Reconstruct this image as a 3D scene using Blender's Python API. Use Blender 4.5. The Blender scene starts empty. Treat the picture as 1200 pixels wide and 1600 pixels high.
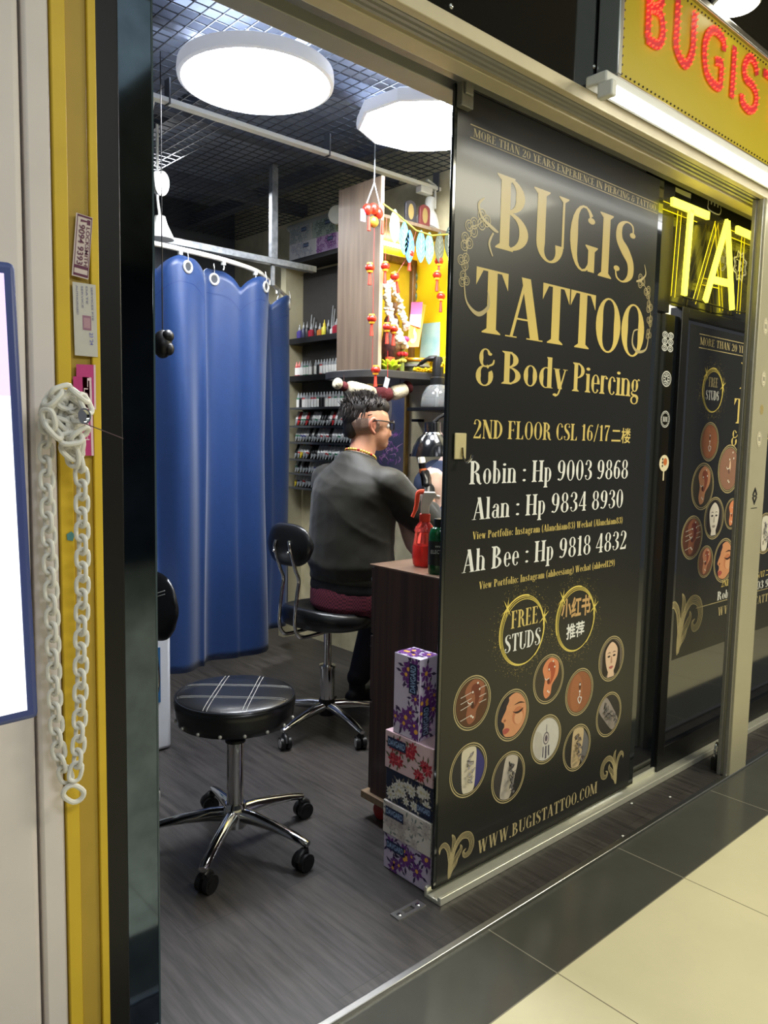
import bpy, bmesh, math, random
from mathutils import Vector, Matrix
random.seed(7)
SC = bpy.context.scene
COL = SC.collection
R = math.radians
PI = math.pi

# ---------------------------------------------------------------- camera
CAM_H = 1.25
YAW, PITCH, ROLL, FPX = R(48.02), R(5.53), R(1.153), 1206.0
_f = Vector((math.cos(YAW)*math.cos(PITCH), math.sin(YAW)*math.cos(PITCH), -math.sin(PITCH)))
_r0 = _f.cross(Vector((0, 0, 1))).normalized()
_u0 = _r0.cross(_f)
_r = _r0*math.cos(ROLL)+_u0*math.sin(ROLL)
_u = -_r0*math.sin(ROLL)+_u0*math.cos(ROLL)
cd = bpy.data.cameras.new('camera')
cam = bpy.data.objects.new('camera', cd)
COL.objects.link(cam)
cam.matrix_world = Matrix(((_r.x, _u.x, -_f.x, 0), (_r.y, _u.y, -_f.y, 0), (_r.z, _u.z, -_f.z, CAM_H), (0, 0, 0, 1)))
cd.sensor_fit = 'VERTICAL'
cd.sensor_height = 32.0
cd.lens = 32.0*FPX/1600.0
cd.clip_start = 0.02
SC.camera = cam

def at(px, py, ax, val):
    """point of the photograph's pixel on the world plane  axis ax = val"""
    d = _r*(px-600)+_u*(800-py)+_f*FPX
    o = Vector((0, 0, CAM_H))
    return o+d*((val-o[ax])/d[ax])

# ---------------------------------------------------------------- world, lights, exposure
W = bpy.data.worlds.new('world')
SC.world = W
W.use_nodes = True
W.node_tree.nodes['Background'].inputs[0].default_value = (0.80, 0.83, 0.9, 1)
W.node_tree.nodes['Background'].inputs[1].default_value = 0.16
SC.view_settings.view_transform = 'Standard'
SC.view_settings.look = 'None'
SC.view_settings.gamma = 1.0
SC.view_settings.exposure = 0.0
SC.view_settings.use_curve_mapping = False
LAMP = 62.0          # shop ceiling lamps
TUBE = 7.0           # fluorescent batten outside
def area(name, loc, rot, sx, sy, power, col=(1, 1, 1)):
    l = bpy.data.lights.new(name, 'AREA')
    l.shape = 'RECTANGLE'; l.size = sx; l.size_y = sy; l.energy = power; l.color = col
    o = bpy.data.objects.new(name, l); COL.objects.link(o)
    o.location = loc; o.rotation_euler = rot
    return o
area('corridor_light', (3.3, -0.5, 2.72), (0, 0, 0), 1.6, 0.5, 92, (1.0, 0.95, 0.74))
area('back_fill_light', (1.95, 3.72, 2.5), (0, R(18), 0), 0.5, 0.5, 46, (0.97, 0.98, 1.0))  # unseen fill light added behind the curtain to brighten the right-hand wall
area('client_fill_light', (2.40, 1.80, 2.30), (R(12), R(-14), 0), 0.4, 0.3, 17, (1.0, 0.97, 0.9))  # unseen fill light added behind the poster door to brighten the wall
area('corridor_light', (0.6, -1.2, 2.72), (0, 0, 0), 1.2, 0.4, 40, (0.93, 0.95, 1.0))

# ---------------------------------------------------------------- materials
def lin(c):
    o = []
    for v in c[:3]:
        v = v/255.0
        o.append(v/12.92 if v <= 0.04045 else ((v+0.055)/1.055)**2.4)
    return (*o, 1.0)
MC = {}
def nd(nt, t, **kw):
    n = nt.nodes.new(t)
    for k, v in kw.items():
        setattr(n, k, v)
    return n
def mat(name, col, rough=0.5, metal=0.0, var=0.06, scale=30.0, bump=0.0, coat=0.0, emit=None, es=0.0,
        stretch=(1, 1, 1), trans=0.0, ior=1.45, spec=0.5, alpha=1.0, sheen=0.0, col2=None, detail=3.0, bdist=0.01, sss=0.0):
    if name in MC:
        return MC[name]
    m = bpy.data.materials.new(name); MC[name] = m
    m.use_nodes = True
    nt = m.node_tree; b = nt.nodes['Principled BSDF']
    b.inputs['Roughness'].default_value = rough
    b.inputs['Metallic'].default_value = metal
    b.inputs['Specular IOR Level'].default_value = spec
    b.inputs['IOR'].default_value = ior
    b.inputs['Coat Weight'].default_value = coat
    b.inputs['Coat Roughness'].default_value = 0.08
    b.inputs['Transmission Weight'].default_value = trans
    b.inputs['Alpha'].default_value = alpha
    b.inputs['Sheen Weight'].default_value = sheen
    if sss:
        b.inputs['Subsurface Weight'].default_value = sss
        b.inputs['Subsurface Radius'].default_value = (0.01, 0.004, 0.002)
    c = lin(col)
    if var > 0 or col2 or bump > 0:
        tc = nd(nt, 'ShaderNodeTexCoord'); mp = nd(nt, 'ShaderNodeMapping')
        mp.inputs['Scale'].default_value = stretch
        nt.links.new(tc.outputs['Object'], mp.inputs['Vector'])
        no = nd(nt, 'ShaderNodeTexNoise'); no.inputs['Scale'].default_value = scale
        no.inputs['Detail'].default_value = detail
        nt.links.new(mp.outputs[0], no.inputs['Vector'])
        rp = nd(nt, 'ShaderNodeValToRGB')
        rp.color_ramp.elements[0].position = 0.3; rp.color_ramp.elements[1].position = 0.7
        c2 = lin(col2) if col2 else tuple(min(1, x*(1+var)) for x in c[:3])+(1,)
        c1 = c if col2 else tuple(x*(1-var) for x in c[:3])+(1,)
        rp.color_ramp.elements[0].color = c1; rp.color_ramp.elements[1].color = c2
        nt.links.new(no.outputs['Fac'], rp.inputs['Fac'])
        nt.links.new(rp.outputs[0], b.inputs['Base Color'])
        if bump > 0:
            bp = nd(nt, 'ShaderNodeBump'); bp.inputs['Strength'].default_value = bump
            bp.inputs['Distance'].default_value = bdist
            nt.links.new(no.outputs['Fac'], bp.inputs['Height'])
            nt.links.new(bp.outputs[0], b.inputs['Normal'])
    else:
        b.inputs['Base Color'].default_value = c
    if emit:
        b.inputs['Emission Color'].default_value = lin(emit)
        b.inputs['Emission Strength'].default_value = es
    return m
def pr(col, rough=0.4):
    """printed ink"""
    return mat('print_%d_%d_%d' % tuple(col), col, rough, var=0.03, scale=60)

# ---------------------------------------------------------------- mesh builder
ORG = {}
class MB:
    def __init__(s):
        s.v = []; s.f = []; s.k = []; s.cur = 0
    def add(s, vs, fs):
        n = len(s.v)
        s.v += [tuple(p) for p in vs]
        for f in fs:
            s.f.append(tuple(i+n for i in f)); s.k.append(s.cur)
        return s
    def mi(s, i):
        s.cur = i; return s
    def box(s, x0, y0, z0, x1, y1, z1):
        v = [(x0, y0, z0), (x1, y0, z0), (x1, y1, z0), (x0, y1, z0), (x0, y0, z1), (x1, y0, z1), (x1, y1, z1), (x0, y1, z1)]
        return s.add(v, [(0, 3, 2, 1), (4, 5, 6, 7), (0, 1, 5, 4), (1, 2, 6, 5), (2, 3, 7, 6), (3, 0, 4, 7)])
    def obox(s, c, sz, rot=None):
        M_ = rot if rot else Matrix.Identity(3)
        v = []
        for z in (-.5, .5):
            for x, y in ((-.5, -.5), (.5, -.5), (.5, .5), (-.5, .5)):
                v.append(Vector(c)+M_ @ Vector((x*sz[0], y*sz[1], z*sz[2])))
        return s.add(v, [(0, 3, 2, 1), (4, 5, 6, 7), (0, 1, 5, 4), (1, 2, 6, 5), (2, 3, 7, 6), (3, 0, 4, 7)])
    def tube(s, path, r, n=10, closed=False, sq=None):
        P = [Vector(p) for p in path]; m = len(P)
        rs = r if isinstance(r, (list, tuple)) else [r]*m
        T = []
        for i in range(m):
            a = P[(i-1) % m] if (closed or i > 0) else P[0]
            b = P[(i+1) % m] if (closed or i < m-1) else P[-1]
            T.append((b-a).normalized())
        up = Vector((0, 0, 1)) if abs(T[0].z) < 0.9 else Vector((1, 0, 0))
        u = T[0].cross(up).normalized()
        vs = []
        for i in range(m):
            u = (u-T[i]*u.dot(T[i])).normalized(); w = T[i].cross(u)
            for j in range(n):
                a = 2*PI*j/n
                fx, fy = (sq if sq else (1, 1))
                vs.append(P[i]+(u*math.cos(a)*fx+w*math.sin(a)*fy)*rs[i])
        fs = []
        for i in range(m if closed else m-1):
            i2 = (i+1) % m
            for j in range(n):
                j2 = (j+1) % n
                fs.append((i*n+j, i*n+j2, i2*n+j2, i2*n+j))
        if not closed:
            fs.append(tuple(range(n-1, -1, -1))); fs.append(tuple((m-1)*n+j for j in range(n)))
        return s.add(vs, fs)
    def cyl(s, a, b, r0, r1=None, n=20):
        return s.tube([a, b], [r0, r0 if r1 is None else r1], n)
    def lathe(s, prof, o=(0, 0, 0), rot=None, n=28, sx=1, sy=1):
        M_ = rot if rot else Matrix.Identity(3)
        vs = []; fs = []; m = len(prof)
        for r, z in prof:
            for j in range(n):
                a = 2*PI*j/n
                vs.append(Vector(o)+M_ @ Vector((r*math.cos(a)*sx, r*math.sin(a)*sy, z)))
        for i in range(m-1):
            for j in range(n):
                j2 = (j+1) % n
                fs.append((i*n+j, i*n+j2, (i+1)*n+j2, (i+1)*n+j))
        if prof[0][0] > 1e-5: fs.append(tuple(range(n-1, -1, -1)))
        if prof[-1][0] > 1e-5: fs.append(tuple((m-1)*n+j for j in range(n)))
        return s.add(vs, fs)
    def ell(s, c, rad, rot=None, n=20, m=12):
        if not isinstance(rad, (tuple, list)): rad = (rad,)*3
        M_ = rot if rot else Matrix.Identity(3)
        vs = [Vector(c)+M_ @ Vector((0, 0, -rad[2]))]
        for i in range(1, m):
            t = -PI/2+PI*i/m
            for j in range(n):
                a = 2*PI*j/n
                vs.append(Vector(c)+M_ @ Vector((rad[0]*math.cos(t)*math.cos(a), rad[1]*math.cos(t)*math.sin(a), rad[2]*math.sin(t))))
        vs.append(Vector(c)+M_ @ Vector((0, 0, rad[2])))
        fs = []
        for j in range(n): fs.append((0, 1+(j+1) % n, 1+j))
        for i in range(m-2):
            for j in range(n):
                j2 = (j+1) % n; a = 1+i*n; b = a+n
                fs.append((a+j, a+j2, b+j2, b+j))
        L = len(vs)-1; a = 1+(m-2)*n
        for j in range(n): fs.append((a+j, a+(j+1) % n, L))
        return s.add(vs, fs)
    def torus(s, c, R0, r, rot=None, n=28, k=8, sx=1, sy=1):
        M_ = rot if rot else Matrix.Identity(3)
        return s.tube([Vector(c)+M_ @ Vector((R0*math.cos(2*PI*i/n)*sx, R0*math.sin(2*PI*i/n)*sy, 0)) for i in range(n)], r, k, closed=True)
    def prism(s, poly, o, u, v, d):
        """polygon in the plane o+u*a+v*b, extruded by the vector d"""
        o, u, v, d = Vector(o), Vector(u), Vector(v), Vector(d); n = len(poly)
        a = [o+u*p[0]+v*p[1] for p in poly]
        return s.add(a+[p+d for p in a], [tuple(range(n)), tuple(range(2*n-1, n-1, -1))]+[(i, i+n, (i+1) % n+n, (i+1) % n) for i in range(n)])
    def loft(s, rings, caps=True):
        n = len(rings[0]); vs = [p for r in rings for p in r]; fs = []
        for i in range(len(rings)-1):
            for j in range(n):
                j2 = (j+1) % n
                fs.append((i*n+j, i*n+j2, (i+1)*n+j2, (i+1)*n+j))
        if caps:
            fs.append(tuple(range(n-1, -1, -1))); fs.append(tuple((len(rings)-1)*n+j for j in range(n)))
        return s.add(vs, fs)
    def sheet(s, grid):
        """open grid of points"""
        h = len(grid); w = len(grid[0])
        return s.add([p for r in grid for p in r], [(i*w+j, i*w+j+1, (i+1)*w+j+1, (i+1)*w+j) for i in range(h-1) for j in range(w-1)])
    def build(s, name, mats, parent=None, smooth=40, bevel=0.0, sub=0, world=True, recalc=True, solid=0.0, seg=2):
        me = bpy.data.meshes.new(name)
        off = Vector((0, 0, 0))
        if parent is not None:
            if world: off = ORG.get(parent.name, Vector((0, 0, 0)))
        elif world and s.v:
            xs = [p[0] for p in s.v]; ys = [p[1] for p in s.v]; zs = [p[2] for p in s.v]
            off = Vector(((min(xs)+max(xs))/2, (min(ys)+max(ys))/2, min(zs)))
        me.from_pydata([tuple(Vector(p)-off) for p in s.v], [], s.f)
        if not isinstance(mats, (list, tuple)): mats = [mats]
        for m_ in mats: me.materials.append(m_)
        me.polygons.foreach_set('material_index', s.k)
        if recalc:
            bm = bmesh.new(); bm.from_mesh(me)
            bmesh.ops.recalc_face_normals(bm, faces=bm.faces)
            bm.to_mesh(me); bm.free()
        if smooth:
            me.polygons.foreach_set('use_smooth', [True]*len(me.polygons))
            me.set_sharp_from_angle(angle=R(smooth))
        o = bpy.data.objects.new(name, me); COL.objects.link(o)
        if parent is not None:
            o.parent = parent
            ORG[o.name] = off
        else:
            o.location = off; ORG[o.name] = off
        if solid:
            md = o.modifiers.new('solid', 'SOLIDIFY'); md.thickness = solid; md.offset = 0
        if bevel:
            md = o.modifiers.new('bevel', 'BEVEL'); md.width = bevel; md.segments = seg; md.limit_method = 'ANGLE'; md.angle_limit = R(50)
        if sub:
            md = o.modifiers.new('sub', 'SUBSURF'); md.levels = sub; md.render_levels = sub
        return o
def thing(name, label, cat, loc=(0, 0, 0), group=None, rz=0.0):
    o = bpy.data.objects.new(name, None); COL.objects.link(o)
    o.location = loc; o.rotation_euler = (0, 0, rz); ORG[o.name] = Vector(loc)
    o.empty_display_size = 0.05
    return tag(o, label, cat, group)
def tag(o, label, cat, group=None):
    o['label'] = label; o['category'] = cat
    if group: o['group'] = group
    return o
def struct(o):
    o['kind'] = 'structure'; return o
def dup(root, loc, rz=None, label=None, group=None):
    def cp(o, par):
        c = o.copy(); COL.objects.link(c)
        if par is not None: c.parent = par
        for ch in [q for q in list(bpy.data.objects) if q.parent == o]: cp(ch, c)
        return c
    r = cp(root, None); r.location = loc
    if rz is not None: r.rotation_euler = (0, 0, rz)
    if label: r['label'] = label
    if group: r['group'] = group
    return r
def rotz(a): return Matrix.Rotation(a, 3, 'Z')
def crv(P, n=8, closed=False):
    """Catmull-Rom through points (any dimension)"""
    P = [Vector(p) for p in P]; m = len(P); out = []
    for i in range(m if closed else m-1):
        if closed: a, b, c, d = P[(i-1) % m], P[i], P[(i+1) % m], P[(i+2) % m]
        else: a, b, c, d = P[max(i-1, 0)], P[i], P[i+1], P[min(i+2, m-1)]
        for k in range(n):
            t = k/n
            out.append(0.5*((2*b)+(c-a)*t+(2*a-5*b+4*c-d)*t*t+(3*b-a-3*c+d)*t**3))
    if not closed: out.append(P[-1])
    return out
# ---------------------------------------------------------------- lettering: high-contrast condensed serif drawn from stems, arcs and strokes
S, H_ = 0.125, 0.03
def g_st(x, y0=0, y1=1, w=S, fl=0.055, top=1, bot=1):
    a = x-w/2; b = x+w/2; e = 0.018; k = 0.075
    o = [[(a, y0), (b, y0), (b, y1), (a, y1)]]
    if bot: o += [[(a-fl, y0), (a, y0), (a, y0+k), (a-fl, y0+e)], [(b, y0), (b+fl, y0), (b+fl, y0+e), (b, y0+k)]]
    if top: o += [[(a-fl, y1-e), (a, y1-k), (a, y1), (a-fl, y1)], [(b, y1-k), (b+fl, y1-e), (b+fl, y1), (b, y1)]]
    return o
def g_hs(x, y, w=0.2, up=1):
    return [[(x-w/2, y), (x+w/2, y), (x+w/2, y+0.02*up), (x-w/2, y+0.02*up)]]
def g_d(x0, y0, x1, y1, w): return [[(x0-w/2, y0), (x0+w/2, y0), (x1+w/2, y1), (x1-w/2, y1)]]
def g_b(x0, x1, y, t=H_): return [[(x0, y), (x1, y), (x1, y+t), (x0, y+t)]]
def g_arc(cx, cy, rx, ry, a0, a1, v=S, h=H_, n=18):
    o = []; pv = None
    for i in range(n+1):
        a = R(a0+(a1-a0)*i/n); c, s_ = math.cos(a), math.sin(a)
        t = h+(v-h)*abs(c)**1.6
        p = (cx+rx*c, cy+ry*s_); q = (cx+(rx-t)*c, cy+(ry-min(t, ry*0.9))*s_)
        if pv: o.append([pv[0], p, q, pv[1]])
        pv = (p, q)
    return o
def g_ball(x, y, r, k=12, sy=0.8): return [[(x+r*math.cos(2*PI*i/k), y+r*sy*math.sin(2*PI*i/k)) for i in range(k)]]
def g_pa(P, n=7):
    """P: (x, y, width)"""
    C = crv(P, n); o = []; pv = None
    for i in range(len(C)):
        a = C[max(i-1, 0)]; b = C[min(i+1, len(C)-1)]
        d = Vector((b.x-a.x, b.y-a.y)); d = d.normalized() if d.length > 1e-9 else Vector((1, 0))
        nx, ny = -d.y*C[i].z/2, d.x*C[i].z/2
        p = (C[i].x+nx, C[i].y+ny); q = (C[i].x-nx, C[i].y-ny)
        if pv: o.append([pv[0], p, q, pv[1]])
        pv = (p, q)
    return o
def g_tri(a, b, c): return [[a, b, c]]
X = 0.66
def g_E(x=0.1): return g_st(x)+g_b(x, 0.36, 0.97)+g_b(x, 0.30, 0.5)+g_b(x, 0.38, 0)+g_tri((0.36, 1), (0.36, 0.78), (0.27, 1))+g_tri((0.38, 0), (0.38, 0.24), (0.28, 0))+g_tri((0.30, 0.62), (0.30, 0.41), (0.25, 0.515))
def g_9(fx, fy):
    g = g_arc(0.22, 0.69, 0.19, 0.31, 0, 360)+g_pa([(0.345, 0.7, 0.12), (0.34, 0.42, 0.12), (0.26, 0.12, 0.07), (0.13, 0.02, 0.03)])+g_ball(0.09, 0.08, 0.055)
    return [[(0.44-x if fx else x, 1-y if fy else y) for x, y in p] for p in g]
GL = {
'A': (0.50, g_d(0.06, 0, 0.25, 1, 0.04)+g_d(0.40, 0, 0.25, 1, 0.13)+g_b(0.12, 0.34, 0.30)+g_hs(0.06, 0, 0.16)+g_hs(0.40, 0, 0.24)),
'B': (0.48, g_st(0.11)+g_arc(0.12, 0.755, 0.25, 0.245, -90, 90)+g_arc(0.12, 0.27, 0.31, 0.27, -90, 90)),
'C': (0.44, g_arc(0.25, 0.5, 0.22, 0.5, 50, 310)+g_ball(0.37, 0.80, 0.06)+g_tri((0.40, 0.28), (0.33, 0.10), (0.40, 0.05))),
'D': (0.50, g_st(0.11)+g_arc(0.12, 0.5, 0.34, 0.5, -90, 90)),
'E': (0.43, g_E()),
'F': (0.40, g_st(0.1)+g_b(0.1, 0.36, 0.97)+g_b(0.1, 0.30, 0.48)+g_tri((0.36, 1), (0.36, 0.76), (0.27, 1))+g_tri((0.30, 0.60), (0.30, 0.39), (0.25, 0.495))),
'G': (0.49, g_arc(0.25, 0.5, 0.22, 0.5, 50, 330)+g_ball(0.37, 0.80, 0.06)+g_st(0.39, 0.02, 0.42, 0.11, 0.05, 1, 0)),
'H': (0.54, g_st(0.11)+g_st(0.43)+g_b(0.11, 0.43, 0.5)),
'I': (0.24, g_st(0.12)),
'K': (0.52, g_st(0.11)+g_d(0.16, 0.45, 0.40, 1, 0.04)+g_d(0.42, 0, 0.22, 0.6, 0.13)+g_hs(0.40, 1, 0.16, -1)+g_hs(0.42, 0, 0.22)),
'L': (0.41, g_st(0.1)+g_b(0.1, 0.38, 0)+g_tri((0.38, 0), (0.38, 0.27), (0.27, 0))),
'M': (0.66, g_st(0.07, 0, 1, 0.035)+g_d(0.10, 1, 0.32, 0.05, 0.12)+g_d(0.33, 0.0, 0.53, 1, 0.04)+g_st(0.55, 0, 1, 0.12)),
'N': (0.52, g_st(0.08, 0, 1, 0.035)+g_d(0.42, 0, 0.10, 1, 0.14)+g_st(0.44, 0, 1, 0.035)),
'O': (0.49, g_arc(0.245, 0.5, 0.225, 0.51, 0, 360, n=30)),
'P': (0.44, g_st(0.11)+g_arc(0.12, 0.73, 0.29, 0.27, -90, 90)),
'R': (0.50, g_st(0.11)+g_arc(0.12, 0.74, 0.27, 0.26, -90, 90)+g_pa([(0.24, 0.49, 0.05), (0.33, 0.38, 0.12), (0.36, 0.15, 0.12), (0.44, 0.0, 0.05), (0.49, 0.04, 0.02)])),
'S': (0.42, g_pa([(0.35, 0.80, 0.02), (0.33, 0.95, 0.03), (0.21, 0.985, 0.03), (0.10, 0.88, 0.09), (0.10, 0.68, 0.12), (0.21, 0.52, 0.16), (0.32, 0.34, 0.12), (0.32, 0.13, 0.10), (0.20, 0.015, 0.03), (0.08, 0.06, 0.03), (0.05, 0.22, 0.02)])+g_ball(0.34, 0.80, 0.055)+g_ball(0.07, 0.20, 0.055)),
'T': (0.46, g_st(0.23, 0, 1, S, 0.06, 0, 1)+g_b(0.02, 0.44, 0.965, 0.035)+g_tri((0.02, 1), (0.02, 0.72), (0.11, 0.97))+g_tri((0.44, 1), (0.44, 0.72), (0.35, 0.97))),
'U': (0.50, g_st(0.11, 0.25, 1, S, 0.055, 1, 0)+g_arc(0.25, 0.27, 0.2025, 0.28, 180, 360, S, H_)+g_st(0.44, 0.25, 1, 0.035, 0.06, 1, 0)),
'V': (0.48, g_d(0.25, 0, 0.10, 1, 0.13)+g_d(0.25, 0, 0.42, 1, 0.04)+g_hs(0.10, 1, 0.22, -1)+g_hs(0.42, 1, 0.15, -1)),
'W': (0.72, g_d(0.22, 0, 0.10, 1, 0.12)+g_d(0.22, 0, 0.36, 1, 0.04)+g_d(0.48, 0, 0.36, 1, 0.12)+g_d(0.48, 0, 0.62, 1, 0.04)+g_hs(0.10, 1, 0.2, -1)+g_hs(0.36, 1, 0.2, -1)+g_hs(0.62, 1, 0.15, -1)),
'X': (0.48, g_d(0.40, 0, 0.09, 1, 0.13)+g_d(0.08, 0, 0.39, 1, 0.04)+g_hs(0.09, 1, 0.2, -1)+g_hs(0.39, 1, 0.15, -1)+g_hs(0.08, 0, 0.15)+g_hs(0.40, 0, 0.2)),
'Y': (0.48, g_d(0.24, 0.45, 0.09, 1, 0.13)+g_d(0.24, 0.42, 0.40, 1, 0.04)+g_st(0.24, 0, 0.48, S, 0.055, 0, 1)+g_hs(0.09, 1, 0.2, -1)+g_hs(0.40, 1, 0.15, -1)),
'a': (0.36, g_st(0.27, 0.04, 0.5, 0.11, 0, 0, 0)+g_arc(0.20, 0.48, 0.125, 0.18, 0, 170, 0.1)+g_ball(0.10, 0.50, 0.045)+g_arc(0.17, 0.19, 0.14, 0.19, 30, 330, 0.1)+g_pa([(0.27, 0.1, 0.08), (0.31, 0.01, 0.04), (0.36, 0.05, 0.02)])),
'b': (0.38, g_st(0.09, 0, 1, 0.11, 0.045, 0, 0)+g_tri((0.035, 1), (0.035, 0.97), (0.035, 0.97))+g_d(0.06, 0.94, 0.04, 1, 0.06)+g_arc(0.17, 0.33, 0.17, 0.34, -130, 140, 0.11)),
'c': (0.32, g_arc(0.18, 0.33, 0.155, 0.34, 50, 315, 0.11)+g_ball(0.26, 0.52, 0.05)),
'd': (0.38, g_st(0.29, 0, 1, 0.11, 0.045, 0, 0)+g_d(0.26, 0.94, 0.24, 1, 0.06)+g_arc(0.20, 0.33, 0.17, 0.34, 40, 310, 0.11)+g_hs(0.34, 0, 0.08)),
'e': (0.34, g_arc(0.18, 0.33, 0.155, 0.34, 0, 320, 0.105)+g_b(0.10, 0.33, 0.33, 0.03)),
'f': (0.27, g_st(0.11, 0, 0.85, 0.11, 0.05, 0, 1)+g_arc(0.21, 0.82, 0.155, 0.2, 60, 180, 0.11)+g_ball(0.26, 0.93, 0.05)+g_b(0.02, 0.25, 0.62, 0.035)),
'g': (0.37, g_arc(0.17, 0.43, 0.14, 0.24, 0, 360, 0.1)+g_arc(0.17, -0.13, 0.16, 0.16, 0, 360, 0.07)+g_pa([(0.09, 0.22, 0.03), (0.05, 0.13, 0.05), (0.13, 0.06, 0.09), (0.26, 0.03, 0.09), (0.32, -0.08, 0.06)])+g_pa([(0.27, 0.6, 0.03), (0.32, 0.68, 0.03), (0.36, 0.63, 0.05)])),
'h': (0.40, g_st(0.09, 0, 1, 0.11, 0.045, 0, 1)+g_d(0.06, 0.94, 0.04, 1, 0.06)+g_arc(0.20, 0.42, 0.165, 0.25, 0, 150, 0.11)+g_st(0.31, 0, 0.43, 0.11, 0.045, 0, 1)),
'i': (0.20, g_st(0.10, 0, X, 0.11, 0.045, 0, 1)+g_d(0.07, 0.60, 0.04, 0.66, 0.06)+g_ball(0.10, 0.83, 0.07)),
'l': (0.20, g_st(0.10, 0, 1, 0.11, 0.045, 0, 1)+g_d(0.07, 0.94, 0.04, 1, 0.06)),
'm': (0.60, g_st(0.09, 0, X, 0.11, 0.045, 0, 1)+g_arc(0.19, 0.42, 0.155, 0.25, 0, 150, 0.11)+g_st(0.29, 0, 0.43, 0.11, 0.045, 0, 1)+g_arc(0.40, 0.42, 0.155, 0.25, 0, 150, 0.11)+g_st(0.50, 0, 0.43, 0.11, 0.045, 0, 1)),
'n': (0.40, g_st(0.09, 0, X, 0.11, 0.045, 0, 1)+g_d(0.06, 0.60, 0.04, 0.66, 0.06)+g_arc(0.20, 0.42, 0.165, 0.25, 0, 150, 0.11)+g_st(0.31, 0, 0.43, 0.11, 0.045, 0, 1)),
'o': (0.37, g_arc(0.185, 0.33, 0.165, 0.34, 0, 360, 0.11)),
'p': (0.38, g_st(0.09, -0.28, X, 0.11, 0.045, 0, 1)+g_d(0.06, 0.60, 0.04, 0.66, 0.06)+g_arc(0.18, 0.33, 0.17, 0.34, -140, 140, 0.11)),
'r': (0.29, g_st(0.09, 0, X, 0.11, 0.045, 0, 1)+g_arc(0.20, 0.44, 0.12, 0.23, 60, 150, 0.08)+g_ball(0.25, 0.58, 0.05)),
's': (0.31, g_pa([(0.25, 0.53, 0.02), (0.23, 0.63, 0.03), (0.15, 0.65, 0.03), (0.08, 0.57, 0.08), (0.10, 0.43, 0.1), (0.18, 0.33, 0.11), (0.24, 0.2, 0.1), (0.23, 0.07, 0.07), (0.15, 0.01, 0.03), (0.07, 0.04, 0.03), (0.05, 0.15, 0.02)])),
't': (0.26, g_st(0.11, 0.1, 0.85, 0.11, 0, 0, 0)+g_b(0.02, 0.25, 0.62, 0.035)+g_pa([(0.11, 0.12, 0.11), (0.15, 0.02, 0.05), (0.24, 0.06, 0.02)])),
'w': (0.50, g_d(0.16, 0, 0.08, X, 0.1)+g_d(0.16, 0, 0.26, X, 0.035)+g_d(0.33, 0, 0.25, X, 0.1)+g_d(0.33, 0, 0.44, X, 0.035)+g_hs(0.08, X, 0.15, -1)+g_hs(0.44, X, 0.1, -1)),
'y': (0.38, g_d(0.19, 0.0, 0.09, X, 0.11)+g_pa([(0.32, 0.66, 0.035), (0.20, 0.05, 0.04), (0.14, -0.18, 0.04), (0.06, -0.25, 0.04)])+g_ball(0.06, -0.2, 0.055)+g_hs(0.09, X, 0.17, -1)+g_hs(0.32, X, 0.12, -1)),
'0': (0.45, g_arc(0.225, 0.5, 0.2, 0.51, 0, 360, 0.12)),
'1': (0.30, g_st(0.16, 0, 1, 0.12, 0.05, 0, 1)+g_d(0.11, 0.85, 0.06, 0.90, 0.1)),
'2': (0.43, g_pa([(0.08, 0.76, 0.05), (0.12, 0.95, 0.04), (0.22, 0.985, 0.03), (0.33, 0.86, 0.1), (0.33, 0.66, 0.12), (0.22, 0.38, 0.06), (0.08, 0.08, 0.04)])+g_ball(0.1, 0.78, 0.055)+[[(0.04, 0), (0.38, 0), (0.38, 0.10), (0.06, 0.10)]]+g_tri((0.39, 0), (0.40, 0.26), (0.30, 0.1))),
'3': (0.43, g_pa([(0.08, 0.8, 0.04), (0.13, 0.95, 0.04), (0.22, 0.985, 0.03), (0.32, 0.87, 0.1), (0.31, 0.66, 0.1), (0.19, 0.53, 0.035)])+g_pa([(0.19, 0.53, 0.035), (0.33, 0.40, 0.11), (0.34, 0.16, 0.11), (0.21, 0.015, 0.03), (0.10, 0.06, 0.03), (0.06, 0.2, 0.03)])+g_ball(0.09, 0.8, 0.055)+g_ball(0.08, 0.2, 0.055)),
'4': (0.46, g_st(0.31, 0, 1, 0.11, 0.05, 0, 1)+g_d(0.04, 0.27, 0.30, 1, 0.04)+g_b(0.03, 0.43, 0.25, 0.045)),
'6': (0.44, g_9(1, 1)), '9': (0.44, g_9(0, 0)),
'7': (0.42, g_pa([(0.36, 0.95, 0.04), (0.22, 0.5, 0.09), (0.17, 0.0, 0.13)])+[[(0.05, 1), (0.05, 0.9), (0.39, 0.9), (0.39, 1)]]+g_tri((0.05, 1), (0.05, 0.72), (0.12, 0.92))),
'8': (0.45, g_arc(0.225, 0.75, 0.165, 0.25, 0, 360, 0.1)+g_arc(0.225, 0.26, 0.2, 0.27, 0, 360, 0.12)),
'&': (0.46, g_arc(0.24, 0.75, 0.15, 0.25, 40, 300, 0.1)+g_arc(0.23, 0.27, 0.21, 0.28, 60, 395, 0.12)+g_ball(0.35, 0.86, 0.05)+g_pa([(0.3, 0.53, 0.04), (0.42, 0.6, 0.05), (0.45, 0.72, 0.03)])),
':': (0.20, g_ball(0.10, 0.1, 0.07)+g_ball(0.10, 0.56, 0.07)), '.': (0.18, g_ball(0.09, 0.06, 0.065)),
'/': (0.34, g_d(0.05, -0.05, 0.29, 1.05, 0.06)),
'(': (0.22, g_pa([(0.19, 1.08, 0.02), (0.08, 0.75, 0.08), (0.08, 0.15, 0.08), (0.19, -0.18, 0.02)])),
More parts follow.
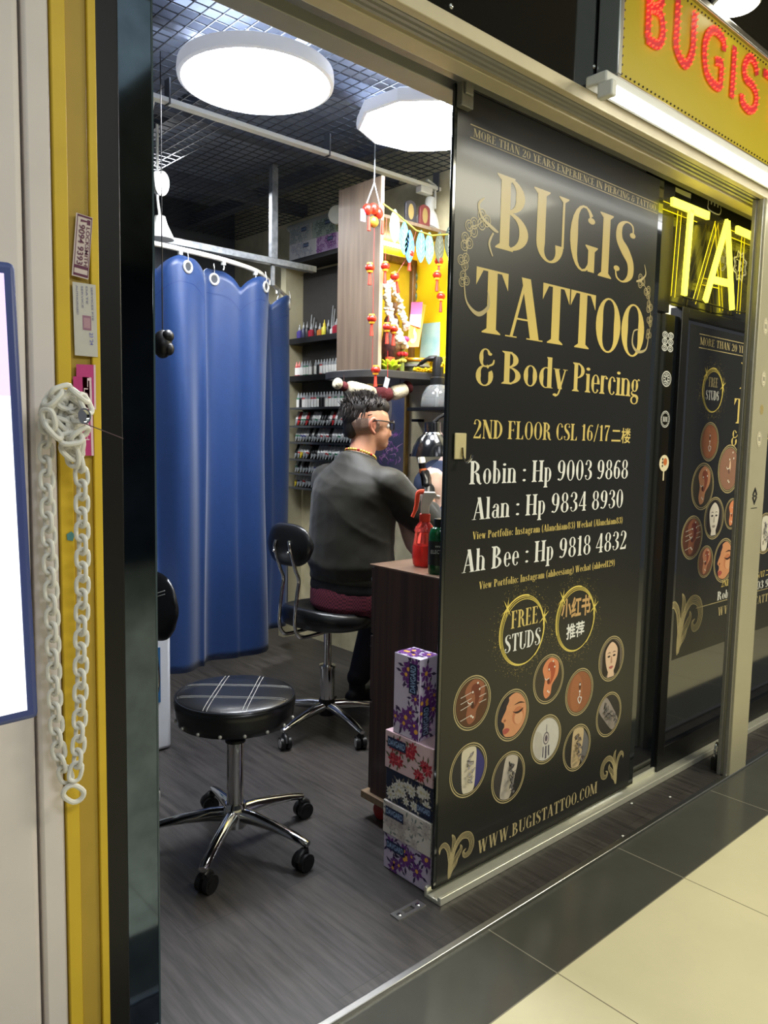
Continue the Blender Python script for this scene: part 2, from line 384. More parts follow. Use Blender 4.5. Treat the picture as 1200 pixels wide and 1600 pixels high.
')': (0.22, g_pa([(0.03, 1.08, 0.02), (0.14, 0.75, 0.08), (0.14, 0.15, 0.08), (0.03, -0.18, 0.02)])),
' ': (0.20, []),
}
class Flat:
    """flat artwork on a plane: o + u*a + v*b, lifted along n by layer*step"""
    def __init__(s, o, u, v, n, step=0.00035):
        s.o, s.u, s.v, s.n, s.st = Vector(o), Vector(u), Vector(v), Vector(n), step; s.c = 0
    def poly(s, mb, P, layer=1):
        s.c = (s.c+1) % 13
        mb.add([s.o+s.u*p[0]+s.v*p[1]+s.n*(layer*s.st+s.c*2.2e-5) for p in P], [tuple(range(len(P)))])
    def text(s, mb, t, x0, x1, y, h, layer=2, kern=0.0, wt=1.0):
        adv = sum(GL[c][0]+kern for c in t)-kern
        k = (x1-x0)/adv; x = x0
        for c in t:
            w, ps = GL[c]
            for p in ps:
                s.poly(mb, [(x+q[0]*k, y+q[1]*h) for q in p], layer)
            x += (w+kern)*k
    def ring(s, mb, cx, cy, r, t, layer=2, n=44, a0=0, a1=2*PI, ry=None):
        ry = ry or r
        for i in range(n):
            a = a0+(a1-a0)*i/n; b = a0+(a1-a0)*(i+1)/n
            s.poly(mb, [(cx+r*math.cos(a), cy+ry*math.sin(a)), (cx+r*math.cos(b), cy+ry*math.sin(b)), (cx+(r-t)*math.cos(b), cy+(ry-t)*math.sin(b)), (cx+(r-t)*math.cos(a), cy+(ry-t)*math.sin(a))], layer)
    def disc(s, mb, cx, cy, r, layer=1, n=40, ry=None):
        ry = ry or r
        s.poly(mb, [(cx+r*math.cos(2*PI*i/n), cy+ry*math.sin(2*PI*i/n)) for i in range(n)], layer)
    def stroke(s, mb, P, layer=2, n=7, close=False):
        for q in g_pa(P, n): s.poly(mb, q, layer)
def sans(txt, o, u, v, n, h, w, name, m, parent, bold=0.0, layer=0.0008):
    """built-in sans lettering turned into a flat mesh, fitted to w x h"""
    cu = bpy.data.curves.new('t', 'FONT'); cu.body = txt; cu.offset = bold; cu.resolution_u = 3
    ob = bpy.data.objects.new('t', cu); COL.objects.link(ob)
    dg = bpy.context.evaluated_depsgraph_get()
    me = bpy.data.meshes.new_from_object(ob.evaluated_get(dg))
    bpy.data.objects.remove(ob)
    mb = MB()
    vs = [p.co.copy() for p in me.vertices]
    if not vs: return None
    x0 = min(p.x for p in vs); x1 = max(p.x for p in vs); y0 = min(p.y for p in vs); y1 = max(p.y for p in vs)
    o, u, v, n = Vector(o), Vector(u), Vector(v), Vector(n)
    mb.add([o+u*((p.x-x0)/max(x1-x0, 1e-6)*w)+v*((p.y-y0)/max(y1-y0, 1e-6)*h)+n*layer for p in vs], [tuple(f.vertices) for f in me.polygons])
    bpy.data.meshes.remove(me)
    return mb.build(name, m, parent, smooth=0)
# ---------------------------------------------------------------- floor materials
def floor_mat(name, cols, bw, rh, off, loc, mortar, mcol, rough, grain, swap=False, spec=0.5):
    m = bpy.data.materials.new(name); m.use_nodes = True
    nt = m.node_tree; b = nt.nodes['Principled BSDF']
    g = nd(nt, 'ShaderNodeNewGeometry')
    mp = nd(nt, 'ShaderNodeMapping')
    mp.inputs['Location'].default_value = loc
    if swap: mp.inputs['Rotation'].default_value = (0, 0, PI/2)
    nt.links.new(g.outputs['Position'], mp.inputs['Vector'])
    br = nd(nt, 'ShaderNodeTexBrick'); br.offset = off
    br.inputs['Scale'].default_value = 1.0
    br.inputs['Brick Width'].default_value = bw; br.inputs['Row Height'].default_value = rh
    br.inputs['Mortar Size'].default_value = mortar; br.inputs['Mortar Smooth'].default_value = 0.2
    br.inputs['Color1'].default_value = lin(cols[0]); br.inputs['Color2'].default_value = lin(cols[1]); br.inputs['Mortar'].default_value = lin(mcol)
    nt.links.new(mp.outputs[0], br.inputs['Vector'])
    m2 = nd(nt, 'ShaderNodeMapping'); m2.inputs['Scale'].default_value = grain[:3]
    nt.links.new(g.outputs['Position'], m2.inputs['Vector'])
    no = nd(nt, 'ShaderNodeTexNoise'); no.inputs['Scale'].default_value = grain[3]; no.inputs['Detail'].default_value = 6; no.inputs['Roughness'].default_value = 0.65
    nt.links.new(m2.outputs[0], no.inputs['Vector'])
    rp = nd(nt, 'ShaderNodeValToRGB')
    rp.color_ramp.elements[0].position = 0.32; rp.color_ramp.elements[1].position = 0.72
    k0, k1 = grain[4], grain[5]
    rp.color_ramp.elements[0].color = (k0, k0, k0, 1); rp.color_ramp.elements[1].color = (k1, k1, k1, 1)
    nt.links.new(no.outputs['Fac'], rp.inputs['Fac'])
    mx = nd(nt, 'ShaderNodeMix', data_type='RGBA', blend_type='MULTIPLY'); mx.inputs[0].default_value = 1
    nt.links.new(br.outputs['Color'], mx.inputs[6]); nt.links.new(rp.outputs[0], mx.inputs[7])
    nt.links.new(mx.outputs[2], b.inputs['Base Color'])
    b.inputs['Roughness'].default_value = rough; b.inputs['Specular IOR Level'].default_value = spec
    bp = nd(nt, 'ShaderNodeBump'); bp.inputs['Strength'].default_value = 0.15; bp.inputs['Distance'].default_value = 0.002
    nt.links.new(no.outputs['Fac'], bp.inputs['Height']); nt.links.new(bp.outputs[0], b.inputs['Normal'])
    return m
M_wood = floor_mat('vinyl_planks', ((64, 60, 57), (54, 51, 50)), 1.15, 0.152, 0.37, (0.1, 0.05, 0), 0.0012, (40, 38, 36), 0.42, (20, 1.5, 1, 2.6, 0.45, 1.75), swap=True)
M_beige = floor_mat('beige_tile', ((226, 218, 180), (222, 214, 176)), 0.617, 0.61, 0.0, (-1.468, -0.985, 0), 0.0016, (120, 112, 90), 0.22, (1, 1, 1, 2.0, 0.94, 1.05))
M_black = floor_mat('black_tile', ((78, 78, 71), (73, 73, 68)), 0.617, 0.61, 0.0, (-1.468, -0.985, 0), 0.0016, (150, 146, 130), 0.16, (1, 1, 1, 2.5, 0.9, 1.1))
M_alu = mat('brushed_aluminium', (190, 190, 186), 0.3, 1.0, 0.05, 60, stretch=(1, 12, 12))
M_alud = mat('grey_aluminium', (150, 148, 138), 0.38, 0.6, 0.05, 60)
M_cream = mat('cream_aluminium', (208, 196, 165), 0.45, 0.1, 0.04, 20)
M_greyp = mat('grey_profile', (172, 170, 162), 0.45, 0.2, 0.04, 20)
M_blackgloss = mat('black_gloss_panel', (12, 14, 16), 0.07, 0, 0.0, coat=0.5)
M_blackfilm = mat('dark_film_glass', (14, 17, 21), 0.05, 0, 0.0, coat=1.0, spec=0.8)
M_blackm = mat('black_metal', (20, 20, 21), 0.4, 0.3, 0.0)
M_white = mat('white_paint', (220, 211, 207), 0.55, 0, 0.03, 8, bump=0.15, bdist=0.004)
M_yellow = mat('yellow_paint', (212, 178, 46), 0.5, 0, 0.05, 10, bump=0.12, bdist=0.003)
M_yellow_shade = mat('shaded_yellow_paint', (176, 146, 52), 0.5, 0, 0.05, 10, bump=0.12, bdist=0.003)  # the same yellow paint, darkened for the shade in the recessed band
M_plast = mat('white_plastic', (228, 228, 222), 0.4, 0, 0.02)
M_chrome = mat('chrome', (215, 215, 215), 0.08, 1.0, 0.0)
M_blackpl = mat('black_plastic', (18, 18, 19), 0.38, 0, 0.0)
M_wallp = mat('marbled_wallpaper', (222, 212, 176), 0.6, 0, scale=9, col2=(186, 177, 140), detail=9, bump=0.1)
M_dark = mat('dark_grey_wall', (78, 82, 88), 0.8, 0, 0.15, 6)  # dark grey, tone varies at random

# ---------------------------------------------------------------- floors
struct(MB().add([(-3, 1.215, 0), (7, 1.215, 0), (7, 5.2, 0), (-3, 5.2, 0)], [(0, 1, 2, 3)]).build('floor', M_wood))
struct(MB().add([(-3, .985, -.004), (7, .985, -.004), (7, 1.2, -.004), (-3, 1.2, -.004)], [(0, 1, 2, 3)]).build('floor_border', M_black))
struct(MB().add([(-3, -5, -.004), (7, -5, -.004), (7, .985, -.004), (-3, .985, -.004)], [(0, 1, 2, 3)]).build('floor_corridor', M_beige))
struct(MB().box(0.56, 1.198, -.01, 6, 1.218, .006).build('trim_1', M_alu, bevel=.003))
b = MB().box(1.437, 1.340, 0, 6, 1.352, .022).box(1.437, 1.352, 0, 6, 1.392, .012).box(1.437, 1.392, 0, 6, 1.402, .030)
struct(b.build('trim_2', mat('pale_track', (226, 224, 206), .3, .55, .03, 40), bevel=.002))
# ---------------------------------------------------------------- walls, ceilings
struct(MB().box(2.82, 1.5, 0, 2.92, 5.2, 2.9).build('wall_right', M_wallp))
struct(MB().box(-3, 4.7, 0, 2.82, 4.8, 2.9).build('wall_back', M_dark))
struct(MB().box(-0.8, 1.45, 0, -0.7, 4.7, 2.9).build('wall_left', M_dark))
struct(MB().box(-0.8, 1.45, 2.74, 2.92, 4.8, 2.84).build('ceiling', mat('dark_ceiling', (136, 144, 160), 0.8, 0, 0.15, 5)))
# wire mesh grid hung under the dark ceiling
M_wire = mat('grey_wire', (60, 63, 68), 0.5, 0.2, 0.1, 10)
mb = MB()
for i in range(66):
    x = -0.4+i*0.05
    mb.box(x-.0016, 1.52, 2.545, x+.0016, 4.65, 2.5482)
for j in range(63):
    y = 1.54+j*0.05
    mb.box(-0.6, y-.0016, 2.5482, 2.81, y+.0016, 2.5514)
struct(mb.build('ceiling_wire_mesh', M_wire, smooth=0))
mb = MB()
for y in (1.62, 2.45, 3.1, 3.9):
    mb.box(-0.7, y-.03, 2.56, 2.82, y+.03, 2.62)
for x in (0.5, 1.62, 2.5):
    mb.box(x-.03, 1.5, 2.58, x+.03, 4.7, 2.64)
struct(mb.build('ceiling_beams', mat('beam_paint', (84, 88, 98), 0.6, 0.1, 0.15, 8)))
# facade beam: extruded aluminium profiles above the sliding doors
def run(name, m, y0, y1, z0, z1, x0=-0.6, x1=6.0, bev=.002):
    return struct(MB().box(x0, y0, z0, x1, y1, z1).build(name, m, bevel=bev))
run('lintel_inner', M_greyp, 1.405, 1.47, 2.118, 2.30)
run('lintel_slot', M_blackm, 1.366, 1.405, 2.150, 2.30)
run('lintel_track_cover', M_alud, 1.334, 1.366, 2.118, 2.30)
run('lintel_cream', M_cream, 1.285, 1.334, 2.112, 2.30)
mb = MB()
for i in range(7):
    y = 1.222+i*.009
    mb.box(-0.6, y, 2.122-(i % 2)*.006, 6.0, y+.009, 2.30)
struct(mb.build('lintel_grooved', M_greyp))
run('lintel_trim', M_cream, 1.198, 1.220, 2.110, 2.142)
struct(MB().box(-1.2, 1.205, 2.142, 6, 1.24, 2.78).build('wall_fascia', M_blackgloss))
struct(MB().box(-0.8, 1.24, 2.30, 6, 1.47, 2.78).build('wall_over_lintel', M_dark))
# corridor ceiling and the opposite side of the corridor
struct(MB().box(1.5, -4.2, 2.78, 7, 1.24, 2.86).build('ceiling_corridor', mat('corridor_ceiling', (112, 108, 102), 0.7, 0, 0.03, 4)))
struct(MB().box(-4, -4.2, 2.80, 1.5, 1.24, 2.88).build('ceiling_bulkhead', mat('pale_ceiling', (206, 212, 208), 0.7, 0, 0.03, 4)))
struct(MB().box(-.9, -1.5, 2.76, 1.5, 1.0, 2.80).build('ceiling_fill_slab', mat('fill_slab_glow', (218, 228, 230), .5, 0, .12, 3, emit=(206, 224, 230), es=.62)))  # unseen glowing slab added for the pale reflection in the dark door leaf
struct(MB().box(-4, -4.3, 0, 7, -4.2, 2.86).build('wall_opposite', mat('opposite_shopfront', (44, 50, 62), 0.6, 0, 0.2, 1.2)))
# left pillar
mb = MB().box(-1.2, 1.30, 0, 0.405, 1.5, 2.78)
struct(mb.build('wall_pillar', M_white, bevel=.012, seg=3))
struct(MB().box(0.4095, 1.303, 0, 0.4497, 1.5, 2.78).build('trim_3', M_white, bevel=.006))
mb = MB().box(0.4505, 1.300, 0, 0.4735, 1.5, 2.78).mi(1).box(0.4735, 1.306, 0, 0.508, 1.5, 2.78).mi(0).box(0.508, 1.3005, 0, 0.5225, 1.5, 2.78)
struct(mb.build('trim_4', [M_yellow, M_yellow_shade], bevel=.002))
# dark jamb behind the yellow strip
struct(MB().box(0.5226, 1.335, 0, 0.575, 1.45, 2.118).build('trim_5', M_blackm, bevel=.003))
struct(MB().box(-0.75, 1.455, 0, 0.5226, 1.50, 2.74).build('wall_front', M_dark))
# right-hand closed bay: mullions, transom, glass
run('trim_6', M_blackm, 1.384, 1.43, 0.012, 1.735, 2.655, 2.705)
run('trim_11', M_blackm, 1.384, 1.43, 1.70, 2.15, 2.40, 2.56)
struct(MB().box(2.56, 1.40, 1.735, 2.705, 1.408, 2.15).build('window_4', mat('dim_top_glass', (34, 34, 30), 0.12, 0, 0, spec=.35)))
run('trim_7', M_blackm, 1.385, 1.43, 1.70, 1.735, 2.705, 5.0)
run('trim_8', M_blackm, 1.385, 1.43, 0.012, 0.10, 2.705, 5.0)
struct(MB().box(2.705, 1.398, 0.10, 5.0, 1.408, 1.70).build('window_1', M_blackfilm))
struct(MB().box(2.705, 1.398, 1.735, 5.0, 1.408, 2.15).build('window_2', mat('dim_top_glass', (34, 34, 30), 0.12, 0, 0, spec=.35)))
struct(MB().box(2.40, 1.398, 0.03, 2.655, 1.408, 1.70).build('window_3', M_blackfilm))
# pillar between the two bays
mb = MB().box(2.858, 1.20, 0.0, 3.0, 1.248, 2.112).mi(1).box(2.848, 1.207, 0, 2.858, 1.222, 2.112).box(2.848, 1.232, 0, 2.858, 1.246, 2.112)
struct(mb.build('trim_9', [mat('pillar_metal', (178, 172, 146), 0.42, 0.25, 0.04, 8), M_alud], bevel=.002))

# ---------------------------------------------------------------- sliding glass doors
t = thing('sliding_glass_door', 'clear-edged sliding glass door carrying the large black and gold poster', 'door', (1.95, 1.377, .03))
MB().box(1.442, 1.3725, .03, 2.462, 1.3815, 2.118).build('glass_pane', mat('green_edge_glass', (16, 22, 22), 0.06, 0, 0.0, coat=1), t, bevel=.001)
MB().box(1.446, 1.352, 2.062, 1.488, 1.3718, 2.134).box(1.452, 1.345, 2.09, 1.480, 1.352, 2.125).build('roller_bracket', M_alud, t, bevel=.002)
t = thing('sliding_glass_door', 'narrow stacked dark glass door leaf beside the yellow strip at the left of the entrance', 'door', (.62, 1.40, 0))
MB().box(.565, 1.372, .012, .651, 1.380, 2.118).build('glass_pane', mat('dark_mirror_glass', (84, 96, 112), 0.07, 1.0, 0.25, 14), t, bevel=.001)
MB().box(.590, 1.392, .012, .663, 1.400, 2.118).build('rear_pane', M_blackfilm, t, bevel=.001)
MB().box(.651, 1.3722, .012, .6545, 1.3802, 2.118).build('edge_strip', mat('glass_edge', (60, 74, 80), 0.2, 0, 0), t)
MB().box(.590, 1.365, .0, .651, 1.3718, .06).build('bottom_clamp', M_alu, t, bevel=.002)

# ---------------------------------------------------------------- lit sign above the right-hand bay
SY = 1.15
sg = thing('shop_sign', 'yellow lightbox sign with red light-dotted letters above the dark fascia', 'sign', (2.9, SY+.02, 2.16))
x0s = 1.785
sm = mat('yellow_sign_face', (196, 176, 40), 0.35, 0, 0.04, 3, emit=(200, 175, 20), es=0.10)
MB().box(x0s+.02, SY, 2.172, 5.2, 1.20, 2.49).build('face_panel', sm, sg)
mb = MB().box(x0s, SY-.012, 2.152, 5.22, 1.203, 2.172).box(x0s, SY-.012, 2.49, 5.22, 1.203, 2.512).box(x0s, SY-.012, 2.172, x0s+.02, 1.203, 2.49)
mb.build('frame', M_alu, sg, bevel=.004)
def px2(x, y): p = at(x, y, 1, SY-.004); return (p.x, p.z)
def led_letter(paths, wid):
    mb = MB(); fl = Flat((0, SY-.004, 0), (1, 0, 0), (0, 0, 1), (0, -1, 0), .0004)
    leds = []
    for P in paths:
        Q = [px2(*p) for p in P]
        st_ = [(q[0], q[1], wid) for q in Q]
        fl.stroke(mb, st_, 1, 6)
        C = crv([(q[0], q[1], 0) for q in Q], 12)
        acc = 0; side = 1
        for a, b_ in zip(C, C[1:]):
            d = b_-a; acc += d.length
            if acc > .0145 and d.length > 1e-6:
                acc = 0
                n_ = Vector((-d.y, d.x, 0)).normalized()
                for s_ in (-1, 1):
                    p = b_+n_*s_*wid*.36
                    leds.append((p.x, SY-.004, p.y))
    return mb, leds
LEDM = mat('red_led', (255, 60, 40), 0.3, emit=(255, 50, 30), es=5.0)
RINK = mat('dull_red_letter', (176, 40, 52), 0.45, var=0.05, emit=(220, 30, 40), es=0.25)
letters = [
    ([[(1014, -45), (1014, 10), (1012, 61)], [(1014, -45), (1034, -22), (1032, 8), (1016, 12)], [(1016, 12), (1032, 22), (1036, 52), (1028, 70), (1010, 60)]], .026),
    ([[(1060, -2), (1058, 40), (1057, 76), (1071, 101), (1082, 80), (1084, 48), (1086, 20)]], .027),
    ([[(1131, 80), (1130, 62), (1114, 47), (1102, 66), (1102, 104), (1110, 126), (1124, 136), (1127, 116), (1127, 99), (1118, 95)]], .026),
    ([[(1193, 112), (1228, 140)], [(1210, 126), (1205, 205)]], .026),
    ([[(1148, 72), (1146, 110), (1143, 153)]], .028),
    ([[(1183, 118), (1180, 100), (1171, 90), (1163, 104), (1165, 122), (1176, 134), (1182, 150), (1179, 168), (1170, 172), (1160, 160), (1159, 146)]], .026),
]
for pt, w_ in letters:
    mb, leds = led_letter(pt, w_)
    lt = mb.build('letter', RINK, sg, smooth=0)
    mb = MB()
    for p in leds: mb.ell((p[0], p[1]-.003, p[2]), (.0022, .005, .0022), n=6, m=4)
    mb.build('led_bulbs', LEDM, lt)
mb = MB()
for i in range(60):
    x = x0s+.035+i*.021
    mb.ell((x, SY-.001, 2.186), (.003, .003, .003), n=6, m=4)
for i in range(1, 14):
    mb.ell((x0s+.035, SY-.001, 2.186+i*.022), (.003, .003, .003), n=6, m=4)
for i in range(60):
    mb.ell((x0s+.035+i*.021, SY-.001, 2.478), (.003, .003, .003), n=6, m=4)
o = mb.build('unlit_border_bulbs', mat('unlit_bulb', (70, 62, 40), 0.3, var=0), sg); o['kind'] = 'stuff'

t = thing('fluorescent_batten', 'long white fluorescent tube fitting glowing under the yellow sign', 'light', (2.5, 1.12, 2.09))
MB().box(1.700, 1.115, 2.122, 3.1, 1.175, 2.150).build('housing', M_plast, t, bevel=.005)
MB().cyl((1.722, 1.118, 2.104), (3.08, 1.118, 2.104), .0125).build('tube', mat('tube_glow', (255, 255, 255), 0.4, var=0, emit=(250, 252, 255), es=TUBE), t)
MB().box(1.700, 1.098, 2.086, 1.722, 1.140, 2.124).build('end_cap', M_plast, t, bevel=.004)
p = at(1150, 8, 2, 2.56)
t = thing('downlight', 'white cylinder downlight glowing in front of the yellow sign at the top right corner', 'light', (p.x, p.y, 2.56))
MB().lathe([(.066, 0), (.070, .004), (.070, .22)], p).build('housing', M_plast, t)
MB().lathe([(.0, -.005), (.060, -.005), (.064, -.001)], p).build('lens', mat('downlight_glow', (255, 255, 255), 0.4, var=0, emit=(255, 248, 225), es=12), t)
# bolts on the dark fascia
for q in ((928, 104), (705, 10)):
    p = at(q[0], q[1], 1, 1.205)
    tag(MB().ell(p, (.006, .004, .006)).build('screw', M_chrome), 'shiny dome screw head on the black fascia %s' % ('near the yellow sign' if q[0] > 800 else 'far left of the yellow sign'), 'screw')
# ---------------------------------------------------------------- posters
M_poster = mat('black_poster_film', (30, 30, 28), 0.34, var=0.04, scale=4, coat=0.12)
def gold_mat(name, c0, c1, z0, z1):
    m = bpy.data.materials.new(name); m.use_nodes = True; nt = m.node_tree; b = nt.nodes['Principled BSDF']
    g = nd(nt, 'ShaderNodeNewGeometry'); sp = nd(nt, 'ShaderNodeSeparateXYZ'); mr = nd(nt, 'ShaderNodeMapRange')
    nt.links.new(g.outputs['Position'], sp.inputs[0]); nt.links.new(sp.outputs['Z'], mr.inputs['Value'])
    mr.inputs['From Min'].default_value = z0; mr.inputs['From Max'].default_value = z1
    rp = nd(nt, 'ShaderNodeValToRGB'); rp.color_ramp.elements[0].color = lin(c0); rp.color_ramp.elements[1].color = lin(c1)
    nt.links.new(mr.outputs[0], rp.inputs[0]); nt.links.new(rp.outputs[0], b.inputs['Base Color'])
    b.inputs['Roughness'].default_value = 0.35
    return m
M_gold = gold_mat('gold_ink_title', (226, 200, 112), (176, 156, 104), 1.55, 1.95)
M_goldp = mat('gold_ink', (222, 198, 118), 0.35, var=0.05, scale=8)
M_goldd = mat('pale_gold_ink', (188, 172, 126), 0.35, var=0.05, scale=8)
M_goldy = mat('bright_gold_ink', (236, 214, 110), 0.35, var=0.05, scale=8)
M_ink = mat('white_ink', (240, 240, 236), 0.4, var=0.0)

def lobe(fl, mb, P, wd, n=5, w=.014):
    """engraved leaf lobe: thin lines swelling apart between root and tip"""
    C = crv([(p[0], p[1], 0) for p in P], 6); m = len(C)
    N = []
    for i in range(m):
        d = C[min(i+1, m-1)]-C[max(i-1, 0)]; N.append(Vector((-d.y, d.x, 0)).normalized())
    for k in range(n):
        f = -1+2*k/(n-1); Q = []
        for i in range(0, m, 2):
            t = i/(m-1); q = C[i]+N[i]*(f*wd*math.sin(PI*min(1, t*1.02))**.8); Q.append((q.x, q.y, w*(1.5 if abs(f) == 1 else 1)*(1-.5*t)))
        fl.stroke(mb, Q, 2+(k % 3)*.3, 3)
def acanthus(fl, mb, ox, oz, s, flip=1):
    """scrolled acanthus leaf ornament"""
    def T(P): return [(ox+flip*x*s, oz+y*s) for x, y in P]
    big = [(.10, .05), (.14, .40), (.28, .78), (.52, .98), (.80, .92), (.92, .68), (.84, .46), (.66, .42), (.60, .54), (.70, .60)]
    lobe(fl, mb, T(big), .085*s, 6, .018*s)
    lobe(fl, mb, T([(.08, .05), (.08, .45), (.02, .80), (-.14, .98), (-.28, .92), (-.30, .78)]), .06*s, 5, .018*s)
    lobe(fl, mb, T([(.10, .05), (.16, .45), (.22, .75), (.22, 1.02), (.14, 1.16)]), .07*s, 5, .018*s)
    lobe(fl, mb, T([(.11, .05), (.20, .30), (.36, .50), (.50, .66), (.48, .78)]), .07*s, 5, .018*s)
    lobe(fl, mb, T([(.10, .02), (.16, .20), (.30, .32), (.40, .46)]), .05*s, 4, .018*s)
    lobe(fl, mb, T([(.06, .0), (.08, .25), (.10, .5), (.12, .7)]), .05*s, 5, .018*s)
def filigree(fl, mb, P, r):
    """trailing flower heads drawn in outline along points"""
    for i, (x, z) in enumerate(P):
        rr = r*(1-.06*i)
        for a in (0, 2.1, 4.2):
            c = (x+rr*.5*math.cos(a+i), z+rr*.5*math.sin(a+i))
            fl.ring(mb, c[0], c[1], rr*.62, rr*.10, 2, 12)
            fl.ring(mb, c[0], c[1], rr*.34, rr*.08, 2, 8)
    for a, b_ in zip(P, P[1:]):
        fl.stroke(mb, [(a[0], a[1], .003), ((a[0]+b_[0])/2+.006, (a[1]+b_[1])/2, .002), (b_[0], b_[1], .003)], 2)

SKIN, SKD, SKL, REDD = (214, 150, 108), (150, 88, 58), (236, 190, 160), (168, 74, 56)
def blob(c, P): return (c, P)
def el(cx, cy, rx, ry, n=22, rot=0):
    return [(cx+rx*math.cos(2*PI*i/n)*math.cos(rot)-ry*math.sin(2*PI*i/n)*math.sin(rot), cy+rx*math.cos(2*PI*i/n)*math.sin(rot)+ry*math.sin(2*PI*i/n)*math.cos(rot)) for i in range(n)]
def ln(pts, w): return [[(p[0], p[1]) for p in q] for q in g_pa([(x, y, w) for x, y in pts], 5)]
def sm_(P): return [(p.x, p.y) for p in crv([(x, y, 0) for x, y in P], 6, True)]
EAR = sm_([(-.1, .85), (.25, .92), (.5, .6), (.48, .1), (.2, -.3), (.12, -.7), (-.12, -.82), (-.25, -.5), (-.2, 0), (-.32, .5)])
EARI_ = sm_([(-.02, .68), (.22, .72), (.34, .45), (.28, .05), (.08, -.25), (-.05, -.1), (.1, .2), (-.05, .4)])
EAR = [(x*1.45, y*1.06) for x, y in EAR]; EARI = [(x*1.45, y*1.06) for x, y in EARI_]
def pic_ear(bg, skin, inner, flip=1, lines=False):
    f = lambda P: [(x*flip, y) for x, y in P]
    L = [(bg, el(0, 0, .99, .99, 40)), (skin, f(EAR)), (inner, f(EARI)), (skin, f(el(.08, .12, .07, .28))), (tuple(int(v*.6) for v in inner), f(el(0, -.1, .1, .14)))]
    for x, y in ((.3, .78), (.42, .5), (-.05, -.55), (.05, -.62), (.0, .45)):
        L.append(((240, 236, 226), f(el(x, y, .05, .05, 8))))
    for q in ln([(-.3, .1), (-.2, .0), (0, .05)], .04): L.append(((240, 236, 226), f(q)))
    if lines:
        for y in (.35, .1, -.15, -.6):
            for q in ln([(-.75, y), (-.1, y+.12)], .025): L.append(((230, 224, 214), q))
        for y in (.55, .2, -.05):
            for q in ln([(.35, y), (.78, y+.06)], .025): L.append(((230, 224, 214), q))
    return L
def pic_belly():
    L = [((150, 92, 60), el(0, 0, .99, .99, 40)), ((166, 104, 68), el(-.25, 0, .5, .9)), ((92, 50, 34), el(.02, .28, .09, .2)), ((236, 236, 236), el(.02, .36, .05, .06, 10)), ((236, 236, 236), el(.02, .02, .06, .07, 10)), ((236, 236, 236), el(.02, -.12, .03, .05, 8))]
    for q in ln([(.02, -.2), (-.12, -.32), (.02, -.56), (.16, -.32), (.02, -.26)], .05): L.append(((240, 240, 240), q))
    return L
def pic_face():
    return [((26, 26, 40), el(0, 0, .99, .99, 40)), (SKIN, sm_([(-.3, .8), (.3, .95), (.85, .5), (.97, -.1), (.75, -.6), (.2, -.95), (-.35, -.9), (-.55, -.75), (-.62, -.55), (-.52, -.42), (-.55, -.25), (-.72, -.12), (-.6, .1), (-.42, .35)])),
            ((196, 122, 84), el(.4, -.1, .4, .4)), ((222, 164, 124), el(.45, -.2, .3, .3)), ((60, 34, 28), sm_([(.1, .42), (.5, .5), (.85, .38), (.5, .43)])), ((50, 30, 30), sm_([(.0, .16), (.3, .0), (.62, .04), (.75, .18), (.45, .1), (.2, .1)])),
            ((176, 84, 76), sm_([(-.6, -.55), (-.35, -.5), (-.15, -.62), (-.35, -.75), (-.55, -.72)])), ((160, 96, 66), el(-.5, -.14, .08, .06)), ((40, 30, 40), sm_([(-.7, .5), (-.4, .9), (-.25, .7), (-.5, .4)]))]
def pic_woman(gray=False):
    s_ = (222, 214, 206) if gray else (228, 194, 166)
    return [((108, 98, 90) if not gray else (70, 66, 64), el(0, 0, .99, .99, 40)), ((34, 24, 22), sm_([(-.66, -.95), (-.8, -.2), (-.68, .55), (0, .97), (.68, .55), (.8, -.2), (.66, -.95), (0, -.6)])), (s_, sm_([(-.5, .5), (0, .85), (.5, .5), (.52, 0), (.35, -.5), (.1, -.8), (-.1, -.8), (-.35, -.5), (-.52, 0)])), (s_, [(-.25, -.6), (.25, -.6), (.3, -.93), (-.3, -.93)]),
            ((36, 26, 26), el(-.24, .14, .13, .05)), ((36, 26, 26), el(.24, .14, .13, .05)), ((60, 40, 34), sm_([(-.4, .3), (-.2, .36), (-.08, .28), (-.2, .32)])), ((60, 40, 34), sm_([(.08, .28), (.2, .36), (.4, .3), (.2, .32)])),
            ((190, 150, 126) if not gray else (176, 168, 160), sm_([(-.08, -.18), (0, -.23), (.08, -.18), (.03, .1), (-.03, .1)])), ((176, 96, 92) if not gray else (150, 140, 134), sm_([(-.2, -.42), (0, -.37), (.2, -.42), (0, -.52)]))]
def pic_arm(bg, skin, tilt=0.0, ink=(60, 58, 60), side=None, n=14, seed=1):
    rr = random.Random(seed)
    c, s_ = math.cos(tilt), math.sin(tilt)
    f = lambda P: [(x*c-y*s_, x*s_+y*c) for x, y in P]
    L = [(bg, el(0, 0, .99, .99, 40))]
    if side: L.append((side, sm_([(.45, .8), (.95, .2), (.9, -.4), (.45, -.85), (.38, 0)])))
    L.append((skin, f(sm_([(-.38, .95), (.38, .95), (.44, 0), (.30, -.95), (-.30, -.95), (-.44, 0)]))))
    for i in range(n):
        y = .6-1.15*i/n+rr.uniform(-.05, .05); x = rr.uniform(-.16, .16)
        P = [(x+rr.uniform(-.18, .18), y+rr.uniform(-.16, .16)) for _ in range(4)]
        for q in ln(P, rr.uniform(.02, .05)): L.append((ink, f(q)))
        L.append((tuple(min(255, v+60) for v in ink), f(el(x, y, .08, .06, 10))))
    return L
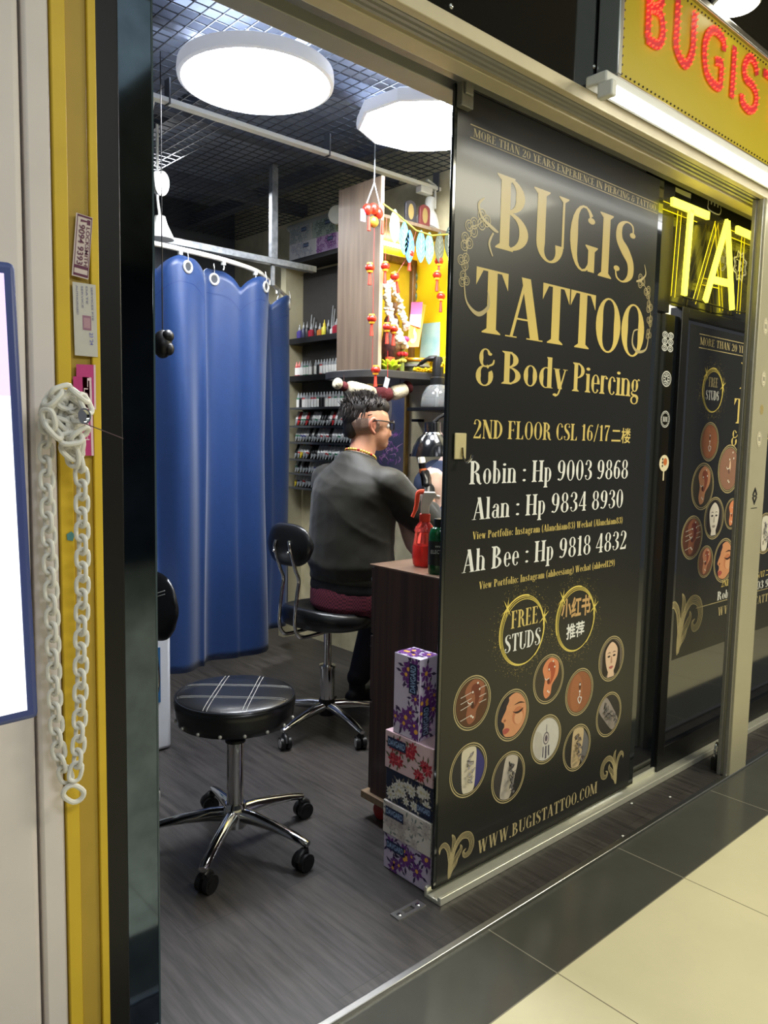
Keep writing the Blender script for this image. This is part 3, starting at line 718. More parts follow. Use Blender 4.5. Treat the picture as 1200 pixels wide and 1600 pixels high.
def pic_mandala():
    L = [((206, 202, 194), el(0, 0, .99, .99, 40)), ((190, 184, 174), sm_([(-.8, .5), (-.3, .2), (-.4, -.8), (-.85, -.4)])), ((96, 88, 96), el(0, .05, .22, .3)), ((200, 190, 186), el(0, .05, .17, .24)), ((90, 80, 92), el(0, .05, .10, .15))]
    for q in ln([(0, .7), (0, .35)], .03)+ln([(-.2, -.3), (-.22, -.8)], .06)+ln([(0, -.3), (0, -.9)], .08)+ln([(.2, -.3), (.22, -.8)], .06): L.append(((84, 78, 96), q))
    return L
def photo(fl, parent, cx, cz, r, L, name='round_photo', lab=None, ry=None):
    ry = ry or r; cols = []; mb = MB()
    for i, (c, P) in enumerate(L):
        c = tuple(c)
        if c not in cols: cols.append(c)
        mb.mi(cols.index(c))
        Q = []
        for x, y in P:
            d = math.hypot(x, y)
            if d > .985: x, y = x*.985/d, y*.985/d
            Q.append((cx+x*r, cz+y*ry))
        fl.poly(mb, Q, 1+i*.25)
    o = mb.build(name, [pr(c) for c in cols], parent, smooth=0, recalc=False)
    if lab: o['label'] = lab
    mb = MB()
    fl.ring(mb, cx, cz, r*1.05, r*.035, 2, ry=ry*1.05); fl.ring(mb, cx, cz, r*1.15, r*.05, 2, ry=ry*1.15)
    mb.build('gold_ring', M_goldd, o, smooth=0, recalc=False)
    return o
def glow_ring(fl, parent, cx, cz, r):
    mb = MB()
    for k in range(3):
        fl.ring(mb, cx+.002*k, cz-.002*k, r-.0035*k, .0022, 2+k)
    fl.ring(mb, cx, cz, r+.002, .005, 3, 26, PI*.42, PI*1.12)
    fl.ring(mb, cx, cz, r+.002, .004, 3, 20, PI*1.7, PI*2.1)
    for a in (2.35, .25):
        x, z = cx+r*math.cos(a), cz+r*math.sin(a)
        for b_ in (0.6, 2.17, 1.4):
            fl.poly(mb, [(x-.03*math.cos(b_), z-.03*math.sin(b_)), (x+.003*math.sin(b_), z-.003*math.cos(b_)), (x+.03*math.cos(b_), z+.03*math.sin(b_)), (x-.003*math.sin(b_), z+.003*math.cos(b_))], 4)
    rr = random.Random(3)
    for i in range(420):
        a = rr.uniform(0, 2*PI); d = r+abs(rr.gauss(0, .022))+.003; q = rr.uniform(.0004, .001)
        x, z = cx+d*math.cos(a), cz+d*math.sin(a)
        fl.poly(mb, [(x-q, z), (x, z-q), (x+q, z), (x, z+q)], 2)
    return mb.build('sparkling_gold_ring', M_goldy, parent, smooth=0, recalc=False)
def lines(fl, parent, name, m, rows, lab=None):
    for r_ in rows:
        t, x0, x1, y, h = r_[:5]; rest = r_[5:]; kern = rest[1] if len(rest) > 1 else 0.0
        adv = sum(GL[c][0]+kern for c in t)-kern; k = (x1-x0)/adv; x = x0
        for wd in t.split(' '):          # every printed word is a part of its own
            a = sum(GL[c][0]+kern for c in wd)
            if wd:
                mb = MB(); fl.text(mb, wd, x, x+(a-kern)*k, y, h, *rest); o = mb.build(name, m, parent, smooth=0, recalc=False)
            x += (a+GL[' '][0]+kern)*k
    return o
PY = 1.3720
fl = Flat((0, PY, 0), (1, 0, 0), (0, 0, 1), (0, -1, 0))
po = thing('poster', 'tall black poster with gold shop lettering on the sliding glass door beside the entrance', 'poster', (1.94, PY, .035))
mb = MB().box(1.452, PY-.0002, .034, 2.432, PY+.0004, 2.116)
mb.build('black_sheet', M_poster, po, smooth=0)
mb = MB()
for z in (2.0355, 2.004): fl.poly(mb, [(1.50, z), (2.425, z), (2.425, z+.0025), (1.50, z+.0025)], 2)
fl.text(mb, 'MORE THAN 20 YEARS EXPERIENCE IN PIERCING & TATTOO', 1.512, 2.413, 2.0105, .020, 2, .03)
mb.build('tagline', M_goldd, po, smooth=0, recalc=False)
lines(fl, po, 'headline', M_gold, [('BUGIS', 1.612, 2.305, 1.755, .190, 2, .02), ('TATTOO', 1.533, 2.385, 1.530, .165, 2, -.02)])
lines(fl, po, 'subtitle', M_goldp, [('&', 1.545, 1.622, 1.392, .098), ('Body', 1.655, 1.958, 1.402, .088), ('Piercing', 1.985, 2.368, 1.400, .085)])
lines(fl, po, 'address_line', M_goldp, [('2ND FLOOR CSL 16/17', 1.543, 2.203, 1.252, .050, 2, .03)])
sans('二楼', (2.213, PY, 1.246), (1, 0, 0), (0, 0, 1), (0, -1, 0), .050, .115, 'address_characters', M_goldp, po, bold=.012)
lines(fl, po, 'phone_line', M_ink, [('Robin : Hp 9003 9868', 1.536, 2.325, 1.130, .062, 2, .03), ('Alan : Hp 9834 8930', 1.553, 2.303, 1.034, .060, 2, .03), ('Ah Bee : Hp 9818 4832', 1.519, 2.336, .893, .062, 2, .03)])
lines(fl, po, 'portfolio_line', M_goldp, [('View Portfolio: Instagram (Alanchiam83) Wechat (Alanchiam83)', 1.556, 2.304, .981, .021, 2, .03), ('View Portfolio: Instagram (ahbeesiang) Wechat (ahbeel129)', 1.589, 2.269, .841, .021, 2, .03)])
g1 = glow_ring(fl, po, 1.788, .696, .105); g2 = glow_ring(fl, po, 2.057, .691, .105)
lines(fl, po, 'offer_lettering', M_goldp, [('FREE', 1.735, 1.862, .708, .052, 2, .03)])
lines(fl, po, 'offer_lettering', M_ink, [('STUDS', 1.708, 1.878, .640, .052, 2, .03)])
sans('小红书', (1.978, PY, .695), (1, 0, 0), (0, 0, 1), (0, -1, 0), .068, .160, 'chinese_characters', mat('tan_ink', (206, 166, 112), 0.35, var=.03), po, bold=.03)
sans('推荐', (2.010, PY, .630), (1, 0, 0), (0, 0, 1), (0, -1, 0), .050, .098, 'chinese_characters', M_ink, po, bold=.02)
PH = [(1.577, .524, pic_ear((86, 52, 34), (150, 92, 66), (110, 52, 36), 1, True)), (1.755, .448, pic_face()), (1.927, .522, pic_ear((60, 52, 44), (222, 140, 96), (176, 84, 54), 1)),
      (2.097, .446, pic_belly()), (2.278, .523, pic_woman()), (1.570, .333, pic_arm((40, 40, 42), (214, 204, 180), 0, (96, 90, 92), (52, 50, 116), 9, 2)),
      (1.748, .261, pic_arm((58, 54, 54), (196, 186, 172), -.25, (48, 44, 46), (30, 30, 32), 16, 3)), (1.927, .331, pic_mandala()),
      (2.097, .260, pic_arm((36, 34, 34), (204, 180, 140), -.1, (70, 60, 56), (110, 108, 110), 14, 4)), (2.279, .329, pic_arm((44, 40, 40), (150, 140, 134), .75, (40, 38, 40), None, 14, 5))]
for x, z, L in PH: photo(fl, po, x, z, .0675, L)
mb = MB()
fl.text(mb, 'WWW.BUGISTATTOO.COM', 1.620, 2.228, .068, .040, 2, .04)
mb.build('web_address', M_goldd, po, smooth=0, recalc=False)
mb = MB(); acanthus(fl, mb, 1.494, .040, .108); mb.build('leaf_ornament', M_goldd, po, smooth=0, recalc=False)
mb = MB(); acanthus(fl, mb, 2.352, .064, .108, -1); mb.build('leaf_ornament', M_goldd, po, smooth=0, recalc=False)
mb = MB()
filigree(fl, mb, [(1.560, 1.815), (1.518, 1.79), (1.497, 1.748), (1.490, 1.70), (1.492, 1.655)], .026)
fl.stroke(mb, [(1.56, 1.87, .004), (1.54, 1.85, .008), (1.555, 1.82, .008), (1.60, 1.80, .01), (1.62, 1.795, .004)], 3)
fl.stroke(mb, [(1.492, 1.65, .004), (1.505, 1.60, .006), (1.55, 1.575, .012), (1.59, 1.60, .010), (1.585, 1.64, .004)], 3)
fl.stroke(mb, [(1.60, 1.79, .006), (1.585, 1.76, .008), (1.60, 1.73, .004)], 3)
mb.build('flower_filigree', M_goldd, po, smooth=0, recalc=False)
mb = MB()
filigree(fl, mb, [(2.345, 1.775), (2.388, 1.745), (2.404, 1.70), (2.412, 1.655), (2.408, 1.61)], .022)
fl.stroke(mb, [(2.36, 1.83, .003), (2.37, 1.80, .006), (2.345, 1.78, .007), (2.315, 1.77, .006)], 3)
fl.stroke(mb, [(2.408, 1.60, .004), (2.395, 1.56, .007), (2.345, 1.548, .010), (2.31, 1.57, .009), (2.315, 1.61, .006), (2.345, 1.62, .003)], 3)
mb.build('flower_filigree', M_goldd, po, smooth=0, recalc=False)
# adhesive hook stuck on the poster
p = at(717, 697, 1, PY)
t = thing('adhesive_hook', 'clear adhesive wall hook stuck on the left edge of the large black poster', 'hook', (p.x, p.y-.002, p.z-.04))
MB().box(p.x-.022, PY-.007, p.z-.034, p.x+.022, PY-.0025, p.z+.034).build('backing', mat('yellowed_plastic', (206, 192, 146), 0.25, var=.02), t, bevel=.004)
MB().tube(crv([(p.x+.004, PY-.008, p.z-.004), (p.x+.004, PY-.012, p.z-.028), (p.x+.006, PY-.022, p.z-.042), (p.x+.010, PY-.034, p.z-.034), (p.x+.012, PY-.036, p.z-.022)], 6), .003, 8).build('hook', M_chrome, t)

# ---- second poster on the closed bay
P2 = 1.3978
f2 = Flat((0, P2, 0), (1, 0, 0), (0, 0, 1), (0, -1, 0))
p2 = thing('poster', 'smaller black and gold poster on the closed glass bay, crossed by the metal pillar', 'poster', (3.4, P2, .43))
MB().box(2.748, P2-.0002, .425, 4.12, P2+.0002, 1.685).build('black_sheet', M_poster, p2, smooth=0)
mb = MB()
for z in (1.655, 1.605): f2.poly(mb, [(2.818, z), (4.05, z), (4.05, z+.003), (2.818, z+.003)], 2)
f2.text(mb, 'MORE THAN 20 YEARS EXPERIENCE IN PIERCING & TATTOO', 2.825, 4.04, 1.618, .028, 2, .03)
f2.poly(mb, [(2.92, .603), (3.95, .603), (3.95, .606), (2.92, .606)], 2)
f2.text(mb, 'WWW.BUGISTATTOO.COM', 3.115, 3.83, .545, .036, 2, .04)
mb.build('tagline', M_goldd, p2, smooth=0, recalc=False)
lines(f2, p2, 'headline', M_goldp, [('BUGIS', 3.185, 3.72, 1.475, .105, 2, .02), ('TATTOO', 3.14, 3.80, 1.335, .10, 2, -.02), ('& Body Piercing', 3.135, 3.80, 1.245, .062, 2, .03)])
lines(f2, p2, 'address_line', M_goldp, [('2ND FLOOR CSL 16/17', 3.128, 3.56, .664, .027, 2, .03)])
sans('二楼', (3.57, P2, .663), (1, 0, 0), (0, 0, 1), (0, -1, 0), .032, .075, 'address_characters', M_goldp, p2, bold=.012)
lines(f2, p2, 'phone_line', M_ink, [('Robin : Hp 9003 9868', 3.10, 3.72, .612, .036, 2, .03)])
glow_ring(f2, p2, 2.95, 1.455, .085)
lines(f2, p2, 'offer_lettering', M_goldd, [('FREE', 2.915, 2.99, 1.468, .036, 2, .03)])
lines(f2, p2, 'offer_lettering', M_ink, [('STUDS', 2.895, 3.005, 1.418, .036, 2, .03)])
for x, z, r_, L in ((2.950, 1.258, .066, pic_belly()), (3.135, 1.150, .086, pic_ear((150, 110, 90), (238, 204, 176), (196, 140, 124), 1)), (2.915, 1.085, .080, pic_ear((64, 58, 46), (214, 150, 110), (160, 84, 58), 1)),
                    (3.028, .955, .074, pic_woman(True)), (2.852, .890, .074, pic_ear((96, 56, 40), (150, 92, 66), (112, 44, 38), 1, True)), (2.975, .785, .056, pic_ear((120, 76, 56), (196, 132, 100), (150, 76, 56), 1)),
                    (3.140, .775, .080, pic_face()), (3.185, .965, .056, pic_ear((60, 52, 44), (222, 140, 96), (176, 84, 54), 1)), (3.40, 1.02, .08, pic_mandala()), (3.53, .86, .08, pic_arm((52, 50, 50), (220, 214, 200), 0, (90, 86, 90), None, 10, 9)), (3.42, .79, .06, pic_belly())):
    photo(f2, p2, x, z, r_, L)
mb = MB(); acanthus(f2, mb, 2.772, .440, .205); mb.build('leaf_ornament', M_goldd, p2, smooth=0, recalc=False)

# ---- round and cut-out stickers on glass and pillar
def sticker(px, py, ax_y, w, h, kind, label, cat='sticker', m1=None):
    p = at(px, py, 1, ax_y)
    q = Flat((p.x, ax_y-.0006, p.z), (1, 0, 0), (0, 0, 1), (0, -1, 0), .0003)
    mb = MB(); ink = m1 or mat('faded_white_ink', (196, 196, 190), 0.5, var=.08, scale=40)
    ms = [ink]
    if kind == 'seal':
        q.ring(mb, 0, 0, w, w*.10, 1, ry=h); q.ring(mb, 0, 0, w*.78, w*.06, 1, ry=h*.78)
        for i in range(18):
            a = 2*PI*i/18; q.poly(mb, [(w*.82*math.cos(a), h*.82*math.sin(a)), (w*.92*math.cos(a+.09), h*.92*math.sin(a+.09)), (w*.82*math.cos(a+.18), h*.82*math.sin(a+.18))], 1)
        for k in (-.35, 0, .35): q.poly(mb, [(w*k-w*.1, -h*.3), (w*k+w*.1, -h*.3), (w*k+w*.1, h*.3), (w*k-w*.1, h*.3)], 1)
    elif kind == 'lace':
        for sx in (-1, 1):
            for sz in (-.62, 0, .62):
                q.ring(mb, sx*w*.5, sz*h, w*.5, w*.12, 1, 18, ry=h*.34); q.ring(mb, sx*w*.5, sz*h, w*.25, w*.1, 1, 10, ry=h*.17)
    elif kind == 'skull':
        q.ring(mb, 0, 0, w, w*.14, 1, ry=h)
        for i in range(9):
            a = .7*i; q.ring(mb, w*.45*math.cos(a), h*.5*math.sin(a), w*.3, w*.08, 1, 12, ry=h*.26)
    elif kind == 'star':
        P = [((w if i % 2 else w*.72)*math.sin(2*PI*i/16), (h if i % 2 else h*.72)*math.cos(2*PI*i/16)) for i in range(16)]
        for a, b_ in zip(P, P[1:]+P[:1]): q.stroke(mb, [(a[0], a[1], w*.12), (b_[0], b_[1], w*.12)], 1, 2)
        q.text(mb, 'B', -w*.33, w*.36, -h*.36, h*.72, 1)
        for a, b_ in zip(P, P[1:]+P[:1]): q.poly(mb, [(a[0]*.8, a[1]*.8), (b_[0]*.8, b_[1]*.8), (b_[0]*.66, b_[1]*.62)], 1)
    elif kind == 'hand':
        for k in range(4):
            x = -w+w*.5*k; q.stroke(mb, [(x, -h*.4, w*.08), (x, h*.6, w*.08), (x+w*.2, h*.75, w*.08), (x+w*.4, h*.6, w*.08), (x+w*.4, -h*.4, w*.08)], 1, 4)
        q.stroke(mb, [(-w, -h*.4, w*.1), (-w*.9, -h*.9, w*.1), (w*.7, -h*.95, w*.1), (w, -h*.4, w*.1)], 1, 4)
    elif kind == 'script':
        q.ring(mb, 0, 0, w, w*.05, 1, 22, .4, PI-.4, ry=h)
        q.text(mb, 'OPEN', -w*.75, w*.75, -h*.2, h*.55, 1); q.stroke(mb, [(-w, -h*.2, w*.1), (-w*.9, -h*.7, w*.16), (w*.6, -h*.7, w*.2)], 1, 4)
    elif kind == 'lolly':
        ms = [mat('cream_sticker', (226, 214, 180), 0.5, var=.04), pr((196, 110, 60)), pr((60, 40, 30))]
        q.disc(mb, 0, h*.3, w, 1, ry=h*.62); q.poly(mb, [(-w*.12, -h*.3), (w*.12, -h*.3), (w*.12, -h), (-w*.12, -h)], 1)
        mb.mi(1); q.disc(mb, w*.2, h*.4, w*.4, 2, 12); mb.mi(2)
        for z in (.1, .35, .6): q.disc(mb, -w*.35, h*z, w*.14, 2, 8)
    elif kind == 'seal_pale':
        ms = [mat('pale_seal', (214, 206, 180), 0.5, var=.04), pr((120, 116, 104))]
        q.disc(mb, 0, 0, w, 1, ry=h); mb.mi(1); q.ring(mb, 0, 0, w*.92, w*.06, 2, ry=h*.92); q.ring(mb, 0, 0, w*.66, w*.06, 2, ry=h*.66)
        for k in (-.3, 0.05, .35): q.poly(mb, [(w*k-w*.08, -h*.28), (w*k+w*.08, -h*.28), (w*k+w*.08, h*.28), (w*k-w*.08, h*.28)], 2)
    elif kind == 'emblem':
        ms = [pr((26, 24, 22))]
        for s_ in (1, -1):
            q.poly(mb, [(-w, s_*h*.12), (0, s_*h), (w, s_*h*.12), (w*.45, s_*h*.12), (0, s_*h*.55), (-w*.45, s_*h*.12)], 1)
            q.poly(mb, [(-w*.8, s_*h*.02), (w*.8, s_*h*.02), (w*.8, s_*h*.10), (-w*.8, s_*h*.10)], 1)
        q.poly(mb, [(-w*1.2, -h*1.35), (w*1.2, -h*1.35), (w*1.2, -h*1.28), (-w*1.2, -h*1.28)], 1)
    o = mb.build('sticker', ms, smooth=0, recalc=False)
    return tag(o, label, cat)
sticker(1043, 534, 1.398, .040, .036, 'lace', 'white lacy four-lobed sticker, topmost on the dark glass right of the large poster')
sticker(1041, 592, 1.398, .034, .028, 'skull', 'faint oval line sticker just under the lacy four-lobed sticker on dark glass')
sticker(1039, 655, 1.398, .032, .030, 'seal', 'round grey seal sticker below the faint oval one on the dark glass')
sticker(1037, 730, 1.398, .034, .048, 'lolly', 'cream lollipop-shaped sticker with brown marks on the dark glass', )
sticker(1069, 290, 1.398, .085, .036, 'script', 'faded script-lettered sticker with an arrow above the yellow neon letter')
sticker(1117, 315, 1.398, .052, .042, 'hand', 'white cut-out hand sticker between the neon letters on the top glass')
sticker(1128, 405, 1.398, .040, .044, 'seal', 'pale round seal sticker seen behind the middle neon letter')
sticker(1156, 416, 1.398, .062, .060, 'star', 'white eight-pointed star sticker with a letter at its centre')
sticker(1196, 510, 1.20, .022, .030, 'seal_pale', 'pale round seal sticker high on the metal pillar at the photo edge')
sticker(1193, 592, 1.20, .022, .028, 'seal_pale', 'pale round seal sticker at mid height on the metal pillar')
sticker(1186, 686, 1.20, .022, .028, 'seal_pale', 'lowest pale round seal sticker on the metal pillar above the black emblem')
sticker(1190, 640, 1.20, .014, .018, 'skull', 'small faded gold sticker between two seals on the metal pillar', m1=pr((196, 170, 96)))
sticker(1179, 775, 1.20, .022, .034, 'emblem', 'black diamond-shaped emblem sticker on the metal pillar')
# ---------------------------------------------------------------- neon letters behind/before the top glass
NM = mat('neon_yellow', (255, 244, 90), 0.4, var=0, emit=(255, 243, 66), es=3.2)
NE = mat('neon_edge', (230, 210, 40), 0.4, var=0, emit=(250, 225, 20), es=.8)
NB = mat('clear_acrylic', (120, 116, 70), 0.1, var=0, alpha=0.25)
ng = thing('neon_sign', 'glowing yellow neon letters mounted before the dark top glass beside the pillar', 'sign', (3.0, 1.36, 1.76))
def npx(x, y, yy): p = at(x, y, 1, yy); return (p.x, p.z)
NF, NBK = 1.335, 1.385
def neon(paths, wid, name='letter'):
    mb = MB(); mb2 = MB(); mb3 = MB()
    for P in paths:
        Q = [npx(x, y, NF) for x, y in P]
        for a, b_ in zip(Q, Q[1:]):
            d = Vector((b_[0]-a[0], b_[1]-a[1])); L_ = d.length; d /= L_
            n_ = Vector((-d.y, d.x))*wid/2
            c = [(a[0]+n_.x, a[1]+n_.y), (b_[0]+n_.x, b_[1]+n_.y), (b_[0]-n_.x, b_[1]-n_.y), (a[0]-n_.x, a[1]-n_.y)]
            mb.prism(c, (0, NF, 0), (1, 0, 0), (0, 0, 1), (0, .010, 0))
            mb2.prism(c, (0, NF+.010, 0), (1, 0, 0), (0, 0, 1), (0, NBK-NF-.014, 0))
            for e0, e1 in ((c[0], c[1]), (c[2], c[3])):
                mb3.cyl((e0[0], NBK-.004, e0[1]), (e1[0], NBK-.004, e1[1]), .0015, n=6)
    o = mb.build(name, NM, ng); mb2.build('acrylic_side', NB, o); mb3.build('rear_edge', NE, o)
neon([[(1052, 314), (1109, 337)], [(1082, 327), (1071, 461)]], .026)
neon([[(1104, 470), (1139, 345)], [(1139, 345), (1146, 484)], [(1117, 437), (1143, 443)]], .024)
neon([[(1153, 358), (1212, 384)], [(1180, 368), (1172, 488)]], .026)
MB().tube([(at(1068, 464, 1, 1.36)), (at(1105, 474, 1, 1.36)), (at(1145, 486, 1, 1.36)), (at(1175, 490, 1, 1.36))], .003, 6).build('feed_wire', M_blackm, ng)
# ---------------------------------------------------------------- stools
M_leather = mat('black_leather', (22, 23, 25), 0.32, var=0.1, scale=220, bump=0.12, bdist=0.001, coat=0.15)
M_stitch = mat('white_thread', (190, 190, 186), 0.6, var=0)
M_rivet = mat('pale_rivet', (200, 198, 190), 0.3, 0.4, 0)
def star_base(t, r=0.25, rot=0.0, cap=None, hubz=.105):
    MB().lathe([(.0, .065), (.034, .067), (.036, .09), (.036, .125), (.030, .14), (.0, .14)]).build('hub', M_chrome if cap is None else M_blackpl, t, world=False)
    for k in range(5):
        a = rot+2*PI*k/5; c, s_ = math.cos(a), math.sin(a); mb = MB(); rings = []
        for f, w, h0, h1 in ((.02, .021, .080, .128), (.07, .019, .084, .126), (.14, .017, .082, .112), (.20, .0155, .074, .098), (.235, .0145, .066, .088), (.25, .012, .066, .082)):
            f *= r/.25; ring = []
            for j in range(10):
                b_ = 2*PI*j/10; yy = w*math.cos(b_); zz = (h0+h1)/2+(h1-h0)/2*math.sin(b_)
                ring.append((f*c-yy*s_, f*s_+yy*c, zz))
            rings.append(ring)
        mb.loft(rings).build('leg', M_chrome, t, world=False)
        x, y = (r-.008)*c, (r-.008)*s_
        mb = MB().cyl((x, y, .045), (x, y, .072), .007, n=10)
        ca = a+1.1+k*1.7; ax = Vector((-math.sin(ca), math.cos(ca), 0)); off = Vector((math.cos(ca), math.sin(ca), 0))*.012
        o_ = Vector((x, y, .026))+off
        for sgn in (-1, 1):
            mb.mi(0).cyl(o_+ax*(.005*sgn), o_+ax*(.021*sgn), .026, n=22)
            mb.mi(1 if cap else 0).cyl(o_+ax*(.021*sgn), o_+ax*(.0225*sgn), .017, n=18)
        mb.mi(0).tube([o_+off*1.6+Vector((0, 0, .004)), o_+off+Vector((0, 0, .022)), o_+Vector((0, 0, .030)), o_-off+Vector((0, 0, .026))], .012, 10)
        mb.build('caster', [M_blackpl, mat('grey_hub_cap', (190, 190, 188), .3, .3, 0)], t, world=False)
def cushion_prof(r, z0, z1):
    return [(0, z0), (r*.9, z0), (r*.965, z0+.004), (r*.985, z0+.03), (r, z0+.05), (r*1.01, z1-.022), (r*.985, z1-.010), (r*.93, z1-.003), (r*.6, z1), (0, z1+.001)]
def round_stool(name, label, cat, loc, rot, seat_z=.485, r=.178):
    t = thing(name, label, cat, (0, 0, 0))
    star_base(t, .262, rot)
    MB().lathe([(.0255, .12), (.0255, seat_z-.155)]).build('gas_column', M_chrome, t, world=False)
    MB().lathe([(.024, seat_z-.157), (.031, seat_z-.154), (.031, seat_z-.146), (.016, seat_z-.143)]).build('collar', M_blackpl, t, world=False)
    MB().cyl((0, 0, seat_z-.146), (0, 0, seat_z-.08), .0125).build('piston_rod', M_chrome, t, world=False)
    MB().lathe([(0, seat_z-.09), (.07, seat_z-.09), (.07, seat_z-.082), (0, seat_z-.082)]).build('mounting_plate', M_blackm, t, world=False)
    s_ = MB().lathe(cushion_prof(r, seat_z-.085, seat_z), n=48).build('seat', M_leather, t, world=False, smooth=70)
    MB().torus((0, 0, seat_z-.009), r*.985, .0035, n=48, k=6).build('piping', M_leather, s_, world=False)
    mb = MB()
    for ax_ in (0, 1):
        for d in (-.055, .055):
            for e in (-.0055, .0055):
                q = d+e; L_ = math.sqrt((r*.95)**2-q*q); pts = []
                for i in range(25):
                    u_ = -L_+2*L_*i/24; rad = math.hypot(u_, q)/r
                    z = seat_z+.0008-.003*max(0, (rad-.6)/.33)**1.5-(.006*max(0, rad-.93)/.05)
                    x, y = (u_, q) if ax_ == 0 else (q, u_)
                    pts.append((x*math.cos(R(-42))-y*math.sin(R(-42)), x*math.sin(R(-42))+y*math.cos(R(-42)), z))
                mb.tube(pts, .0008, 5)
    mb.build('stitching', M_stitch, s_, world=False)
    for k in range(16):
        a = 2*PI*k/16
        MB().ell((r*.972*math.cos(a), r*.972*math.sin(a), seat_z-.074), .0055, n=8, m=6).build('rivet', M_rivet, t, world=False)
    t.location = loc
    return t
round_stool('round_stool', 'black leather round stool with white double stitching and no backrest, nearest the entrance', 'stool', (1.18, 1.96, 0), R(147.5))

def backrest_stool(name, label, loc, rot, brot, seat_z, loop_w=.05, pz=.325, ph=.085, pw=.165, br=.272):
    t = thing(name, label, 'stool', (0, 0, 0))
    star_base(t, br, rot, cap=1)
    MB().lathe([(.031, .11), (.031, .27), (.036, .272), (.036, .282), (.02, .285)]).build('gas_column', M_chrome, t, world=False)
    MB().cyl((0, 0, .28), (0, 0, seat_z-.09), .017).build('piston_rod', M_chrome, t, world=False)
    MB().obox((0, 0, seat_z-.088), (.16, .12, .012)).build('mounting_plate', M_blackm, t, world=False)
    c, s_ = math.cos(brot), math.sin(brot)
    def T(f, y, z): return (f*c-y*s_, f*s_+y*c, z)
    # moulded seat pad, dished in the middle and raised at the rear
    rings = []; n = 36
    for rr, zt in ((.02, -.080), (.75, -.080), (.96, -.066), (1.0, -.04), (.985, -.014), (.90, 0.0), (.6, -.012), (.25, -.018), (.02, -.018)):
        ring = []
        for j in range(n):
            a = 2*PI*j/n; x, y = .195*rr*math.cos(a), .205*rr*math.sin(a)
            ring.append(T(x, y, seat_z+zt+.03*max(0, -x/.195)**2*(1 if zt > -.05 else .4)))
        rings.append(ring)
    MB().loft(rings).build('seat', M_leather, t, world=False, smooth=75)
    for sg_ in (-1, 1):
        y = loop_w*sg_
        MB().tube(crv([T(-.02, y, seat_z-.09), T(-.17, y, seat_z-.092), T(-.215, y, seat_z-.08), T(-.235, y, seat_z-.03), T(-.225, y, seat_z+.08), T(-.215, y, seat_z+pz*.5), T(-.235, y, seat_z+pz-.095), T(-.262, y, seat_z+pz-.015), T(-.262, y*.8, seat_z+pz+.02)], 6), .0075, 10).build('back_tube', M_chrome, t, world=False)
    # curved pad
    rings = []
    for i in range(17):
        y = -pw+2*pw*i/16; f = 1-(abs(y)/pw)**3.2
        ring = []
        for j in range(16):
            a = 2*PI*j/16; hx = .026*max(f, .1)**.5; hz = ph*max(f, .04)**.5
            ring.append(T(-.235+.9*y*y+hx*math.cos(a), y, seat_z+pz+hz*math.sin(a)))
        rings.append(ring)
    pad = MB().loft(rings).build('backrest', M_leather, t, world=False, smooth=75)
    for sg_ in (-1, 1):
        MB().ell(T(-.272, loop_w*sg_*.9, seat_z+pz-.025), .006, n=8, m=6).build('screw', M_chrome, pad, world=False)
    t.location = loc
    return t
backrest_stool('backrest_stool', 'black stool with curved backrest and chrome star base that the man sits on', (1.975, 2.535, 0), R(192), R(8), .535, .045, .285, .085, .125)
# the third stool, mostly behind the dark glass leaf: backrest with white double stitching
t = backrest_stool('backrest_stool', 'black backrest stool with white stitched lines, half hidden behind the dark glass at left', (0, 0, 0), R(36), PI+.35, .40, .05, .245, .125, .165, .19)
def ld(f, y, z): return (f*math.cos(PI+.35)-y*math.sin(PI+.35), f*math.sin(PI+.35)+y*math.cos(PI+.35), z)
mb = MB()
for e in (0, .012):
    mb.tube([ld(-.235+.9*y*y+.0268*(1-(abs(y)/.165)**3.2)**.5+.001, y, .66+e+.35*y) for y in [-.12+.02*i for i in range(13)]], .0011, 5)
mb.build('stitching', M_stitch, t, world=False)
t.location = (.955, 2.47, 0)
# white bin with blue label
t = thing('waste_bin', 'white plastic bin with a blue label standing by the curtain, partly behind the dark glass', 'bin', (1.24, 2.86, 0))
MB().box(1.10, 2.76, .002, 1.372, 2.98, .50).build('body', mat('white_bin', (205, 208, 214), .45, var=.02), t, bevel=.015, seg=3)
MB().box(1.09, 2.75, .50, 1.380, 2.99, .535).build('lid', mat('white_bin', (205, 208, 214)), t, bevel=.012)
mb = MB().box(1.17, 2.757, .20, 1.325, 2.7598, .42).mi(1).box(1.20, 2.7555, .25, 1.27, 2.757, .36)
mb.build('label_sticker', [pr((40, 92, 140)), pr((200, 206, 180))], t, bevel=.002)

# ---------------------------------------------------------------- cabinet and what is on / beside it
def wood(name, a, b_, rough, st, sc=3.0):
    return mat(name, a, rough, 0, scale=sc, col2=b_, stretch=st, detail=8, coat=.05)
M_walnut = wood('dark_walnut', (40, 28, 25), (74, 52, 46), .42, (16, 16, .55))
M_walnut_lit = wood('walnut_top_lit', (104, 82, 66), (134, 110, 92), .32, (1.2, 14, 14))  # paler copy of the walnut, reflected light put into its colour
CX, CY0, CY1, CZ0, CZ1 = 1.603, 1.43, 1.844, .092, .846
t = thing('drawer_cabinet', 'dark walnut drawer cabinet on casters behind the large poster', 'cabinet', (1.9, 1.64, 0))
MB().box(CX, CY0, CZ0, 2.15, CY1-.02, CZ1-.004).build('body', M_walnut, t, bevel=.002)
MB().box(CX, CY0, CZ1-.004, 2.15, CY1, CZ1+.0).build('top_panel', M_walnut_lit, t, bevel=.001)
MB().box(CX-.012, CY0, .068, 2.16, CY1+.012, CZ0).build('base_board', wood('raw_board', (112, 92, 70), (140, 118, 92), .6, (2, 14, 14)), t, bevel=.002)
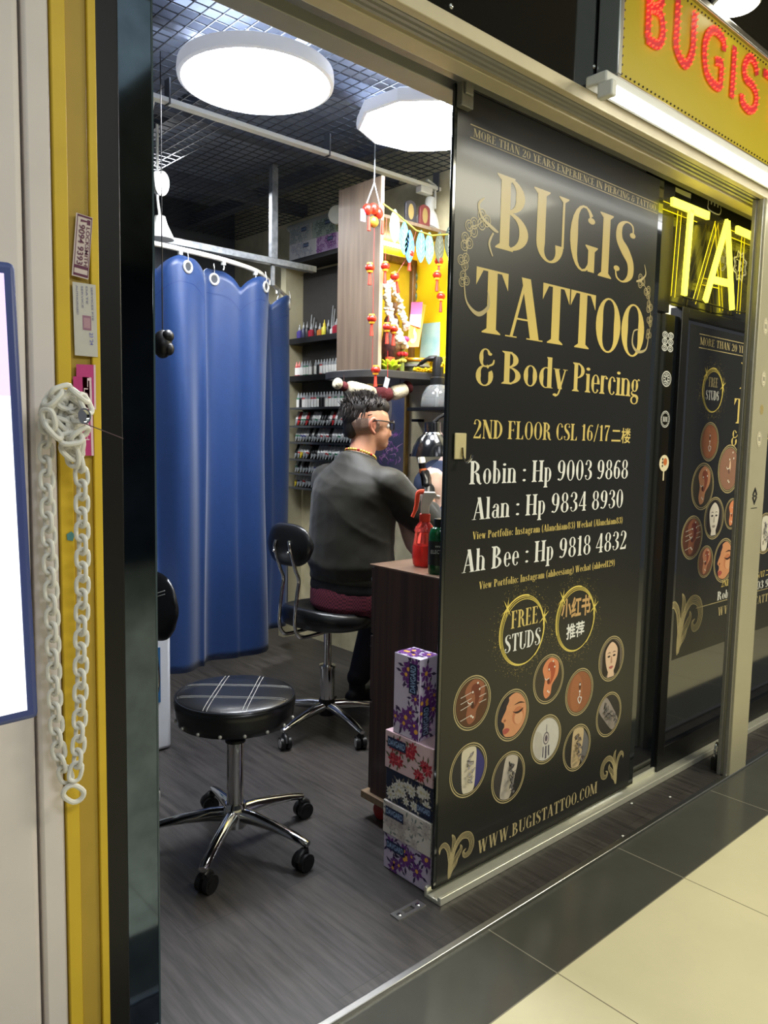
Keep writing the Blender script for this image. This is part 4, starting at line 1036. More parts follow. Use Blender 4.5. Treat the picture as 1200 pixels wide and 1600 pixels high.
for i, (z0, z1) in enumerate(((.62, .835), (.40, .612), (.10, .392))):
    d = MB().box(CX+.008, CY1-.0195, z0, 2.14, CY1-.001, z1).build('drawer', M_walnut, t, bevel=.002)
    zz = z1-.045
    MB().cyl((CX+.05, CY1-.001, zz), (CX+.05, CY1+.022, zz), .005, n=10).cyl((CX+.12, CY1-.001, zz), (CX+.12, CY1+.022, zz), .005, n=10).cyl((CX+.03, CY1+.022, zz), (CX+.14, CY1+.022, zz), .006, n=10).build('handle', M_chrome, d)
for x in (CX+.035, 2.11):
    for y in (CY0+.04, CY1-.04):
        MB().cyl((x, y, .05), (x, y, .068), .008).mi(1).cyl((x-.012, y, .027), (x+.012, y, .027), .027, n=20).build('caster', [M_chrome, mat('red_wheel', (150, 40, 36), .45, var=0)], t)

def flowers(fl, mb, w, h, seed, n, r, cols):
    rr = random.Random(seed)
    for i in range(n):
        x, y = rr.uniform(.08, .92)*w, rr.uniform(.1, .9)*h; q = r*rr.uniform(.7, 1.15); a0 = rr.uniform(0, 6)
        for k in range(4):          # leaves
            a = a0+k*1.57+.5; mb.mi(cols[2]); px_, py_ = x+q*1.35*math.cos(a), y+q*1.35*math.sin(a)
            P = [(px_+q*.5*math.cos(a), py_+q*.5*math.sin(a)), (px_-q*.18*math.sin(a), py_+q*.18*math.cos(a)), (px_-q*.6*math.cos(a), py_-q*.6*math.sin(a)), (px_+q*.18*math.sin(a), py_-q*.18*math.cos(a))]
            fl.poly(mb, [(min(max(u_, .001), w-.001), min(max(v_, .001), h-.001)) for u_, v_ in P], 1)
        for k in range(7):
            a = a0+k*2*PI/7; mb.mi(cols[0])
            P = [(x, y), (x+q*.72*math.cos(a-.38), y+q*.72*math.sin(a-.38)), (x+q*1.1*math.cos(a), y+q*1.1*math.sin(a)), (x+q*.72*math.cos(a+.38), y+q*.72*math.sin(a+.38))]
            fl.poly(mb, [(min(max(u_, .001), w-.001), min(max(v_, .001), h-.001)) for u_, v_ in P], 2)
        mb.mi(cols[1]); fl.disc(mb, min(max(x, q*.3), w-q*.3), min(max(y, q*.3), h-q*.3), q*.26, 3, 10)
M_navy = pr((34, 44, 78)); M_lab = pr((150, 176, 214))
def carton(label, corners, z0, z1, base, cols, seed, n, r, texts=(), name='glove_box', group=None):
    """corners: left, near, right footprint points; the far one completes the parallelogram"""
    a, b_, c = [Vector((p[0], p[1], 0)) for p in corners]; d = a+c-b_
    t = thing(name, label, 'box', ((a.x+c.x)/2, (a.y+c.y)/2, z0), group)
    MB().prism([(p.x, p.y) for p in (a, b_, c, d)], (0, 0, z0), (1, 0, 0), (0, 1, 0), (0, 0, z1-z0)).build('carton', pr(base), t, bevel=.0015)
    ms = [pr(x) for x in cols]; h = z1-z0
    for i, (p, q) in enumerate(((a, b_), (b_, c))):
        L_ = (q-p).length; u_ = (q-p)/L_; n_ = Vector((u_.y, -u_.x, 0))
        fl_ = Flat((p.x, p.y, z0), u_, (0, 0, 1), n_, .0004); mb = MB(); flowers(fl_, mb, L_, h, seed+i, max(3, int(2.6*n*L_/.2)), r, (0, 1, 2))
        mb.build('printed_flowers', ms, t, smooth=0, recalc=False)
        for (fi, x, y, w, hh, vert) in texts:
            if fi != i: continue
            o_ = Vector((p.x, p.y, z0))
            mb = MB(); fl_.poly(mb, [(x, y), (x+w, y), (x+w, y+hh), (x, y+hh)], 4); pl = mb.build('brand_label', M_navy, t, smooth=0, recalc=False)
            if vert: sans('DAVGARD', o_+u_*(x+w*.85)+Vector((0, 0, y+hh*.05)), Vector((0, 0, 1)), -u_, n_, w*.7, hh*.9, 'lettering', M_lab, pl, .02, .0022)
            else: sans('DAVGARD', o_+u_*(x+w*.05)+Vector((0, 0, y+hh*.2)), u_, (0, 0, 1), n_, hh*.62, w*.9, 'lettering', M_lab, pl, .02, .0022)
    fl_ = Flat((a.x, a.y, z1), (b_-a).normalized(), (d-a).normalized(), (0, 0, 1), .0004); mb = MB()
    flowers(fl_, mb, (b_-a).length, (d-a).length, seed+5, 5, r, (0, 1, 2)); mb.build('printed_flowers', ms, t, smooth=0, recalc=False)
    return t
bx = 1.451
def foot(x0, y1, y0, w): return [(x0, y1), (x0, y0), (x0+w, y0)]
V1 = ((112, 56, 136), (236, 178, 80), (60, 44, 84))
carton('lilac flowered carton at the bottom of the box stack beside the cabinet', foot(1.452, 1.585, 1.393, .145), .002, .108, (206, 192, 216), V1, 11, 5, .022, [(0, .012, .062, .075, .028, 0)])
carton('white carton with pale leaf print, second from the bottom of the box stack', foot(1.449, 1.588, 1.393, .145), .109, .206, (222, 214, 208), ((196, 186, 182), (170, 160, 158), (132, 140, 134)), 12, 6, .02, [(0, .012, .055, .075, .028, 0)])
carton('navy carton with white blossoms in the middle of the box stack', foot(1.453, 1.583, 1.393, .145), .207, .304, (32, 40, 66), ((226, 222, 214), (206, 196, 160), (120, 112, 100)), 13, 9, .017, [(0, .13, .012, .055, .026, 0)])
carton('pink carton with red flowers under the upright purple box', foot(1.450, 1.586, 1.393, .145), .305, .415, (222, 190, 196), ((176, 44, 62), (216, 90, 96), (96, 92, 66)), 14, 6, .018, [(0, .012, .065, .075, .03, 0)])
q1, q2, q3 = at(614, 1143, 2, .416), at(654, 1160, 2, .416), at(678, 1150, 2, .416)
carton('purple flowered carton standing upright on top of the box stack', [q1, q2, (q2.x+(q3.x-q2.x)*1.25, q2.y+(q3.y-q2.y)*1.25)], .416, .648, (214, 202, 226), V1, 15, 11, .024, [(0, .062, .13, .03, .085, 1), (1, .012, .012, .03, .085, 1)])

# spray bottle and green bottle on the cabinet
sp = at(662, 884, 2, CZ1)
M_redcl = mat('red_clear_plastic', (255, 112, 104), 0.08, var=0, trans=0.75, ior=1.3)
t = thing('spray_bottle', 'red translucent spray bottle with orange and white trigger head on the cabinet', 'bottle', (sp.x, sp.y, CZ1))
MB().lathe([(0, .0), (.030, .0), (.035, .006), (.038, .03), (.037, .06), (.031, .10), (.030, .108), (.033, .112), (.028, .125), (.016, .140), (.014, .150), (0, .150)], (sp.x, sp.y, CZ1+.0005), n=32).build('body', M_redcl, t)
MB().lathe([(0, .003), (.031, .003), (.034, .03), (.034, .066), (0, .066)], (sp.x, sp.y, CZ1+.001), n=28).build('liquid', mat('red_liquid', (244, 70, 72), .1, var=0, trans=.6), t)
MB().lathe([(.017, .142), (.0175, .165), (.014, .168)], (sp.x, sp.y, CZ1), n=24).build('collar', mat('red_plastic', (224, 62, 44), .35, var=0), t)
dv = Vector((.74, -.67, 0)).normalized()
def S3(f, z): return (sp.x+dv.x*f, sp.y+dv.y*f, CZ1+z)
mb = MB().loft([[Vector(S3(f+hw*c_, z))+Vector((-dv.y, dv.x, 0))*.013*s_ for c_, s_ in ((-1, -1), (1, -1), (1, 1), (-1, 1))] for f, z, hw in ((0, .166, .013), (0, .19, .013), (.006, .21, .018), (.014, .226, .022), (.012, .236, .018))])
mb.build('spray_head', mat('cream_plastic', (226, 214, 200), .4, var=0), t, bevel=.003)
MB().tube([S3(.030, .222), S3(.045, .219)], [.007, .006], 10).build('nozzle', mat('cream_plastic', (226, 214, 200)), t)
MB().tube(crv([S3(-.004, .236), S3(-.022, .232), S3(-.026, .205), S3(-.030, .18), S3(-.040, .155)], 5), [.010]*11+[.009]*5+[.007]*5, 8, sq=(1, .8)).build('trigger', mat('orange_plastic', (240, 84, 50), .35, var=0), t)
gp = at(683, 896, 2, CZ1)
t = thing('green_bottle', 'dark green bottle with a black printed label next to the red spray bottle', 'bottle', (gp.x, gp.y, CZ1))
MB().lathe([(0, 0), (.026, 0), (.028, .004), (.028, .118), (.022, .135), (.012, .142), (0, .142)], (gp.x, gp.y, CZ1+.0005), n=28).build('body', mat('green_glass', (16, 84, 48), .1, var=0, trans=.35), t)
MB().lathe([(.0284, .028), (.0286, .03), (.0286, .098), (.0284, .10)], (gp.x, gp.y, CZ1), n=28).build('label_wrap', pr((24, 28, 28)), t)
MB().lathe([(0, .142), (.013, .142), (.013, .165), (0, .168)], (gp.x, gp.y, CZ1), n=20).build('cap', M_blackpl, t)
vd = Vector((gp.x, gp.y, 0)).normalized(); ud = Vector((vd.y, -vd.x, 0))
oo = Vector((gp.x, gp.y, CZ1))-vd*.0292
sans('ELECTA', oo-ud*.020+Vector((0, 0, .064)), ud, (0, 0, 1), -vd, .011, .040, 'lettering', pr((190, 196, 190)), t, 0, .0012)
sans('vvv', oo-ud*.008+Vector((0, 0, .082)), ud, (0, 0, 1), -vd, .006, .016, 'lettering', pr((190, 196, 190)), t, 0, .0012)
# ---------------------------------------------------------------- curtain, rail, steel rack
TZ = 2.03
RAIL = crv([(1.25, 3.085, TZ), (1.52, 3.100, TZ), (1.82, 3.146, TZ), (2.046, 3.229, TZ), (2.17, 3.33, TZ), (2.30, 3.46, TZ), (2.45, 3.60, TZ), (2.62, 3.76, TZ)], 10)
t = thing('curtain_rail', 'white curved curtain rail under the grey steel bar', 'curtain rail', (1.9, 3.2, TZ))
MB().tube(RAIL, .010, 8, sq=(.8, 1.1)).build('rail', mat('ivory_plastic', (214, 210, 200), .4, var=0), t)
def rail_pt(s_):
    acc = 0
    for a, b_ in zip(RAIL, RAIL[1:]):
        d = (b_-a).length
        if acc+d >= s_: return a+(b_-a)*((s_-acc)/d), (b_-a).normalized()
        acc += d
    return RAIL[-1], (RAIL[-1]-RAIL[-2]).normalized()
HK = [.115, .35, .585, .82, 1.055, 1.29, 1.50]
for s_ in HK:
    p, _ = rail_pt(s_)
    MB().obox((p.x, p.y, p.z-.012), (.016, .016, .022)).tube([(p.x, p.y, p.z-.02), (p.x+.004, p.y, p.z-.032), (p.x, p.y, p.z-.045)], .003, 6).build('glider', M_plast, t)
M_blue = mat('blue_curtain_fabric', (23, 53, 102), 0.40, var=.05, scale=40, sheen=.2, bump=.05, bdist=.002)
ct = thing('curtain', 'long blue curtain with metal eyelets hanging from the white rail', 'curtain', (1.9, 3.25, .14))
def fold(s_, z):
    d = (1.99-z)/1.86
    # eyelets are pinned at hooks; cloth swings between them
    b_ = .052*math.cos(PI*(s_-.35)/.235)+.020*math.cos(3*PI*(s_-.35)/.235+.5*z)*min(1, 2*d+.3)+.008*math.sin(44*s_)*min(1, 1.5*d)
    return b_*(1.0-.2*d)+.012*math.sin(2.2*z+9*s_)*d+.006*math.sin(31*s_+3*z)
def cpt(s_, z):
    p, tg = rail_pt(s_)
    n_ = Vector((tg.y, -tg.x, 0)); k = fold(s_, z)
    return Vector((p.x, p.y, z))+n_*k+tg*(.020*math.sin(2*PI*(s_-.35)/.235))
def ctop(s_):
    hk = min(abs(s_-h) for h in HK)
    return 1.992-.062*min(1, max(0, hk-.025)/.085)**1.3
grid = []
NZ, NS = 46, 170
for i in range(NZ+1):
    row = []
    for j in range(NS+1):
        s_ = .17+1.42*j/NS; zt = ctop(s_); zb = .185+.012*math.sin(7*s_)
        f = i/NZ; z = zt+(zb-zt)*(f if f > .08 else f)
        row.append(cpt(s_, z))
    grid.append(row)
MB().sheet(grid).build('cloth', M_blue, ct, smooth=180, recalc=False, solid=.002)
mb = MB()
mb.sheet([[cpt(.17+1.27*j/NS, ctop(.17+1.27*j/NS)-.105-dz)-Vector((0, 0, 0))+Vector((-.0015, -.0022, 0)) for j in range(NS+1)] for dz in (0, .004)])
mb.build('hem_stitch', mat('dark_blue_thread', (20, 48, 100), .6, var=0), ct, smooth=0, recalc=False)
for s_ in HK[1:]:
    z = ctop(s_)-.042; c0 = cpt(s_, z); tg = (cpt(s_+.02, z)-cpt(s_-.02, z)).normalized()
    n_ = Vector((tg.y, -tg.x, 0)).normalized(); M3 = Matrix((tg, Vector((0, 0, 1)), n_)).transposed()
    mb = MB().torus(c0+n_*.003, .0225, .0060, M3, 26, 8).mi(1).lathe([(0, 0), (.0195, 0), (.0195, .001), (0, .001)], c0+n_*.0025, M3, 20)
    mb.mi(0).tube([c0+n_*.006+Vector((0, 0, .020)), c0+n_*.006+Vector((0, 0, .045)), c0+Vector((0, 0, .07))], .0016, 6)
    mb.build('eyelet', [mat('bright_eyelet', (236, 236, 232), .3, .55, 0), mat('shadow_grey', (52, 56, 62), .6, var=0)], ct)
M_galv = mat('galvanised_steel', (112, 116, 122), .45, .5, scale=40, col2=(150, 154, 158))
t = thing('steel_rack_frame', 'grey galvanised steel bar and post frame hung over the curtain', 'frame', (1.8, 3.3, 2.0))
MB().box(.6, 3.265, 2.085, 2.44, 3.305, 2.115).build('crossbar', M_galv, t, bevel=.002)
MB().box(2.170, 3.27, 2.115, 2.205, 3.30, 2.56).build('post', M_galv, t, bevel=.002)
MB().box(2.178, 3.282, 1.985, 2.196, 3.292, 2.085).build('hanger_rod', M_galv, t)
MB().box(1.72, 3.9, 1.9, 1.76, 3.94, 2.60).build('post', M_blackm, t)
# ---------------------------------------------------------------- ceiling lamps, track, spotlights
M_lampon = mat('lamp_glow', (255, 255, 255), .4, var=0, emit=(244, 248, 255), es=LAMP)
def disc_lamp(c, r, n, label, rot=0.0):
    t = thing('ceiling_lamp', label, 'lamp', (c[0], c[1], 2.45))
    M3 = rotz(rot)
    MB().lathe([(0, .055), (r*.93, .055), (r, .045), (r*1.01, .02), (r, .004), (r*.955, 0), (r*.95, .008), (0, .008)], (c[0], c[1], 2.45), M3, n).build('rim', mat('glowing_rim', (228, 230, 234), .4, var=0, emit=(235, 240, 255), es=.35), t, smooth=40 if n > 20 else 20)
    MB().lathe([(0, .004), (r*.945, .004), (r*.945, .0075), (0, .0075)], (c[0], c[1], 2.45), M3, n).build('diffuser', M_lampon, t)
    MB().lathe([(0, .0555), (r*.85, .0555), (r*.85, .058), (0, .058)], (c[0], c[1], 2.45), M3, n).build('ceiling_fill_disc', mat('ceiling_fill_glow', (255, 255, 255), .4, var=0, emit=(220, 232, 255), es=24), t)  # unseen glowing disc added on the lamp's back to brighten the ceiling
    for dx, dy in ((.1, .1), (-.1, -.1)):
        MB().cyl((c[0]+dx, c[1]+dy, 2.505), (c[0]+dx, c[1]+dy, 2.56), .006, n=8).build('hanger', M_plast, t)
disc_lamp((1.515, 2.385), .265, 56, 'round white ceiling lamp, the nearer one hanging in full view')
disc_lamp((2.19, 2.245), .265, 10, 'faceted white ceiling lamp, partly cut off by the poster door', R(132))
ya, yb_ = at(250, 155, 2, 2.47), at(712, 302, 2, 2.47)
t = thing('lighting_track', 'long white lighting track crossing the dark mesh ceiling', 'lighting track', (2.0, ya.y, 2.46))
MB().box(.4, ya.y-.017, 2.462, yb_.x, ya.y+.017, 2.480).build('rail', M_plast, t, bevel=.002)
for px_ in (262, 515, 688):
    p = at(px_, 155+(px_-250)*.317, 2, 2.47)
    MB().box(p.x-.003, ya.y-.020, 2.457, p.x+.003, ya.y+.020, 2.55).build('clip', mat('grey_clip', (90, 92, 96), .5, var=0), t)
def aim(d):
    d = Vector(d).normalized(); u_ = d.cross(Vector((0, 0, 1))); u_ = u_.normalized() if u_.length > .01 else Vector((1, 0, 0)); w = d.cross(u_)
    return Matrix((u_, w, d)).transposed()
# bell spotlight at the end of the track
p = at(667, 346, 1, ya.y)
t = thing('spotlight', 'white bell-shaped spotlight on a bracket at the end of the lighting track', 'spotlight', (p.x, p.y, p.z))
D = Vector((-.25, -.05, -1)).normalized(); M3 = aim(D)
o_ = Vector(p)-D*.07
MB().lathe([(0, -.05), (.022, -.05), (.026, -.04), (.026, .01), (.030, .015), (.045, .035), (.062, .075), (.068, .10), (.068, .115), (.060, .117), (.052, .10), (0, .06)], o_, M3, 28).build('shade', M_plast, t)
MB().lathe([(0, .1), (.05, .1), (.058, .108), (0, .110)], o_, M3, 24).build('bulb_face', mat('faint_glow_bulb_face', (236, 236, 230), .3, var=0, emit=(255, 255, 250), es=.5), t)  # bulb face with a faint glow of its own
a = Vector((p.x+.052, p.y, p.z+.07))
MB().tube([a-Vector((.03, 0, 0)), a, a+Vector((0, 0, .11)), a+Vector((-.06, 0, .125))], .009, 8, sq=(1, .7)).build('bracket', M_plast, t)
MB().box(a.x-.115, ya.y-.02, 2.43, a.x-.035, ya.y+.02, 2.462).build('track_adapter', M_plast, t, bevel=.004)
# spot on a pipe by the wood panel
pw = mat('aged_white_pipe', (176, 178, 170), .5, var=.04)
e0, e1 = at(452, 358, 0, 2.70), at(540, 330, 0, 2.70)
t = thing('conduit_pipe', 'pale pipe running above the cartons towards the wood panel', 'pipe', e0)
MB().tube([e0, e1], .018, 12).build('pipe', pw, t)
p = at(531, 338, 0, 2.62)
t = thing('spotlight', 'stubby white cylinder spotlight at the top corner of the wood panel', 'spotlight', p)
D = Vector((-.8, -.55, -.1)).normalized()
MB().lathe([(0, -.06), (.03, -.06), (.036, -.05), (.036, .0), (.048, .02), (.05, .05), (.046, .056), (0, .056)], p, aim(D), 24).build('housing', pw, t)
MB().tube([Vector(p)-D*.06, Vector(p)-D*.1+Vector((0, 0, .02)), Vector(p)+Vector((.03, .06, .05))], .014, 8).build('arm', pw, t)
# lit and unlit spots by the dark glass
p = at(247, 286, 1, 2.9)
t = thing('spotlight', 'round glowing spotlight just right of the dark glass near the ceiling', 'spotlight', p)
MB().lathe([(0, -.05), (.03, -.05), (.042, 0), (.045, .02), (.04, .022), (0, .018)], p, aim((.5, -.9, -.2)), 24).build('housing', M_plast, t)
MB().lathe([(0, .022), (.038, .022), (.03, .03), (0, .034)], p, aim((.5, -.9, -.2)), 24).build('bulb_face', mat('spot_glow', (255, 255, 255), .3, var=0, emit=(250, 252, 255), es=7), t)
MB().tube([Vector(p)+Vector((-.02, .05, 0)), Vector(p)+Vector((-.02, .06, .12)), (p.x, p.y+.03, 2.55)], .007, 8).build('stem', M_plast, t)
p = at(250, 357, 1, 3.2)
t = thing('spotlight', 'unlit white spotlight standing over the left end of the steel bar', 'spotlight', p)
MB().lathe([(0, .05), (.022, .05), (.03, .02), (.055, -.03), (.058, -.045), (0, -.045)], p, None, 24).build('shade', M_plast, t)
MB().tube([(p.x, p.y, p.z+.045), (p.x-.01, p.y, p.z+.12), (p.x-.01, p.y, 2.55)], .006, 8).build('stem', M_plast, t)
# dark knobbly ornament hung beside the glass
p = at(254, 538, 1, 2.6)
t = thing('dark_ornament', 'dark knobbly ornament hanging half behind the dark glass before the curtain', 'ornament', p)
MB().ell(p, (.034, .034, .05)).ell((p.x+.010, p.y-.022, p.z+.028), (.022, .018, .022)).ell((p.x+.014, p.y-.022, p.z-.016), (.018, .016, .024)).build('head', M_blackpl, t)
MB().cyl((p.x, p.y, p.z+.05), (p.x, p.y, 2.55), .002, n=6).build('cord', M_blackm, t)

# ---------------------------------------------------------------- ink shelf unit on the right-hand wall
FX = 2.715
M_shelf = mat('black_shelf', (26, 26, 28), .5, var=.05, scale=10)
un = thing('ink_shelf_unit', 'black wall shelf unit packed with rows of small ink bottles', 'shelf', (2.77, 3.5, .93))
YL, YR = 3.88, 3.29
zs = [at(452, y, 0, FX).z for y in (530, 588)]
MB().box(2.80, YR, 1.40, 2.818, YL, 2.22).build('back_panel', mat('dark_back_panel', (48, 46, 44), .6, var=.08), un)
for z in zs: MB().box(FX, YR, z-.034, 2.81, YL+.02, z).build('shelf_board', M_shelf, un, bevel=.002)
MB().box(FX-.06, YR+.03, 2.235, 2.81, YL+.02, 2.262).build('top_board', M_shelf, un, bevel=.002)
rz_ = [at(455, y, 0, FX).z for y in (639, 667, 692, 718, 740, 762)]
for z in rz_: MB().box(FX, YR, z-.004, 2.815, YL+.01, z+.002).mi(1).box(FX-.004, YR, z-.005, FX, YL+.01, z+.008).build('rack_rail', [M_shelf, M_alu], un)
MB().box(2.805, YR, .92, 2.818, YL, 1.40).build('rack_back', M_shelf, un)
struct(MB().box(2.69, YL+.022, .0, 2.82, YL+.075, 2.3).build('trim_10', mat('beige_post', (186, 180, 150), .55, var=.04)))
def bottle_mesh(name, cap, lab, body):
    mb = MB()
    mb.mi(0).lathe([(0, 0), (.0115, 0), (.0125, .003), (.0125, .052), (.009, .058), (.009, .060)], n=12)
    mb.mi(1).lathe([(.0127, .006), (.0127, .050)], n=12)
    mb.mi(2).lathe([(.0095, .058), (.0095, .066), (.0055, .072), (.0030, .086), (0, .087)], n=12)
    o = mb.build('ink_bottle', [body, lab, cap], world=False)
    COL.objects.unlink(o); return o
cb, cw, cr, cg, cbl, cy_, cpk = pr((24, 24, 26)), pr((232, 232, 228)), pr((180, 40, 44)), pr((40, 120, 84)), pr((44, 50, 130)), pr((214, 190, 50)), pr((216, 130, 120))
clr = mat('clear_grey_cap', (150, 154, 156), .25, var=0)
KIND = [bottle_mesh('b', clr, cw, b_) for b_ in (pr((150, 152, 154)), cr, cg, cbl, cy_)]+[bottle_mesh('b', cpk, cw, cr), bottle_mesh('b', clr, cb, cb), bottle_mesh('b', cy_, cw, cy_), bottle_mesh('b', cr, cr, cb)]
rb = random.Random(5)
def put(kind, loc, rot, label, group, sc=1.0):
    o = KIND[kind].copy(); COL.objects.link(o); o.location = loc; o.rotation_euler = rot; o.scale = (sc, sc, sc)
    return tag(o, label, 'ink bottle', group)
y = YL-.02
while y > 3.42:      # second board: neat row of white-labelled bottles
    k = 5 if y > 3.83 else (2 if y > 3.75 and y < 3.80 else (1 if 3.60 < y < 3.63 else rb.choice((0, 0, 0, 6))))
    if rb.random() > .04: put(k, (FX+.03, y, zs[1]), (0, 0, rb.uniform(-.4, .4)), 'small upright white-labelled ink bottle on the board level with the base of the wood panel', 'ink bottles on the second board')
    y -= .027
y = YL-.02
while y > 3.42:
    put(rb.choice((0, 6, 1, 2, 0)), (FX+.045, y, rz_[0]+.004), (0, 0, rb.uniform(-.4, .4)), 'upright ink bottle in the top row of the rack behind the man', 'ink bottles in the top rack row', 1.08)
    y -= .028
for r_i, zz in enumerate(rz_[:5]):
    y = YL-.022
    nm = ('first', 'second', 'third', 'fourth', 'lowest')[r_i]
    while y > (3.30 if r_i < 3 else 3.50):
        if rb.random() > .03 and r_i < 5:
            k = rb.choice((0, 0, 6, 0, 1, 2, 3, 7 if rb.random() < .3 else 0, 8 if rb.random() < .4 else 6))
            zb = rz_[r_i+1]
            if r_i < 5: put(k, (FX+.055, y, zb+.090), (PI+.0, R(-28), rb.uniform(-.15, .15)) if False else (0, PI+R(24), rb.uniform(-.12, .12)), 'ink bottle lying cap-down in the %s slanted rack row from the top' % nm, 'ink bottles in the %s slanted row' % nm)
        y -= .0275
# mixed bottles on the first board
spec = [((70, 60, 130), .05, .022), ((40, 44, 70), .06, .018), ((30, 30, 34), .06, .018), ((150, 30, 50), .045, .026), ((30, 26, 28), .05, .016), ((180, 110, 50), .04, .022), ((206, 196, 60), .055, .02), ((28, 30, 32), .05, .018), ((200, 200, 196), .035, .014), ((140, 30, 48), .05, .03), ((130, 30, 44), .05, .03)]
names = ('violet', 'dark blue', 'small black', 'crimson', 'slim black', 'amber', 'yellow-necked', 'dull black', 'white', 'broad wine-red', 'wine-red')
y = YL-.01
for (c, h, w), nm in zip(spec, names):
    y -= w
    t = thing('ink_bottle', '%s bottle among the mixed bottles on the upper board' % nm, 'ink bottle', (FX+.04, y, zs[0]))
    MB().lathe([(0, 0), (w*.82, 0), (w*.86, .004), (w*.86, h*.8), (w*.4, h), (w*.4, h+.006)], (FX+.04, y, zs[0]), n=16).build('body', pr(c), t)
    MB().lathe([(w*.42, h), (w*.42, h+.012), (w*.18, h+.02), (.002, h+.036), (0, h+.036)], (FX+.04, y, zs[0]), n=12).build('cap', clr if nm != 'yellow-necked' else cy_, t)
    y -= w
for px_, tall in ((484, .14), (488, .12), (520, .15), (517, .17)):
    p = at(px_, 512, 0, FX+.06)
    tag(MB().tube([(p.x, p.y, zs[0]), (p.x+.01, p.y-.006, zs[0]+tall)], [.005, .003], 8).build('needle_tool', clr), 'thin clear tool standing at the back of the upper board %s' % ('near the yellow-necked bottle' if px_ < 500 else 'beside the wood panel'), 'tool', 'clear tools on the upper board at %s' % ('left' if px_ < 500 else 'right'))
# cartons above the unit
def flat_carton(label, p0, p1, z0, z1, base, cols, seed):
    carton(label, [(FX-.05, p0), (FX-.05, p1), (FX+.07, p1)], z0, z1, base, cols, seed, 9, .012, [(0, (p0-p1)*.55, (z1-z0)*.6, .05, .022, 0)])
G1 = ((150, 158, 160), (186, 190, 180), (104, 112, 116)); G2 = ((108, 128, 120), (180, 186, 176), (70, 90, 84))
def yy(px_): return at(px_, 400, 0, FX-.05).y
zt0, zt1, zt2 = 2.263, 2.352, 2.445
flat_carton('grey patterned carton at the left end of the row on top of the ink shelf', yy(452), yy(486), zt1+.001, zt2, (184, 186, 182), G1, 21)
flat_carton('pale green patterned carton on the right of the top row above the ink shelf', yy(488), yy(524), zt1+.001, zt2, (168, 182, 172), G2, 22)
flat_carton('purple patterned carton beside the wood panel above the ink shelf', yy(494), yy(526), zt0, zt1, (196, 168, 206), ((132, 70, 150), (220, 200, 224), (90, 60, 120)), 23)
flat_carton('white patterned carton under the grey one above the ink shelf', yy(452), yy(493), zt0, zt1, (206, 206, 206), ((176, 180, 190), (196, 190, 206), (140, 140, 160)), 24)

# ---------------------------------------------------------------- altar niche
AX, AY0, AY1, AZ = 2.35, 2.655, 2.955, 1.555
M_lam = wood('grey_brown_laminate', (104, 88, 73), (130, 112, 93), .45, (14, 14, .8))
al = thing('altar_cabinet', 'open wood-panelled altar box with bright yellow inside on the right-hand wall', 'cabinet', (2.58, 2.8, AZ))
MB().box(AX-.018, AY0, AZ+.0005, AX, AY1, 2.40).build('side_panel', M_lam, al, bevel=.001)
MB().box(AX-.018, AY0-.004, AZ+.0005, AX+.0, AY0, 2.40).build('front_edge_strip', mat('pale_edge_band', (190, 168, 140), .4, var=.03), al)
M_yel = mat('altar_yellow', (236, 204, 24), .4, var=.03, scale=6)
MB().box(AX, AY1, AZ, 2.819, AY1+.015, 2.24).build('back_panel', M_yel, al)
MB().box(2.812, 2.30, AZ, 2.8195, AY1, 2.24).build('wall_panel', M_yel, al)
MB().box(AX, AY0, 2.225, 2.819, AY1+.015, 2.24).build('top_panel', M_lam, al)
bd = crv([(2.335, 2.99), (2.085, 3.0), (2.07, 2.90), (2.20, 2.70), (2.36, 2.625), (2.60, 2.55), (2.815, 2.50)], 8)
poly = [(p[0], p[1]) for p in [(2.335, 3.0)]+[(v.x, v.y) for v in crv([(2.30, 3.0, 0), (2.27, 2.88, 0), (2.29, 2.72, 0), (2.36, 2.63, 0), (2.55, 2.60, 0), (2.74, 2.50, 0), (2.815, 2.40, 0)], 6)]+[(2.815, 3.0)]]
MB().prism(poly, (0, 0, AZ-.036), (1, 0, 0), (0, 1, 0), (0, 0, .036)).build('shelf_board', mat('dark_board', (58, 56, 54), .4, var=.05, scale=12), al, bevel=.008)
MB().cyl((2.42, 2.93, 2.205), (2.75, 2.93, 2.205), .010).build('lamp_strip', mat('warm_strip', (255, 250, 220), .4, var=0, emit=(255, 240, 190), es=17), al)
# framed deity print replaced by a plain calligraphy panel in a carved frame
def ayp(px_, py_, y_=AY1-.01): return at(px_, py_, 1, y_)
t = thing('carved_frame', 'carved dark gold frame round a yellow panel at the back of the altar', 'frame', ayp(618, 560))
a, b_ = ayp(600, 405), ayp(636, 420); x0, x1 = AX+.005, b_.x+.01; z1, z0 = a.z, AZ+.0
MB().box(x0, AY1-.02, z0, x1, AY1-.001, z1).build('yellow_print', mat('print_yellow', (214, 186, 40), .5, var=.06), t)
mb = MB().box(x0, AY1-.045, z1-.012, x1+.03, AY1-.002, z1+.022).box(x1, AY1-.045, z0, x1+.028, AY1-.002, z1)
mb.build('frame_bars', wood('carved_gold', (96, 66, 34), (150, 112, 60), .4, (10, 10, 3)), t, bevel=.006)
for k in range(5):
    MB().ell((x1+.036, AY1-.04, z1-.06-.05*k), (.02, .012, .026), n=12).build('carved_boss', mat('jade_boss', (92, 108, 70), .35, var=.2, scale=60), t)
mb = MB()
for k in range(7): mb.ell((x0+.02+.026*k, AY1-.05, z1+.032+.008*math.sin(k*2)), (.013, .01, .02), n=10, m=6)
mb.build('carved_crest', wood('carved_gold', (96, 66, 34), (150, 112, 60), .4, (10, 10, 3)), t)
mb = MB(); q = Flat((0, AY1-.0205, 0), (1, 0, 0), (0, 0, 1), (0, -1, 0))
rr = random.Random(2)
